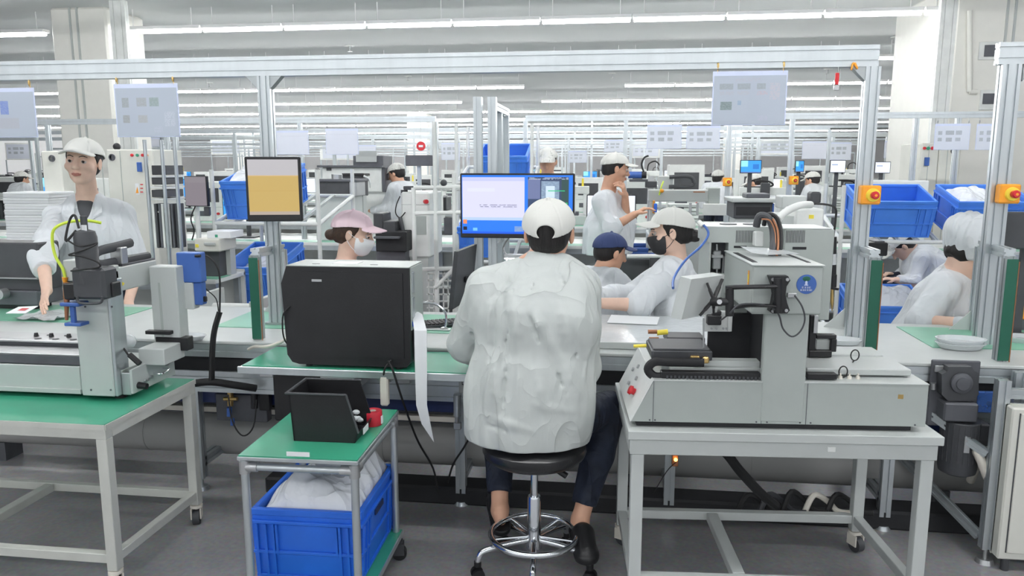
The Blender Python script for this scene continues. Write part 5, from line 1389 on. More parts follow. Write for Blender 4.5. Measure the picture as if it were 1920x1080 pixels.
def make_person(label, x, y, yaw, J, res=.006, hres=.004, face=True, skm=None, coat=None, coatm=None, trm=None, cap='cap', capm=None, opening=False,
                hairm=None, bun=False, mask=None, headyaw=0, headpitch=0, headroll=0, legs=True, gloves=(), hands=None, collar='stand', seed=1, sleeve=1.0, shoes=True,
                fold=.011, tee=False, capname='cap', shoe_style='shoe', z=0.0, sc=1.0, cuffs=(.92, .92), hem=None, captilt=.06, hsc=1.07, coat_rx=1.0, folds=()):
    """J: joints in metres, facing +Y: pelvis, waist, chest, neck, head, sh(L,R), el(L,R), wr(L,R), hip(L,R), knee(L,R), ankle(L,R), toe(L,R)"""
    skm = skm or skin; coatm = coatm or cloth; trm = trm or denim; capm = capm or capw; hairm = hairm or hair
    P = Person(label, x, y, yaw, z=z, sc=sc); R = rotm(headyaw, headpitch, headroll); hc = np.array(J['head'])
    pts = np.array([J[k] for k in ('pelvis', 'chest', 'neck', 'head')]+[q for k in ('sh', 'el', 'wr') for q in J[k]])
    shv = np.array(J['sh'][1])-np.array(J['sh'][0])
    lo, hi = pts.min(0)-.24, pts.max(0)+.24
    gl = [g for g in (0, 1) if g in gloves]
    # body
    lo_b = lo.copy(); hi_b = hi.copy()
    S = SDF(lo_b, hi_b, res)
    head_prims(S, hc, R, face, hsc)
    nb = np.array(J['neck']); nk = hc+R@np.array((0, -.022, -.055))
    S.cone(nb, nk, .060, .054, .02); S.ecyl(np.array(J['chest']), nb-np.array((0, 0, .02)), (.14, .085), (.10, .06), shv, .04)
    S.ecyl(J['pelvis'], J['chest'], (.13, .09), (.14, .09), shv, .04)
    for i in (0, 1):
        S.cone(np.array(nb)*.7+np.array(J['sh'][i])*.3, J['sh'][i], .05, .048, .03)
        S.cone(J['sh'][i], J['el'][i], .046, .038, .02); S.cone(J['el'][i], J['wr'][i], .040, .026, .015)
    hn = hands or [None, None]
    for i in (0, 1):
        fd = np.array(J['wr'][i])-np.array(J['el'][i])
        h = hn[i] or {}
        if i in gl or res > .011:
            if res > .011: S.cone(J['wr'][i], np.array(J['wr'][i])+fd/np.linalg.norm(fd)*.10, .028, .026, .01)
            continue
        hand(S, J['wr'][i], h.get('d', fd), h.get('n', (0, 0, -1)), h.get('side', 1 if i == 0 else -1), h.get('curl', .35), thumb=h.get('thumb', .5))
    P.add('body', S.mesh(), skm)
    if face:
        for s_ in (-1, 1):
            e0 = hc+R@(np.array((s_*.031, .0765, .001))*hsc)
            Re = R
            def ball(b, e0=e0, rr=.0125): b.sphere((0, 0, 0), rr*hsc, 14, 10); b.tf(lambda p: tuple(e0+Re@np.array(p)))
            ob = P.addmb('eye', ball, eyew)
            def iris(b, e0=e0): b.sphere((0, .0085*hsc, -.002), (.0072*hsc, .0052*hsc, .0072*hsc), 12, 8); b.tf(lambda p: tuple(e0+R@np.array(p)))
            P.addmb('iris', iris, eyeb, parent=ob)
            def brow(b, s_=s_): b.tube([tuple(hc+R@(np.array(q)*hsc)) for q in ((s_*.013, .091, .020), (s_*.030, .088, .026), (s_*.047, .076, .021))], [.0022, .003, .0018], n=6)
            P.addmb('eyebrow', brow, hairm)
            def lid(b, s_=s_): b.tube([tuple(hc+R@(np.array(q)*hsc)) for q in ((s_*.018, .084, .005), (s_*.031, .089, .008), (s_*.044, .081, .005))], .0042, n=6)
            P.addmb('eyelid', lid, skm)
        def lips(b):
            b.tube([tuple(hc+R@(np.array(q)*hsc)) for q in ((-.021, .083, -.064), (-.010, .0925, -.0615), (0, .0945, -.0635), (.010, .0925, -.0615), (.021, .083, -.064))], .0042, n=8)
            b.tube([tuple(hc+R@(np.array(q)*hsc)) for q in ((-.019, .083, -.066), (0, .0925, -.0715), (.019, .083, -.066))], .0050, n=8)
        if not mask: P.addmb('lips', lips, lip)
    # hair
    H = SDF(hc-.19, hc+.19, hres+.001); W_ = lambda p: hc+R@(np.array(p, float)*hsc)
    H.ell(W_((0, -.018, .026)), (.080*hsc, .098*hsc, .080*hsc), R); H.ell(W_((0, -.045, -.02)), (.066*hsc, .064*hsc, .058*hsc), R, .02)
    H.plane_cut(W_((0, .045, .045)), R@np.array((0, .86, -.50))); H.plane_cut(W_((0, .01, -.005)), R@np.array((0, .80, -.60))) if not bun else None
    H.plane_cut(W_((0, 0, -.065)), R@np.array((0, 0, -1.)))
    H.ripple(.0018, seed+3, 4)
    if bun: H.ell(W_((0, -.120, -.035)), (.04, .036, .034), R, .012); H.ell(W_((0, -.07, -.03)), (.055, .05, .04), R, .01); H.ell(W_((.0, .0, .0)), (.079, .05, .05), R, .01); H.plane_cut(W_((0, .035, .0)), R@np.array((0, 1., 0)))
    hob = P.add('hair', H.mesh(), hairm)
    if cap == 'cap': P.add(capname, cap_mesh(hc, R, hsc, opening, hres, tilt=captilt), capm)
    elif cap == 'net': P.add('hairnet', bouffant_mesh(hc, R, hsc), capm)
    if mask:
        M = SDF(hc-.16, hc+.16, hres)
        M.ell(W_((0, .030, -.040)), (.071*hsc, .083*hsc, .064*hsc), R); M.ell(W_((0, .055, -.082)), (.045, .045, .032), R, .02); M.ell(W_((0, .100, -.028)), (.016, .016, .024), R, .015)
        M.plane_cut(W_((0, .028, 0)), R@np.array((0, -1., 0))); M.plane_cut(W_((0, .1, -.014)), R@np.array((0, .15, 1.)))
        mo = P.add('face_mask', M.mesh(), mask)
        def strap(b):
            for s_ in (-1, 1):
                for z0_, z1_ in ((-.020, .010), (-.085, -.035)): b.tube([tuple(W_((s_*.066, .040, z0_))), tuple(W_((s_*.077, .010, (z0_+z1_)/2))), tuple(W_((s_*.084, -.010, z1_)))], .0018, n=5)
        P.addmb('ear_loop', strap, mask, parent=mo)
    # coat
    K = SDF(lo-np.array((.02, .02, .06)), hi, res*1.15); cx = coat_rx
    hm = hem if hem is not None else J['pelvis'][2]-.06
    pel = np.array(J['pelvis']); wa = np.array(J['waist']); ch = np.array(J['chest']); low = pel+(pel-wa)/np.linalg.norm(pel-wa)*.10
    K.ecyl(low, pel, (.205*cx, .150), (.200*cx, .146), shv, .02, 2.2); K.ecyl(pel, wa, (.200*cx, .146), (.188*cx, .134), shv, .12, 2.2); K.ecyl(wa, ch, (.188*cx, .134), (.190*cx, .128), shv, .12, 2.2)
    top = nb-np.array((0, 0, .035)); K.ecyl(ch, top, (.190*cx, .128), (.105, .080), shv, .10, 2.2)
    for i in (0, 1):
        s_ = np.array(J['sh'][i]); e_ = np.array(J['el'][i]); w_ = np.array(J['wr'][i])
        K.cone(nb*.6+s_*.4-np.array((0, 0, .02)), s_, .066, .070, .05); K.cone(s_, e_, .074, .064, .04)
        q = e_+(w_-e_)*cuffs[i]
        if cuffs[i] > 0.05: K.cone(e_, q, .064, .050, .03, flat=True)
    FQ = []
    for a_, b_, r_, c_ in folds:
        Q_ = [K.snap(lerp(a_, b_, t_/5)) for t_ in range(6)]
        FQ.append((Q_, r_, c_))
    for Q_, r_, c_ in FQ:
        for t_ in range(5):
            w0, w1 = 1-abs(t_/5-.45)*1.1, 1-abs((t_+1)/5-.45)*1.1
            off = np.array((0, .35*r_, 0)) if not c_ else np.array((0, -.30*r_, 0))
            K.cone(Q_[t_]+off, Q_[t_+1]+off, r_*w0, r_*w1, .012, cut=c_)
    if fold: K.ripple(fold, seed)
    # hem and cuffs
    K.plane_cut((0, 0, hm), (0, 0, -1))
    if collar == 'stand':
        cn = R@np.array((0, 0, 1.)); up_ = (nk-nb)/np.linalg.norm(nk-nb); K.cone(nb-up_*.02, nb+up_*.022, .072, .068, .015, flat=True)
    elif collar in ('open', 'lapel'):
        fw = np.array((0, 1., 0)); fw = np.cross((0, 0, 1.), shv/np.linalg.norm(shv)); fw = fw if True else fw
        K.cone(nb+fw*.13+np.array((0, 0, .03)), nb+fw*.18-np.array((0, 0, .20)), .095, .050, .012, cut=True)
        K.cone(nb+fw*.06+np.array((0, 0, .06)), nb+fw*.14-np.array((0, 0, .07)), .05, .03, .02, cut=True)
    P.add('jacket', K.mesh(), coatm)
    if tee:
        fw = np.cross((0, 0, 1.), shv/np.linalg.norm(shv)); T_ = SDF(lo, hi, res*1.2)
        T_.ecyl(np.array(J['waist']), np.array(J['chest']), (.150, .112), (.155, .114), shv, .04, 2.3); T_.ecyl(J['chest'], nb-np.array((0, 0, .03)), (.155, .114), (.072, .078), shv, .04, 2.2)
        P.add('t_shirt', T_.mesh(), dark)
        def col(b):
            for s_ in (-1, 1):
                r_ = shv/np.linalg.norm(shv)*s_
                p0 = nb-fw*.055+np.array((0, 0, .03))+r_*.03; p1 = nb+fw*.01+r_*.082+np.array((0, 0, .03)); p2 = nb+fw*.115+r_*.105-np.array((0, 0, .075)); p3 = nb+fw*.120+r_*.050-np.array((0, 0, .105)); p4 = nb+fw*.085+r_*.052-np.array((0, 0, .02))
                q = [p0, p1, p2, p3, p4]; c2 = [a_-fw*.0-np.array((0, 0, .014))-r_*.004 for a_ in q]
                n0 = len(b.v); f_ = [(0, 1, 4), (1, 2, 3, 4), (7+2-4+0, 9, 6)]
                b.add([tuple(a_) for a_ in q]+[tuple(a_) for a_ in c2], [(0, 1, 4), (1, 2, 3, 4), (5, 9, 6), (6, 9, 8, 7), (0, 5, 6, 1), (1, 6, 7, 2), (2, 7, 8, 3), (3, 8, 9, 4), (4, 9, 5, 0)])
        P.addmb('collar', col, coatm)
    for i in gl:
        fd = np.array(J['wr'][i])-np.array(J['el'][i]); h = hn[i] or {}
        w_ = np.array(J['wr'][i]); G_ = SDF(w_-.2, w_+.2, max(.0045, res*.8))
        G_.cone(w_-fd/np.linalg.norm(fd)*.05, w_, .034, .031, .01); hand(G_, w_, h.get('d', fd), h.get('n', (0, 0, -1)), h.get('side', 1 if i == 0 else -1), h.get('curl', .35), sc=1.06, thumb=h.get('thumb', .5))
        P.add('glove', G_.mesh(), clothw)
    if legs:
        pts = np.array([J['pelvis']]+[q for k in ('hip', 'knee', 'ankle') for q in J[k]])
        L_ = SDF(pts.min(0)-.16, pts.max(0)+.16, res*1.3)
        L_.ecyl(np.array(J['pelvis'])+np.array((0, 0, -.03)), np.array(J['pelvis'])+np.array((0, 0, .06)), (.160, .115), (.150, .105), shv, .05)
        for i in (0, 1):
            h_, k_, a_ = (np.array(J[q][i]) for q in ('hip', 'knee', 'ankle'))
            L_.cone(h_, k_, .088, .066, .03); L_.cone(k_, k_+(a_-k_)*.42, .066, .061, .03); L_.cone(k_+(a_-k_)*.42, k_+(a_-k_)*.86, .061, .048, .02, flat=True)
        L_.ripple(.003, seed+7, 1.6); P.add('trousers', L_.mesh(), trm)
        for i in (0, 1):
            k_, a_, t_ = (np.array(J[q][i]) for q in ('knee', 'ankle', 'toe'))
            F_ = SDF(np.minimum(a_, t_)-.12, np.maximum(a_, t_)+.16, .006)
            d = t_-a_; d[2] = 0; d /= np.linalg.norm(d)
            F_.cone(k_+(a_-k_)*.80, a_, .036, .034, .01); F_.cone(a_-d*.030-np.array((0, 0, .035)), a_-d*.02, .026, .03, .02)
            F_.cone(a_-np.array((0, 0, .02)), t_+np.array((0, 0, .022)), .033, .024, .02)
            P.add('foot', F_.mesh(), skm)
            if shoe_style:
                X = SDF(np.minimum(a_, t_)-.14, np.maximum(a_, t_)+.14, .006); h0 = a_-d*.04; h0[2] = t_[2]+.005-(t_[2]-.012 if False else 0)
                heel = a_-d*.045; heel[2] = a_[2]-.062; toe = t_+d*.02; toe[2] = t_[2]
                X.cone(heel, toe, .040, .046, .01); 
                wv = (toe-heel)/np.linalg.norm(toe-heel); nrm = np.cross(np.cross(wv, (0, 0, 1.)), wv)
                X.plane_cut(heel+nrm*.006, nrm)
                if shoe_style == 'clog': X.cone(lerp(a_-np.array((0, 0, .01)), t_+np.array((0, 0, .02)), .5), toe+nrm*.006, .046, .040, .02)
                else: X.cone(a_-np.array((0, 0, .03)), toe, .045, .04, .02)
                X.plane_cut(heel-nrm*.022, -nrm)
                P.add('clog' if shoe_style == 'clog' else 'shoe', X.mesh(), black)
    return P
def standing(h=1.66, lean=0.0, arms=None, **k):
    f = h/1.66
    J = dict(pelvis=(0, 0, .93*f), waist=(0, lean*.3, 1.05*f), chest=(0, lean*.7, 1.24*f), neck=(0, lean, 1.40*f), head=(0, lean+.02, 1.545*f),
             sh=[(-.175, lean*.9, 1.345*f), (.175, lean*.9, 1.345*f)], el=[(-.22, lean, 1.08*f), (.22, lean, 1.08*f)], wr=[(-.2, lean+.14, .87*f), (.2, lean+.14, .87*f)],
             hip=[(-.09, 0, .86*f), (.09, 0, .86*f)], knee=[(-.10, .01, .48*f), (.10, .01, .48*f)], ankle=[(-.10, -.01, .085), (.10, -.01, .085)], toe=[(-.12, .13, .03), (.12, .13, .03)])
    J.update(k); return J
def sitting(seat=.53, lean=.06, **k):
    J = dict(pelvis=(0, 0, seat+.09), waist=(0, lean*.35, seat+.22), chest=(0, lean*.8, seat+.42), neck=(0, lean*1.1, seat+.58), head=(0, lean*1.1+.03, seat+.725),
             sh=[(-.175, lean, seat+.53), (.175, lean, seat+.53)], el=[(-.22, lean+.12, seat+.28), (.22, lean+.12, seat+.28)], wr=[(-.16, lean+.36, seat+.27), (.16, lean+.36, seat+.27)],
             hip=[(-.10, .0, seat+.075), (.10, .0, seat+.075)], knee=[(-.14, .40, seat+.05), (.14, .40, seat+.05)], ankle=[(-.13, .38, .09), (.13, .38, .09)], toe=[(-.14, .52, .03), (.14, .52, .03)])
    J.update(k); return J

# --- the worker on the black stool, seen from behind
us_, vs_w = us+.0, vs2
def L(px, py, d_off, o=(us_, vs_w)):
    "joint from the photograph at plane Y = stool Y + d_off, relative to the person (facing +Y)"
    p = pv(px, py, o[1]+d_off); return (p[0]-o[0], d_off, p[2])
J = sitting(.53)
J['pelvis'] = L(990, 770, -.01); J['pelvis'] = (J['pelvis'][0], -.01, .63)
J['waist'] = L(1000, 705, -.02); J['chest'] = L(1008, 590, -.02); J['neck'] = L(1022, 492, .03); J['head'] = L(1030, 436, .07)
J['sh'] = [L(918, 545, .0), L(1082, 545, .0)]; J['el'] = [L(872, 645, .10), L(1090, 690, .10)]; J['wr'] = [L(905, 668, .28), L(1060, 700, .30)]
J['hip'] = [(J['pelvis'][0]-.09, 0, .60), (J['pelvis'][0]+.10, 0, .61)]
J['knee'] = [L(935, 810, .36), L(1142, 790, .26)]; J['ankle'] = [L(936, 976, .12), L(1088, 975, .10)]; J['toe'] = [L(925, 985, .22), L(1098, 1035, -.03)]
J['knee'][0] = (J['knee'][0][0], .36, .56); J['knee'][1] = (J['knee'][1][0], .26, .58)
J['ankle'][0] = (J['ankle'][0][0], .14, .19); J['toe'][0] = (J['ankle'][0][0]-.03, .26, .165)
FB = lambda a_, b_, r_=.012, c_=False: (L(a_[0], a_[1], -.12), L(b_[0], b_[1], -.12), r_, c_)
make_person('man in white jacket and cap sitting on the black stool, back to us', us_, vs_w, 0, J, res=.0055, hres=.0030, face=False, opening=True, headyaw=-.02, headpitch=-.05,
            collar='stand', seed=4, fold=.010, coatm=cloth, hands=[dict(n=(0, 0, -1)), dict(n=(0, 0, -1))], shoe_style='clog', cuffs=(.95, .95), hem=.548, coat_rx=.97, captilt=.30,
            folds=[FB((1042, 512), (1082, 572), .008, True), FB((1082, 572), (1076, 720), .012, True), FB((968, 512), (928, 566), .008, True), FB((928, 566), (918, 700), .013, True),
                   FB((1000, 572), (1040, 650), .016), FB((1040, 650), (1088, 742), .016), FB((992, 585), (1030, 665), .013, True), FB((1030, 665), (1072, 745), .012, True), FB((985, 565), (966, 650), .014), FB((970, 570), (950, 650), .010, True),
                   FB((1048, 570), (1062, 650), .012), FB((926, 772), (1010, 796), .013), FB((1000, 745), (1085, 768), .014), FB((955, 545), (965, 600), .012), FB((940, 660), (930, 745), .013), FB((955, 670), (948, 760), .010, True),
                   FB((1008, 690), (1030, 770), .012), FB((900, 565), (878, 628), .014), FB((868, 615), (895, 665), .012, True), FB((1098, 620), (1092, 730), .012), FB((1000, 520), (998, 560), .008, True), FB((920, 790), (1000, 806), .009, True)])


def frame_of(px, Y, yaw):
    x = pv(px, 400, Y)[0]
    def f(qx, qy, QY):
        p = pv(qx, qy, QY); dx, dy = p[0]-x, p[1]-Y
        return (dx*math.cos(yaw)+dy*math.sin(yaw), -dx*math.sin(yaw)+dy*math.cos(yaw), p[2])
    return x, f
def stool_for(label, px, Y, hz, group='stools on the far side of the line'):
    o = dup(ST.e, (pv(px, 400, Y)[0], Y, 0), None, label); o['group'] = group; o.scale = (1, 1, hz/.535); return o

# --- left man standing behind the gantry machine, looking at us
yw = -2.82; x, f = frame_of(172, 4.36, yw)
J = standing(1.68)
J['head'] = f(156, 303, 4.24); J['neck'] = f(165, 374, 4.34); J['chest'] = f(170, 450, 4.34); J['sh'] = [f(226, 402, 4.42), f(108, 408, 4.30)]
J['el'] = [f(258, 500, 4.36), f(80, 478, 3.88)]; J['wr'] = [f(240, 570, 4.08), f(88, 545, 3.64)]
make_person('young man in open white jacket and cap standing at left, looking at us', x, 4.36, yw, J, res=.0055, hres=.0034, headyaw=-.04, headpitch=.03, headroll=-.08,
            collar='open', tee=True, coatm=clothw, seed=8, hands=[None, dict(n=(-.5, -1, 0), d=tuple(np.array(f(76, 585, 3.50))-np.array(f(88, 545, 3.64))), curl=.12)], cuffs=(.9, .42), legs=True, captilt=.10, hsc=1.17, skm=skinl, coat_rx=1.06)
# --- woman in pink
yw = -1.50; x, f = frame_of(640, 4.42, yw)
J = sitting(.50, .04); J['head'] = f(664, 437, 4.42); J['neck'] = f(648, 496, 4.42); J['chest'] = f(640, 560, 4.42); J['waist'] = f(636, 610, 4.42)
J['sh'] = [f(650, 512, 4.58), f(650, 520, 4.27)]; J['el'] = [f(690, 590, 4.6), f(675, 590, 4.22)]; J['wr'] = [f(760, 590, 4.5), f(745, 590, 4.2)]
stool_for('black round stool under the woman in pink', 640, 4.42, .50)
make_person('woman in pink cap and white face mask seen from the side', x, 4.42, yw, J, res=.006, hres=.0036, headyaw=.02, headpitch=-.22, bun=True, hairm=hairb, mask=maskw, coatm=pink, capm=pink, skm=skinl, seed=3, captilt=.12, collar='stand', coat_rx=.88, gloves=(0, 1), hsc=1.13)
# --- navy cap
yw = -1.05; x, f = frame_of(1128, 5.0, yw)
J = sitting(.42, .10); J['head'] = f(1146, 473, 5.02); J['neck'] = f(1126, 514, 4.96); J['chest'] = f(1122, 550, 4.93); J['waist'] = f(1120, 590, 4.93)
J['sh'] = [f(1100, 520, 5.12), f(1150, 528, 4.86)]; J['el'] = [f(1140, 580, 5.3), f(1185, 560, 4.85)]; J['wr'] = [f(1190, 575, 5.3), f(1215, 575, 5.0)]
stool_for('low black stool under the person in the navy cap', 1128, 5.0, .42)
make_person('person in white jacket and navy cap sitting beyond the line', x, 5.0, yw, J, res=.007, hres=.004, headpitch=-.25, capm=navyc, seed=5, captilt=.15, face=False, coatm=clothw, coat_rx=1.05)
# --- thinking man
yw = -1.38; x, f = frame_of(1142, 6.06, yw)
J = standing(1.66); J['head'] = f(1155, 316, 6.06); J['neck'] = f(1139, 364, 6.06); J['chest'] = f(1137, 425, 6.06); J['waist'] = f(1136, 480, 6.06)
J['sh'] = [f(1150, 372, 6.17), f(1130, 380, 5.83)]; J['el'] = [f(1174, 418, 6.12), f(1146, 428, 5.76)]; J['wr'] = [f(1172, 366, 6.01), f(1190, 402, 5.76)]
make_person('man in white cap standing with a hand at his chin', x, 6.06, yw, J, res=.006, hres=.0036, headpitch=-.18, headyaw=.0, seed=6, coatm=clothw, captilt=.12, skm=skin,
            hsc=1.0, hands=[dict(d=tuple(np.array(f(1166, 338, 5.94))-np.array(f(1172, 366, 6.01))), n=tuple(np.array(f(1150, 345, 6.01))-np.array(f(1170, 350, 6.01))), curl=.55), dict(n=(0, 0, -1))], cuffs=(.30, .38), coat_rx=.9)
# --- masked woman
yw = 1.52; x, f = frame_of(1272, 4.30, yw)
J = sitting(.50, .04); J['head'] = f(1256, 434, 4.22); J['neck'] = f(1268, 494, 4.26); J['chest'] = f(1268, 560, 4.28); J['waist'] = f(1274, 610, 4.3)
J['sh'] = [f(1250, 512, 4.12), f(1258, 505, 4.42)]; J['el'] = [f(1196, 572, 4.00), f(1190, 556, 4.36)]; J['wr'] = [f(1118, 568, 3.92), f(1110, 556, 4.16)]
stool_for('black round stool under the woman with the black mask', 1272, 4.30, .50)
make_person('woman in white cap and black face mask reaching over the line', x, 4.30, yw, J, res=.006, hres=.0036, headpitch=-.12, headyaw=.05, bun=True, mask=maskb, coatm=clothw, capm=capw, skm=skinl, seed=12, captilt=.16,
            gloves=(1,), cuffs=(.12, .95), hands=[dict(n=(0, 0, -1), curl=.3), dict(n=(0, 0, -1), curl=.3)], hsc=1.08)
# --- hairnet woman
yw = -1.30; x, f = frame_of(1752, 4.42, yw)
J = sitting(.50, .10); J['head'] = f(1818, 478, 4.32); J['neck'] = f(1788, 512, 4.38); J['chest'] = f(1768, 565, 4.40); J['waist'] = f(1756, 615, 4.42)
J['sh'] = [f(1805, 525, 4.55), f(1768, 538, 4.22)]; J['el'] = [f(1850, 580, 4.50), f(1728, 604, 4.12)]; J['wr'] = [f(1905, 595, 4.20), f(1818, 606, 3.98)]
stool_for('black round stool under the woman in the puffy white hair net', 1752, 4.42, .50)
make_person('woman in puffy white hair net bending over her work at right', x, 4.42, yw, J, res=.006, hres=.0036, headpitch=-.75, headyaw=-.05, cap='net', capm=clothw, coatm=clothw, skm=skinl, seed=15,
            gloves=(0, 1), hsc=1.2, cuffs=(.6, .10), hands=[dict(n=(0, 0, -1), curl=.35), dict(n=(0, .2, -1), curl=.35)])
# --- person bending behind her
yw = 1.45; x, f = frame_of(1745, 7.15, yw)
J = sitting(.46, .10); J['pelvis'] = (0, 0, .62); J['head'] = f(1690, 462, 7.1); J['neck'] = f(1722, 470, 7.15); J['chest'] = f(1748, 505, 7.15); J['waist'] = f(1760, 545, 7.15)
J['sh'] = [f(1728, 486, 6.95), f(1728, 480, 7.32)]; J['el'] = [f(1712, 530, 6.9), f(1712, 520, 7.35)]; J['wr'] = [f(1680, 525, 6.9), f(1680, 515, 7.3)]
stool_for('low black stool behind the woman in the hair net', 1745, 7.15, .50)
make_person('person in white cap bending low, half hidden behind the hair net woman', x, 7.15, yw, J, res=.010, hres=.006, headpitch=-.9, face=False, seed=16, coatm=clothw, gloves=(), skm=skinl)
# --- farther people
def far(label, px, py, Y, yaw, pitch=-.3, lean=.04, capm_=capw, h=1.66, coatm_=clothw, hair_=False, m=None):
    x, f = frame_of(px, Y, yaw); hd = f(px, py, Y); k = hd[2]/1.545
    J = standing(1.66, 0)
    for key in ('pelvis', 'waist', 'chest', 'neck', 'head'):
        q = J[key]; J[key] = (q[0], q[1]+max(0, q[2]-.9)*lean*2.2, .93+(q[2]-.93)*max(.6, (hd[2]-.93)/.615) if q[2] > .93 else q[2])
    d = J['neck'][1]; zz = (J['neck'][2]-1.40)
    J['sh'] = [(-.17, d-.01, 1.345+zz), (.17, d-.01, 1.345+zz)]; J['el'] = [(-.2, d+.10, 1.10+zz), (.2, d+.10, 1.10+zz)]; J['wr'] = [(-.14, d+.34, 1.04+zz*.6), (.14, d+.34, 1.04+zz*.6)]
    x = x-(J['head'][0]*math.cos(yaw)-J['head'][1]*math.sin(yaw))
    make_person(label, x, Y, yaw, J, res=.012, hres=.007, face=False, headpitch=pitch, coatm=coatm_, capm=capm_, seed=int(px), skm=skin, gloves=(), mask=m, fold=.003)
far('worker in white cap facing us behind the blue desktop monitor', 1027, 303, 7.36, math.pi, -.28)
far('worker in white jacket and cap facing left far behind the pink capped woman', 743, 326, 9.3, 1.35, -.35, .10)
far('worker with white cap seen from behind by the far orange stop box', 1345, 334, 12.5, -.6, -.1)
far('worker in white bending forward beside a black machine in the distance', 1412, 350, 11.6, 1.2, -.5, .14)
far('worker in white cap near the far right orange stop box', 1520, 338, 12.2, .9, -.3)
far('distant worker in white cap at the far left behind the stack of white boxes', 42, 336, 11.6, -.4, -.2)
# ================= racks with blue crates
def rack(label, a_u0, a_u1, v0, v1, shelves, tilt, top, m=white):
    "tube rack: posts at the corners, sloping roller shelves (z at the front)"
    t = T('flow_rack', label, 'rack'); r = .016
    for u in (a_u0, a_u1):
        for v in (v0, v1): t.part('post', m).cyl((u, v, 0), (u, v, top), r, n=12)
    dz = math.tan(tilt)*(v1-v0)
    for z in shelves:
        for u in (a_u0, a_u1): t.part('side_tube', m).cyl((u, v0, z), (u, v1, z+dz), r, n=12)
        t.part('front_tube', m).cyl((a_u0, v0, z), (a_u1, v0, z), r, n=12); t.part('rear_tube', m).cyl((a_u0, v1, z+dz), (a_u1, v1, z+dz), r, n=12)
        n = max(2, int((a_u1-a_u0)/.14)); rl = t.part('roller_track', greyl); rl.kind = 'stuff'
        for i in range(1, n): u = a_u0+(a_u1-a_u0)*i/n; rl.beam((u, v0, z+.004), (u, v1, z+dz+.004), .03, .02, (0, 0, 1))
    t.done()
# left rack
YL = 5.55; uA, uB = pv(405, 400, YL)[0], pv(600, 400, YL)[0]
tl_ = math.radians(13)
rack('white tube rack carrying the two blue crates left of the pink capped woman', uA, uB, YL-.03, YL+.75, (.465, 1.115), tl_, 1.52)
u = pv(468, 500, YL)[0]
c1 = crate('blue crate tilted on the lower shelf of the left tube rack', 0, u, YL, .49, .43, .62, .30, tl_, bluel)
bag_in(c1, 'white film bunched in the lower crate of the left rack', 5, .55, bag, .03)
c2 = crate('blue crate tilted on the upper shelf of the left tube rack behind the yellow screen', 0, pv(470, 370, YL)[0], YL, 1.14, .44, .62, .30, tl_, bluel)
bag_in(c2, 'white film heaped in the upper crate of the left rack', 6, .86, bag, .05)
# right rack
YR = 6.2; tr_ = math.radians(17)
uA, uB = pv(1590, 400, YR)[0], pv(1590, 400, YR)[0]+2.9
rack('long white tube rack with two rows of blue crates at the right', uA-.05, uB, YR-.03, YR+.5, (.17, .975), tr_, 1.40)
txt = ['first', 'second', 'third', 'fourth']
for row, (z, nm) in enumerate(((.20, 'lower'), (1.005, 'upper'))):
    for i in range(4):
        u = pv(1600, 400, YR)[0]+.30+i*.68
        yw_ = (.0, .05, -.03, .0)[i]
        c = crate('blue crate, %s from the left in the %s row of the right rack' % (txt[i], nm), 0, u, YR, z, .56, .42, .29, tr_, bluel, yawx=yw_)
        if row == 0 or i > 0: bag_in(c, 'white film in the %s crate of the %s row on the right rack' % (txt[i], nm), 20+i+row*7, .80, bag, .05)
# crates behind the mast and below
u = pv(935, 400, 6.6)[0]
rack('white tube rack behind the blue desktop monitor', u-.36, u+.29, 6.57, 7.1, (.72, 1.40), .25, 1.9)
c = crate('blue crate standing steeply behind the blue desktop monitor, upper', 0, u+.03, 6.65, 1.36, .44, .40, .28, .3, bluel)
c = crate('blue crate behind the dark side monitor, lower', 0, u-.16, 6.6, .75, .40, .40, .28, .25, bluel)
# open crate pile behind the navy capped person
t0 = crate('dark blue crate behind the navy capped person, lower of the two', 0, pv(1222, 480, 6.3)[0], 6.3, .38, .52, .40, .26, 0, blued)
t0 = crate('dark blue crate behind the navy capped person, upper of the two', 0, pv(1216, 480, 6.3)[0], 6.3, .645, .52, .40, .24, 0, blued)
t = T('crate_dolly', 'grey dolly under the two dark blue crates', 'dolly')
ud = pv(1220, 480, 6.3)[0]; t.part('deck', darkg).box(ud-.3, ud+.3, 6.28, 6.72, .34, .38, .004)
for sx in (-.26, .26):
    for sy in (6.32, 6.68): t.part('leg', steel).box(ud+sx-.02, ud+sx+.02, sy-.02, sy+.02, 0, .34)
t.done()

# ================= assembly lines behind
ordn = ['second', 'third', 'fourth', 'fifth', 'sixth', 'seventh', 'eighth', 'ninth', 'tenth']
def line(Y, d, X0, X1, name, legs=2.2, panel=True, z=.75):
    t = T('assembly_line', 'long white assembly bench, the %s line from the front' % name, 'bench')
    t.part('bench_top', white).box(X0, X1, Y, Y+d, z-.03, z, .002)
    t.part('front_rail', alu).beam((X0, Y+.02, z-.055), (X1, Y+.02, z-.055), .04, .05, (0, 0, 1))
    t.part('lower_shelf', greyl).box(X0, X1, Y+.05, Y+d-.05, .28, .30)
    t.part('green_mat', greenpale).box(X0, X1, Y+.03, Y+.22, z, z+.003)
    if panel: t.part('back_panel', white).box(X0, X1, Y+d-.02, Y+d, .1, z+.02)
    n = int((X1-X0)/legs)
    for i in range(n+1):
        x = X0+.05+(X1-X0-.1)*i/n
        t.part('leg', alu).box(x-.02, x+.02, Y+.02, Y+.06, 0, z-.03); t.part('leg', alu).box(x-.02, x+.02, Y+d-.06, Y+d-.02, 0, z-.03)
    t.done()
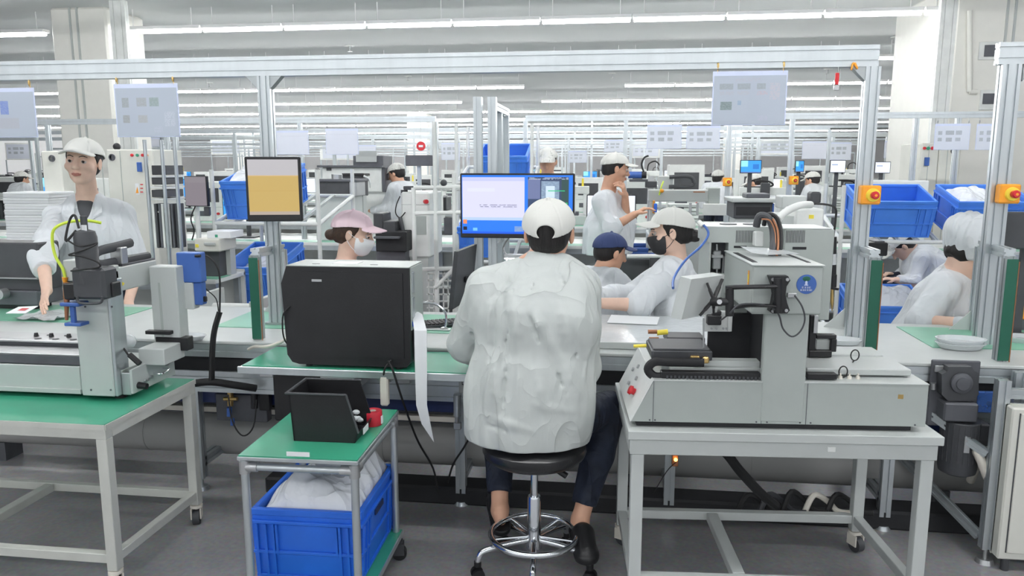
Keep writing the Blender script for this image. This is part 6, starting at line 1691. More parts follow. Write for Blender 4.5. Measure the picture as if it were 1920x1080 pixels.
LINES = [(5.05, .45, -7.5, -2.78, 'short left'), (7.7, .8, -9, 7.5, 'second'), (10.2, .9, -12, 7.6, 'third'), (13.2, .9, -15, 10, 'fourth'), (16.6, .9, -18, 13, 'fifth'), (20.5, .9, -22, 16, 'sixth'), (25, 1, -26, 20, 'seventh'), (31, 1, -30, 24, 'eighth'), (39, 1, -30, 28, 'ninth'), (49, 1, -30, 30, 'tenth')]
for L_ in LINES: line(*L_)
def far_frame(label, posts, Y, z=2.06, z0=.752, x0=None, x1=None, s=.045):
    t = T('overhead_frame', label, 'frame')
    X = [pv(p, 300, Y)[0] for p in posts]
    for x in X: t.part('post', alu).beam((x, Y, z0), (x, Y, z-.03), s, s, (0, 1, 0))
    xa = pv(x0, 300, Y)[0] if x0 is not None else min(X); xb = pv(x1, 300, Y)[0] if x1 is not None else max(X)
    t.part('top_beam', alu).beam((xa, Y, z), (xb, Y, z), s, s*1.3, (0, 0, 1)); t.done()
Y8 = 8.05
far_frame('white aluminium overhead frame of the second line, left part', [95, 316, 332, 565, 818], Y8, 2.03, x0=-60)
far_frame('white aluminium overhead frame of the second line, middle part', [985, 1172, 1366, 1482], Y8, 2.03)
far_frame('white aluminium overhead frame of the second line, right part', [1712, 1790, 2000], Y8, 2.03, x0=1482)
fp = docmat(11, [(.08, .2, .62, .78, G, 'photo'), (.3, .55, .62, .8, G, 'photo'), (.6, .78, .62, .8, G, 'photo'), (.08, .2, .35, .5, G, 'photo'), (.32, .5, .33, .5, G, 'photo'), (.6, .75, .35, .5, G, 'photo')], (.66, .70, .78))
fpl = docmat(12, [(.1, .9, .8, .86, (.6, .62, .7), 60)], (.68, .71, .80))
for x0, x1, y0, y1, m_, lb in ((519, 579, 245, 290, fpl, 'plain pale sheet right of the yellow screen post'), (611, 672, 241, 290, fpl, 'plain pale sheet, second to the right of the yellow screen post'), (1213, 1278, 234, 279, fp, 'sheet with six small photos, left one of the pair beyond the thinking man'),
                              (1287, 1350, 236, 279, fp, 'sheet with six small photos, right one of the pair beyond the thinking man'), (1752, 1818, 232, 281, fp, 'sheet with six small photos in front of the right column'), (1830, 1892, 232, 281, fp, 'sheet hung behind the tall post at the right edge')):
    hang(x0, x1, y0, y1, Y8-.03, lb, m_, 2.0)
for i, (x0, x1, y0, y1) in enumerate(((665, 705, 272, 302), (828, 862, 268, 300), (1504, 1550, 265, 298), (1555, 1596, 267, 300), (1658, 1704, 264, 296), (1066, 1100, 283, 305), (275, 300, 258, 275), (1133, 1170, 262, 285))):
    hang(x0, x1, y0, y1, 13.1, 'small far sheet hanging over the fourth line, %s from the left' % ['third', 'fourth', 'seventh', 'eighth', 'ninth', 'fifth', 'first', 'sixth'][i], fp if i % 2 else fpl, 2.0, clips=True)
far_frame('thin aluminium overhead frame over the fourth line', [60, 300, 440, 700, 860, 1066, 1240, 1420, 1560, 1690], 13.15, 2.03, x0=-30)
for Yf, nm in ((10.6, 'third'), (17, 'fifth'), (21, 'sixth'), (25.4, 'seventh'), (31.4, 'eighth'), (39.4, 'ninth')):
    far_frame('thin aluminium overhead frame over the %s line' % nm, [40+k*185+(Yf*37) % 90 for k in range(9)], Yf, 2.03, s=.04)
    if Yf > 15: far_frame('high thin aluminium cable rail over the %s line' % nm, [120+k*300+(Yf*37) % 90 for k in range(6)], Yf+.4, 2.55, s=.05)
# --- random but countable equipment on the far lines, one thing each
def mini_gantry():
    t = T('gantry_machine', None, 'machine')
    t.part('base', greyl).box(-.3, .3, -.2, .2, .0, .12, .005)
    for s_ in (-1, 1): t.part('column', white).box(s_*.26-.03, s_*.26+.03, .02, .12, .12, .46, .004)
    t.part('beam', white).box(-.3, .3, 0, .12, .40, .50, .004)
    t.part('dispensing_head', dark).box(-.05, .06, -.08, .0, .22, .56, .006); t.part('drag_chain', black).tube([(-.22, .06, .505), (.0, .06, .505), (.12, .06, .53), (.06, .06, .58), (-.1, .06, .585)], .012)
    t.part('jig', darkg).box(-.2, .18, -.14, .0, .12, .17, .003); t.part('lamp', yellow).cyl((.22, .06, .5), (.22, .06, .60), .014); return t
def mini_monitor(scr):
    t = T('monitor', None, 'monitor')
    t.part('housing', black).box(-.25, .25, 0, .03, .16, .47, .004); p = t.part('screen', scr, smooth=False); p.quad([(-.24, -.002, .17), (.24, -.002, .17), (.24, -.002, .46), (-.24, -.002, .46)])
    t.part('stand', dark).box(-.02, .02, .03, .05, .0, .3); t.part('foot', dark).box(-.1, .1, -.06, .10, 0, .012, .003); return t
def mini_cabinet():
    t = T('test_cabinet', None, 'cabinet')
    t.part('body', white).box(-.26, .26, -.2, .2, 0, .62, .008); t.part('window', dark).box(-.18, .18, -.205, -.2, .30, .52, .002); t.part('door_line', grey).box(-.22, .22, -.203, -.2, .22, .225)
    t.part('vent', darkg).box(-.16, .02, -.204, -.2, .08, .16); t.part('stop_button', red).cyl((.16, -.2, .12), (.16, -.23, .12), .02); return t
def mini_pc():
    t = T('control_unit', None, 'control unit')
    t.part('case', dark).box(-.2, .2, -.18, .18, 0, .22, .006); t.part('front_panel', blackm).box(-.19, .19, -.186, -.18, .01, .21, .002)
    t.part('vent', darkg).box(-.15, .05, -.188, -.186, .05, .16); t.part('top_tray', steel).box(-.16, .16, -.1, .1, .22, .25, .004); return t
def mini_arm():
    t = T('robot_arm', None, 'robot')
    t.part('base', white).cyl((0, 0, 0), (0, 0, .14), .09, .07, 16); t.part('column', white).box(-.05, .05, -.05, .05, .14, .50, .01)
    t.part('upper_arm', white).box(-.05, .30, -.05, .05, .44, .54, .012); t.part('wrist', black).cyl((.27, 0, .30), (.27, 0, .60), .022); t.part('cable', rubber).tube([(0, 0, .54), (.03, 0, .66), (.16, 0, .70), (.26, 0, .60)], .012); return t
def mini_bins():
    t = T('tray_stack', None, 'tray stack')
    for i in range(6): t.part('tray', (white, greyl)[i % 2]).box(-.2+.004*(i % 3), .2+.003*(i % 2), -.15, .15, i*.045, i*.045+.038, .006)
    return t
def mini_black_crate():
    t = T('black_crate', None, 'crate'); t.part('body', dark).box(-.28, .28, -.18, .18, 0, .25, .01); t.part('rim', black).box(-.30, .30, -.2, .2, .25, .275, .006)
    r_ = t.part('ribs', blackm); r_.kind = 'stuff'
    for i in range(9): r_.box(-.26+i*.065-.006, -.26+i*.065+.006, -.19, -.18, .02, .25)
    t.part('contents', greyl).box(-.2, .15, -.12, .12, .26, .33, .03); return t
scrB = rectmat('far_blue_screen', (.04, .33, .85), [(.0, .35, .5, 1, (.30, .75, .98)), (0, 1, 0, .08, (.1, .2, .5)), (.6, .9, .3, .7, (.02, .18, .6))], emit=.9)
scrW = rectmat('far_white_screen', (.75, .80, .90), [(.1, .9, .2, .8, (.88, .90, .95)), (.1, .5, .6, .7, (.3, .4, .6))], emit=.9)
scrD = rectmat('far_dark_screen', (.03, .03, .04), [(.05, .6, .1, .9, (.05, .05, .07))], emit=0)
protos = []
kinds = [(mini_gantry, 'white gantry machine', 5), (lambda: mini_monitor(scrB), 'monitor with blue screen', 2), (lambda: mini_monitor(scrW), 'monitor with white screen', 1), (lambda: mini_monitor(scrD), 'monitor with dark screen', 2), (mini_cabinet, 'white test cabinet with dark window', 4),
         (mini_pc, 'black control unit', 4), (mini_arm, 'small white robot arm', 3), (mini_bins, 'stack of white trays', 3), (mini_black_crate, 'black crate filled with parts', 2)]
used = []
for fn, nm, wgt in kinds:
    t = fn(); t.label = 'x'; t.done(); protos.append((t.e, nm, t.base[2])); used.append(False)
pool = [i for i, k in enumerate(kinds) for _ in range(k[2])]
rnd = random.Random(21)
skip = [(7.7, 590, 830), (7.7, 1170, 1560), (7.7, 150, 420)]
cnt2 = {}
far_items = []
for (Y, d, X0, X1, nm) in LINES[1:9]:
    x = max(X0+.4, pv(-10, 320, Y)[0]); xe = min(X1-.4, pv(1780, 320, Y)[0]); kx = 0
    while x < xe:
        px_ = 960+F*((x*math.cos(YC)+Y*math.sin(YC))/(-x*math.sin(YC)+Y*math.cos(YC)))*1.0
        if not (-8.5 < x < -6.6 and Y > 9.5 and Y < 11) and not any(Y == s0 and a_ < px_ < b_ for s0, a_, b_ in skip):
            i = rnd.choice(pool); far_items.append((Y, x, i, nm))
        x += rnd.uniform(.62, 1.15)*(1 if Y < 17 else 1.3)
for (Y, x, i, nm) in far_items:
    e, kn, bz = protos[i]; key = (nm, i); cnt2[key] = cnt2.get(key, 0)+1
    lb = '%s on the %s line, %s such from left' % (kn, nm, nth(cnt2[key]))
    if not used[i]: o = e; o.location = (x, Y+.45, .752+bz); o['label'] = lb; used[i] = True
    else: o = dup(e, (x, Y+.45, .752+bz), None, lb)
    o['group'] = kn+'s on the far lines'; sc = rnd.uniform(.9, 1.15); o.scale = (sc*rnd.choice((1, -1)) if 'monitor' not in kn else sc, sc, sc*rnd.uniform(.9, 1.15))
    o.scale.x = abs(o.scale.x)
# far white boards, ducts over the farthest lines
for i, (x0, x1, y0, y1, Y) in enumerate(((10, 60, 268, 300, 30), (395, 455, 262, 290, 28), (960, 1010, 262, 284, 30), (1180, 1240, 268, 296, 24), (1420, 1490, 262, 290, 30), (600, 680, 268, 300, 24))):
    t = T('wall_board', 'white information board far away, %s from the left' % ['first', 'second', 'fourth', 'fifth', 'sixth', 'third'][i], 'board'); t.part('panel', white).pbox(x0, x1, y0, y1, Y, .05); 
    p = t.part('leg', alu); xa, xb = pv(x0, 300, Y)[0], pv(x1, 300, Y)[0]; zt_b = pv(x0, y1, Y)[2]; p.box(xa, xa+.05, Y+.01, Y+.04, 0, zt_b); t.part('leg', alu).box(xb-.05, xb, Y+.01, Y+.04, 0, zt_b)
    t.part('print', fp, smooth=False).quad([(xa+.1, Y-.005, zt_b+.05), (xb-.1, Y-.005, zt_b+.05), (xb-.1, Y-.005, pv(x0, y0, Y)[2]-.06), (xa+.1, Y-.005, pv(x0, y0, Y)[2]-.06)]); t.done()
# ================= particular things beyond the line
def PX(name, label, cat, parts, a=0.0, group=None):
    t = T(name, label, cat, a=a, group=group)
    for q in parts:
        n_, m_, fn = q[:3]; fn(t.part(n_, m_))
    t.done(); return t
def B(x0, x1, y0, y1, v, d, b=.004): return lambda q: q.pbox(x0, x1, y0, y1, v, d, b)
def post_down(px, v, z, r=.02): return lambda q: q.cyl((pv(px, 400, v)[0], v, 0), (pv(px, 400, v)[0], v, z), r)
def floorbox(x0, x1, y0, v, d, b=.006):
    "a box from the floor up to picture height y0"
    return lambda q: q.box(pv(x0, y0, v)[0], pv(x1, y0, v)[0], v, v+d, 0, pv((x0+x1)/2, y0, v)[2], b)
# control cabinets at the left, in front of the column
def cabinet(label, x0, x1, y0, v, d, extras=()):
    t = T('control_cabinet', label, 'cabinet'); floorbox(x0, x1, y0, v, d, .01)(t.part('body', cream))
    t.part('door_seam', grey).pbox(x0+2, x0+3.2, y0+4, 560, v-.002, .003, 0)
    for n_, m_, fn in extras: fn(t.part(n_, m_))
    t.done()
def handle(px, py, v, r):
    def f(q): u, _, z = pv(px, py, v); q.lathe((u, v, z), [(r*.72, 0), (r, 0), (r, .012), (r*.72, .012), (r*.72, 0)], 24, (0, -1, 0))
    return f
v6 = 6.9
def disc(px, py, v, r, h=.012): 
    def f(q): u, _, z = pv(px, py, v); q.cyl((u, v, z), (u, v-h, z), r, n=16)
    return f
cabinet('tall cream control cabinet with round handle left of the standing young man', 76, 112, 283, v6, .4, [('round_handle', darkg, handle(98, 297, v6, .032)), ('handle_grip', darkg, B(96.5, 99.5, 294, 301, v6-.01, .01, .001))])
cabinet('tall cream control cabinet with buttons and warning stickers right of the young man', 198, 286, 280, v6, .5,
        [('round_handle', darkg, handle(210.5, 295, v6, .032)), ('handle_grip', darkg, B(208.5, 212.5, 292, 299, v6-.01, .01, .001)), ('red_button', red, disc(248, 291, v6, .014)), ('green_button', green, disc(258, 291, v6, .014)), ('red_button', red, disc(268, 291, v6, .014)), ('orange_button', orange, disc(276, 291, v6, .012)),
         ('lock', blued, B(256, 264.5, 304, 322, v6-.02, .02, .004)), ('warning_sticker', paper, B(254, 261, 344, 365, v6-.002, .002, 0)), ('warning_triangle', orange, lambda q: q.prism([(pv(255, 362, v6)[0], pv(255, 362, v6)[2]), (pv(260.5, 362, v6)[0], pv(260.5, 362, v6)[2]), (pv(257.5, 350, v6)[0], pv(257.5, 350, v6)[2])], 1, v6-.004, v6-.002)),
         ('warning_print', red, lambda q: (q.pbox(263, 268, 345, 347, v6-.002, .002, 0), q.pbox(263, 268, 352, 354, v6-.002, .002, 0), q.pbox(263, 268, 359, 361, v6-.002, .002, 0))),
         ('door_seam', grey, B(232, 233, 283, 500, v6-.003, .003, 0)), ('camera', black, lambda q: q.sphere(pv(219, 275, v6+.05), .035))])
cabinet('tall cream control cabinet with three buttons in front of the right column', 1728, 1762, 268, 8.9, .6,
        [('red_button', red, disc(1733, 278, 8.9, .016)), ('green_button', green, disc(1740, 278, 8.9, .018)), ('red_button', red, disc(1748, 278, 8.9, .018)), ('lock', blued, B(1734, 1743, 295, 311, 8.88, .02, .004))])
cabinet('wide cream cabinet with round handle right of the buttoned cabinet', 1763, 1803, 268, 8.9, .6, [('round_handle', darkg, handle(1789, 283, 8.9, .036))])
# switch boxes on the right column
def colbox(label, x0, x1, y0, y1, inner):
    t = T('switch_box', label, 'switch box'); v = 10.28
    t.part('frame', white).pbox(x0, x1, y0, y1, v, .06, .006)
    t.part('panel', darkg).pbox(*inner, v-.006, .01, .002); t.done()
colbox('wall box with two dark panels on the right column', 1838, 1905, 168, 206, (1843, 1898, 175, 195))
colbox('pale upper wall box on the right column beside the second frame', 1836, 1880, 78, 112, (1846, 1874, 84, 106))
t = T('conduit', 'white vertical cable conduit on the right column', 'conduit'); b = t.part('pipe', colm); b.cyl(pv(1818, 172, 10.27), pv(1818, 20, 10.27), .03); b.cyl(pv(1832, 172, 10.27), pv(1818, 172, 10.27), .03); t.done()
# stack of flat white boxes at the left
bx = T('white_box', 'flat white carton', 'box'); 
Yb = 6.6; u0_, u1_ = pv(8, 400, Yb)[0], pv(94, 400, Yb)[0]; ztop, zbot = pv(50, 350, Yb)[2], .752
bx.part('carton', paper).box(u0_, u1_, Yb, Yb+.35, 0, .052, .004); bx.part('lid_edge', greyl).box(u0_-.003, u1_+.003, Yb-.003, Yb+.353, .030, .034); bx.done()
n_ = int((ztop-.762)/.054); e0 = bx.e; l0 = e0.location.copy()
for i in range(n_):
    lb = 'flat white carton in the stack at the far left, %s from the bottom' % nth(i+1)
    lc = (l0.x+rnd.uniform(-.008, .008), l0.y, .762+i*.054+l0.z)
    if i == 0: e0.location = lc; e0['label'] = lb
    else: dup(e0, lc, None, lb)
for o in bpy.data.objects:
    if o.name.startswith('white_box') and o.parent is None: o['group'] = 'flat white cartons stacked at the left'
t = T('side_table', 'white table under the stack of cartons at the left', 'table')
t.part('table_top', white).box(u0_-.6, u1_+.15, Yb-.15, Yb+.5, .73, .76, .003)
for uu in (u0_-.55, u1_+.1):
    for vv in (Yb-.1, Yb+.45): t.part('leg', alu).box(uu-.02, uu+.02, vv-.02, vv+.02, 0, .73)
t.done()
# black machine at far left behind the jig
t = T('black_machine', 'low black machine housing at the left edge behind the gantry machine', 'machine')
vk = 3.80; t.part('housing', dark).pbox(-60, 74, 455, 545, vk, .17, .008); t.part('base_plate', darkg).pbox(-60, 70, 545, 572, vk-.03, .2, .004)
t.part('front_rail', steel).pbox(-60, 70, 520, 523, vk-.02, .02, .002); q = pv(8, 550, vk-.06); t.part('roller', steel).cyl((q[0], vk-.1, q[2]), (q[0], vk-.05, q[2]), .028, n=20)
z_ = min(p[2] for q_ in t.ps for p in q_.v); t.part('foot', black).box(pv(-55, 560, vk)[0], pv(66, 560, vk)[0], vk, vk+.12, .764, z_+.01); t.done()
# small grey monitor on an arm, tool rack, things left of the yellow screen
scrG = rectmat('mauve_screen', (.50, .44, .50), [(0, 1, .8, 1, (.54, .49, .54))], emit=.35)
monitor('small monitor with plain mauve screen hung left of the yellow screen', 346, 391, 330, 387, 5.3, scrG, yaw=-.12, bez=.006)
PX('monitor_pole', 'thin white pole with cable carrying the small mauve monitor', 'pole', [('pole', white, lambda q: q.cyl((pv(370, 400, 5.38)[0], 5.38, .752), (pv(370, 400, 5.38)[0], 5.38, pv(370, 345, 5.38)[2]), .018)), ('cable', rubber, lambda q: q.ptube([(366, 387, 5.3), (358, 410, 5.29), (364, 432, 5.3), (360, 450, 5.3)], .005)), ('hook', dark, lambda q: q.pbox(382, 392, 388, 404, 5.3, .03, .004))])
t = T('magazine_rack', 'aluminium shelf rack with dark part magazines beside the cream cabinet', 'rack')
v5 = 5.6
for x in (281, 312, 336): t.part('post', alu).cyl((pv(x, 400, v5)[0], v5, 0), (pv(x, 400, v5)[0], v5, pv(x, 262, v5)[2]), .014)
for y in (330, 350, 372, 396): t.part('shelf', white).pbox(281, 312, y, y+3, v5+.01, .3, .002)
for y0_, y1_ in ((310, 328), (333, 346), (356, 370)): t.part('magazine', dark).pbox(284, 311, y0_, y1_, v5+.02, .25, .004)
for x, mm in ((287, white), (292, dark), (299, darkg), (304, white), (316, steel), (322, darkg), (330, dark)): t.part('panel_strip', mm).pbox(x, x+4, 382, 465, v5+.0, .1, .002)
t.done()
PX('supply_box', 'cream instrument box with handle left of the blue crates', 'box', [('body', cream, B(364, 412, 448, 472, 5.15, .25, .008)), ('handle', greyl, B(382, 402, 455, 460, 5.13, .02, .003)), ('indicator', yellow, B(366, 372, 458, 464, 5.145, .005, .001)), ('foot', dark, lambda q: q.box(pv(366, 470, 5.2)[0], pv(410, 470, 5.2)[0], 5.2, 5.35, .753, pv(390, 471, 5.15)[2]))])
PX('white_carton', 'small white carton with green mark on top of the cream instrument box', 'box', [('body', paper, B(388, 432, 434, 447, 5.2, .2, .003)), ('green_mark', green, B(403, 408, 440, 445, 5.198, .003, 0)), ('prop', greyl, lambda q: q.box(pv(414, 450, 5.3)[0], pv(430, 450, 5.3)[0], 5.3, 5.38, .753, pv(420, 446, 5.2)[2]))])
PX('roller_bed', 'white roller bed with paper sheets on the line left of the front computer', 'roller bed', [('roller', white, lambda q: q.cyl(pv(345, 575, 4.6), pv(480, 578, 4.6), .03)), ('roller', white, lambda q: q.cyl(pv(350, 595, 4.4), pv(470, 597, 4.4), .03)), ('side_frame', greyl, lambda q: q.box(pv(345, 590, 4.3)[0], pv(345, 590, 4.3)[0]+.03, 4.25, 4.75, 0, .75, .003)), ('side_frame', greyl, lambda q: q.box(pv(475, 590, 4.3)[0], pv(475, 590, 4.3)[0]+.03, 4.25, 4.75, 0, .75, .003)), ('black_end', dark, lambda q: q.pbox(425, 455, 603, 620, 4.08, .03, .003))])
# test cabinet group left of centre
PX('test_cabinet', 'wide white test cabinet with dark openings left of the distant bending worker', 'cabinet', [('body', white, B(604, 716, 314, 360, 9.2, .6, .01)), ('side', darkg, B(716, 722, 314, 360, 9.2, .6, .002)), ('top_cover', darkg, B(594, 716, 310, 314, 9.15, .6, .002)), ('handle_slot', dark, B(612, 621, 315, 320, 9.19, .01, .001)), ('plinth', white, lambda q: q.box(pv(604, 360, 9.2)[0], pv(722, 360, 9.2)[0], 9.25, 9.8, .0, pv(660, 360, 9.2)[2]))])
PX('black_hood', 'dark hood with white front panel on top of the wide test cabinet', 'hood', [('hood', darkg, B(662, 718, 292, 312, 9.45, .4, .004)), ('front_sheet', greyl, B(667, 706, 283, 304, 9.43, .015, .002))])
PX('black_crate', 'large dark ribbed crate with grey things in front of the wide test cabinet', 'crate', [('body', dark, B(594, 655, 340, 368, 7.9, .4, .008)), ('rim', darkg, B(592, 668, 336, 341, 7.88, .44, .004)), ('grey_insert', steel, B(655, 668, 341, 368, 7.9, .3, .004)), ('coil', steel, lambda q: q.cyl(pv(632, 336, 8.0), pv(632, 327, 8.0), .06, n=18)), ('base', greyl, lambda q: q.box(pv(594, 368, 8)[0], pv(668, 368, 8)[0], 7.95, 8.2, .753, pv(630, 368, 7.9)[2]))])
PX('dark_case', 'tall dark plastic case beside the ribbed crate', 'case', [('body', dark, B(642, 680, 326, 368, 8.35, .2, .01)), ('lid', black, B(641, 682, 325, 330, 8.34, .22, .003)), ('tube', white, lambda q: q.ptube([(682, 330, 8.3), (692, 336, 8.3), (695, 352, 8.3)], .012)), ('base', greyl, lambda q: q.box(pv(642, 368, 8.35)[0], pv(680, 368, 8.35)[0], 8.37, 8.49, .753, pv(660, 367, 8.35)[2]))])
PX('machine_cover', 'grey horizontal hood on a pole under the red round sign', 'hood', [('cover', darkg, B(760, 811, 291, 311, 8.2, .25, .006)), ('pole', alu, lambda q: q.box(pv(785, 311, 8.3)[0]-.02, pv(785, 311, 8.3)[0]+.02, 8.30, 8.34, .752, pv(785, 309, 8.3)[2]))])
PX('round_sign', 'small red round sign with white marks hung in the distance', 'sign', [('disc', red, lambda q: q.cyl(pv(789, 274, 8.05), (pv(789, 274, 8.05)[0], 8.065, pv(789, 274, 8.05)[2]), .048, n=24)), ('white_mark', paper, B(785, 793, 272, 276, 8.047, .002, 0)), ('string', greyl, lambda q: q.cyl(pv(789, 266, 8.055), (pv(789, 266, 8.055)[0], 8.055, 2.0), .003, n=5))])
t = PX('inspection_machine', 'white upright inspection machine with grey window behind the pink capped woman', 'machine',
   [('housing', white, lambda q: q.box(pv(752, 400, 5.3)[0], pv(805, 400, 5.3)[0], 5.3, 5.7, .9, pv(780, 360, 5.3)[2], .012)), ('window', grey, B(777, 799, 405, 440, 5.295, .006, .002)), ('seam', greyl, B(752, 805, 383, 384, 5.296, .005, 0)), ('lamp_head', dark, B(756, 780, 349, 356, 5.3, .1, .004)), ('lens', dark, lambda q: q.cyl(pv(758, 356, 5.35), pv(758, 366, 5.35), .025)),
    ('air_line', rubber, lambda q: q.ptube([(750, 368, 5.28), (743, 385, 5.28), (742, 400, 5.28), (750, 408, 5.28), (760, 398, 5.28)], .004)), ('black_hose', dark, lambda q: q.ptube([(750, 408, 5.28), (755, 430, 5.27), (762, 468, 5.25)], .014)), ('side_knob', red, lambda q: q.cyl(pv(797, 378, 5.3), pv(800, 378, 5.27), .015)), ('pedestal', greyl, lambda q: q.box(pv(757, 400, 5.3)[0], pv(800, 400, 5.3)[0], 5.32, 5.66, 0, .9))])
PX('black_inspection_unit', 'black stepped machine with flat arm right of the pink cap brim', 'machine', [('tall_block', dark, B(700, 718, 400, 436, 5.2, .2, .006)), ('step_block', dark, B(718, 742, 415, 436, 5.2, .2, .006)), ('lower_block', blackm, B(704, 762, 434, 472, 5.15, .25, .006)), ('flat_arm', darkg, B(700, 748, 444, 448, 5.1, .2, .003)), ('base', darkg, lambda q: q.box(pv(706, 470, 5.2)[0], pv(760, 470, 5.2)[0], 5.2, 5.35, 0, pv(730, 471, 5.15)[2]))])
t = T('tube_rack', 'open white tube rack with holes and shelves between the computer and the dark monitor', 'rack')
v7 = 4.75
for x in (776, 817, 852): t.part('post', white).cyl((pv(x, 400, v7)[0], v7, 0), (pv(x, 400, v7)[0], v7, pv(x, 352 if x != 817 else 228, v7)[2]), .014)
for y in (352, 400, 505): t.part('crossbar', white).cyl(pv(776, y, v7), pv(880, y-2, v7), .013)
t.part('mesh_shelf', white)
mh = t.ps[-1]; mh.kind = 'stuff'
for i in range(7): mh.pbox(800, 862, 512+i*13, 514.5+i*13, v7+.05, .01, 0); mh.pbox(803+i*9, 805+i*9, 512, 592, v7+.05, .01, 0)
for i in range(5): mh.pbox(820+i*9, 826+i*9, 355, 358, v7+.02, .3, .002)
t.part('clamp', dark).sphere(pv(832, 343, v7), .022); t.part('dark_panel', darkg).pbox(832, 852, 408, 440, v7+.1, .02)
t.part('slant_tube', white).cyl(pv(815, 540, v7-.02), pv(850, 505, v7-.02), .012)
t.part('rear_post', white).cyl((pv(852, 400, v7+.4)[0], v7+.4, 0), (pv(852, 400, v7+.4)[0], v7+.4, 1.5), .014)
t.done()
# right middle: gantry machine and its neighbours
t = PX('gantry_machine', 'grey gantry machine with black drag chain beyond the masked woman', 'machine',
   [('beam', greyl, B(1216, 1330, 356, 378, 6.35, .12, .006)), ('left_column', greyl, B(1218, 1228, 378, 445, 6.35, .12, .004)), ('right_cover', grey, B(1328, 1350, 352, 384, 6.33, .2, .006)), ('rear_beam', greyl, B(1235, 1262, 330, 357, 6.45, .1, .006)),
    ('drag_chain', dark, lambda q: q.ptube([(1255, 332, 6.4), (1290, 331, 6.4), (1300, 338, 6.4), (1296, 349, 6.4), (1254, 350, 6.4)], .016)), ('hose', hoseY, lambda q: q.ptube([(1236, 366, 6.33), (1240, 350, 6.33), (1244, 340, 6.35)], .006)), ('fitting', orange, lambda q: q.sphere(pv(1241, 358, 6.32), .016)), ('red_line', copper, B(1300, 1322, 359, 361, 6.345, .004, 0)),
    ('spindle', dark, B(1270, 1282, 388, 400, 6.3, .04, .002)), ('glass_column', steel, B(1292, 1297, 380, 404, 6.35, .03, .002)), ('glass_column', steel, B(1306, 1310, 380, 404, 6.35, .03, .002)), ('white_guard', white, B(1318, 1362, 382, 404, 6.3, .02, .004)), ('orange_block', orange, B(1224, 1228, 376, 400, 6.33, .03, .002)), ('blue_block', blue, B(1226, 1232, 382, 398, 6.3, .03, .002)),
    ('base', greyl, lambda q: q.box(pv(1216, 400, 6.35)[0], pv(1362, 400, 6.35)[0], 6.3, 6.75, .0, 1.0, .006)) ])
PX('servo_motor', 'blue servo motor with black wrist and bent hose right of the thinking man', 'motor', [('motor', blued, lambda q: q.cyl(pv(1178, 328, 6.9), pv(1203, 328, 6.9), .03)), ('black_cap', black, lambda q: q.cyl(pv(1203, 328, 6.9), pv(1212, 328, 6.9), .032)), ('bracket', dark, B(1210, 1232, 340, 352, 6.9, .1, .004)), ('hose', rubber, lambda q: q.ptube([(1207, 322, 6.88), (1203, 308, 6.88), (1208, 296, 6.88), (1216, 292, 6.88)], .008)), ('stem', steel, lambda q: q.box(pv(1215, 350, 6.9)[0], pv(1226, 350, 6.9)[0], 6.92, 6.98, 0, pv(1215, 330, 6.9)[2])), ('arm', darkg, B(1180, 1215, 336, 341, 6.9, .08, .003))])
for i, (px, py, Y, s_) in enumerate(((1363, 341, 8.0, .085), (1487, 338, 8.0, .085))): estop(px, py, Y+.034, s_, 'small orange stop box on a post of the second line, %s' % ('left' if i == 0 else 'right'))
t = PX('black_controller', 'dark vented controller box with white tray on top beyond the dispensing machine', 'control unit',
   [('case', dark, B(1376, 1450, 380, 410, 5.6, .35, .006)), ('top_tray', greyl, B(1372, 1455, 372, 380, 5.55, .4, .006)), ('tray_block', darkg, B(1400, 1444, 363, 372, 5.6, .2, .006)), ('blue_side', blued, B(1448, 1451, 382, 410, 5.59, .3, .001)), ('vent', blackm, B(1380, 1444, 388, 404, 5.598, .003, 0)), ('stand', greyl, lambda q: q.box(pv(1380, 400, 5.6)[0], pv(1446, 400, 5.6)[0], 5.62, 5.9, 0, pv(1410, 410, 5.6)[2]))])
monitor('blue monitor on a black stand far beyond the dispensing machine', 1388, 1428, 300, 325, 7.9, scrB, bez=.006, stand_to=.755)
monitor('far blue monitor just right of the small orange stop box', 1491, 1508, 301, 323, 8.3, scrB, bez=.006, stand_to=.755)
monitor('far white monitor left of the right crates', 1556, 1586, 300, 324, 8.3, scrW, bez=.006, stand_to=.755)
monitor('far white monitor above the first right crate', 1640, 1670, 303, 325, 8.3, scrW, bez=.006, stand_to=.755)
PX('white_controller', 'white box with yellow warning sticker behind the grey dispensing machine', 'control unit', [('case', white, B(1492, 1545, 392, 428, 4.6, .3, .008)), ('warning_sticker', yellow, B(1517, 1526, 403, 410, 4.595, .004, 0)), ('upper_box', greyl, B(1466, 1512, 368, 392, 4.9, .2, .006)), ('dark_part', dark, B(1520, 1540, 360, 382, 4.9, .1, .01)), ('stand', greyl, lambda q: q.box(pv(1470, 420, 4.6)[0], pv(1540, 420, 4.6)[0], 4.65, 5.05, 0, pv(1510, 400, 4.6)[2]-.02))])
PX('speaker_box', 'dark grey monitor back standing at the right edge above the line', 'monitor', [('housing', dark, B(1882, 1960, 398, 468, 3.72, .05, .008)), ('side_edge', darkg, B(1878, 1884, 400, 466, 3.70, .06, .003)), ('stand', dark, lambda q: q.box(pv(1915, 460, 3.78)[0], pv(1930, 460, 3.78)[0], 3.77, 3.79, .76, pv(1915, 455, 3.78)[2])), ('foot', dark, lambda q: q.box(pv(1890, 460, 3.78)[0], pv(1950, 460, 3.78)[0], 3.70, 3.88, .76, .77, .003))])
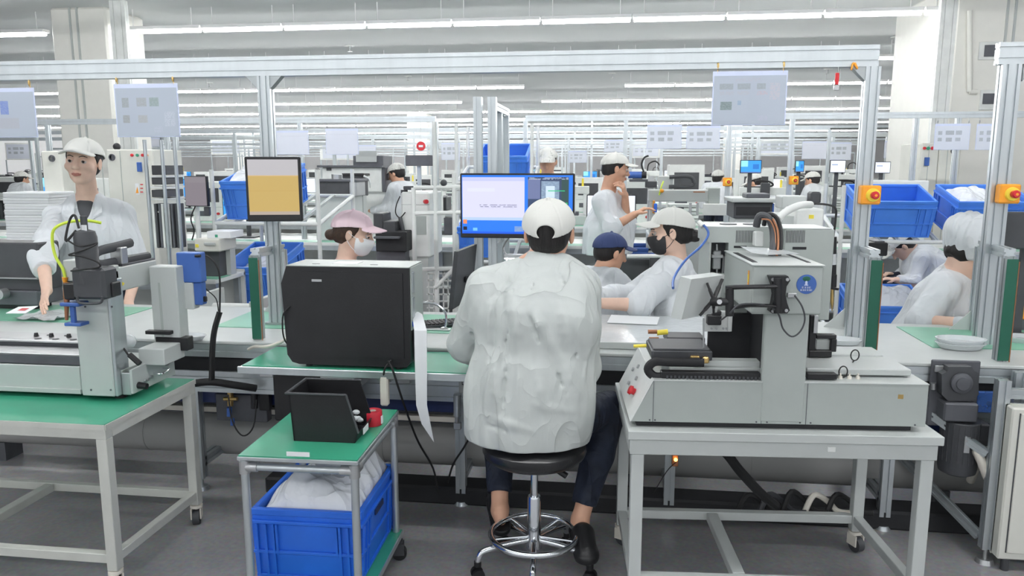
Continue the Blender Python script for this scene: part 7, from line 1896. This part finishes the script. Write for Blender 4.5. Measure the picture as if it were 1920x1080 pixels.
PX('orange_panel', 'orange ribbed plastic panel standing at the right edge beside the hair net woman', 'panel', [('panel', orange, B(1908, 1960, 500, 600, 4.02-.06, .01, .002)), ('frame', yellow, B(1905, 1909, 500, 600, 3.95, .02, .001)), ('base', darkg, lambda q: q.box(pv(1905, 600, 3.95)[0], pv(1960, 600, 3.95)[0], 3.93, 3.98, .76, pv(1930, 599, 3.95)[2]))])
PX('black_tray', 'black tray with dark parts near the right posts beyond the line', 'tray', [('tray', black, B(1628, 1665, 455, 480, 4.6, .25, .006)), ('grey_lid', darkg, B(1640, 1660, 452, 456, 4.62, .2, .004)), ('stand', white, lambda q: q.box(pv(1640, 480, 4.6)[0], pv(1645, 480, 4.6)[0], 4.68, 4.72, 0, pv(1640, 480, 4.6)[2]))])
# second bench with green mat behind the crates on the right and in the middle
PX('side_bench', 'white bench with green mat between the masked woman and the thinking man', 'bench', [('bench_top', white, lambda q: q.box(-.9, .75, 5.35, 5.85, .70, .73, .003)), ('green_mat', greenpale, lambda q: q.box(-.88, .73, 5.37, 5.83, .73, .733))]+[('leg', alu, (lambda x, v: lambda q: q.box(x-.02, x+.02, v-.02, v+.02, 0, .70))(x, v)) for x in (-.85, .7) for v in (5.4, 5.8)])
PX('black_tool_set', 'black tools and red handled clips on the bench between the two women', 'tool set', [('dark_case', dark, lambda q: q.box(.05, .55, 5.5, 5.75, .735, .90, .01)), ('red_clip', red, lambda q: q.cyl((.30, 5.45, .9), (.34, 5.47, 1.05), .012)), ('red_clip', red, lambda q: q.cyl((.36, 5.45, .9), (.34, 5.47, 1.04), .012)), ('white_tube', white, lambda q: q.cyl((.1, 5.42, .92), (.5, 5.42, .93), .014)), ('holder', dark, lambda q: q.box(.26, .40, 5.42, 5.5, .735, .92, .004))])
PX('paper_stack', 'white folded paper lying on the line between the worker and the masked woman', 'paper', [('paper', paper, lambda q: q.add([(-.02, 3.72, .79), (.22, 3.70, .79), (.24, 3.84, .80), (.0, 3.86, .802), (-.02, 3.72, .788), (.22, 3.70, .788), (.24, 3.84, .798), (.0, 3.86, .80)], [(0, 1, 2, 3), (7, 6, 5, 4), (0, 4, 5, 1), (1, 5, 6, 2), (2, 6, 7, 3), (3, 7, 4, 0)]))])

t = T('white_film_sheet', 'crumpled white film sheet under the hand of the standing young man', 'plastic film')
b = t.part('film', clear); c0_ = pz(88, 592, .775); rnd = random.Random(4); n_ = 9; V_ = []
for s_ in (0, 1):
    for j in range(n_):
        for i in range(n_):
            V_.append((c0_[0]+(i/(n_-1)-.5)*.24, c0_[1]+(j/(n_-1)-.5)*.20, .772+.022*abs(noise3((i*.31, j*.27, 1), 3))-s_*.003))
F_ = [(j*n_+i, j*n_+i+1, (j+1)*n_+i+1, (j+1)*n_+i) for j in range(n_-1) for i in range(n_-1)]
F_ += [tuple(q+n_*n_ for q in f[::-1]) for f in F_]
b.add(V_, F_); t.done()
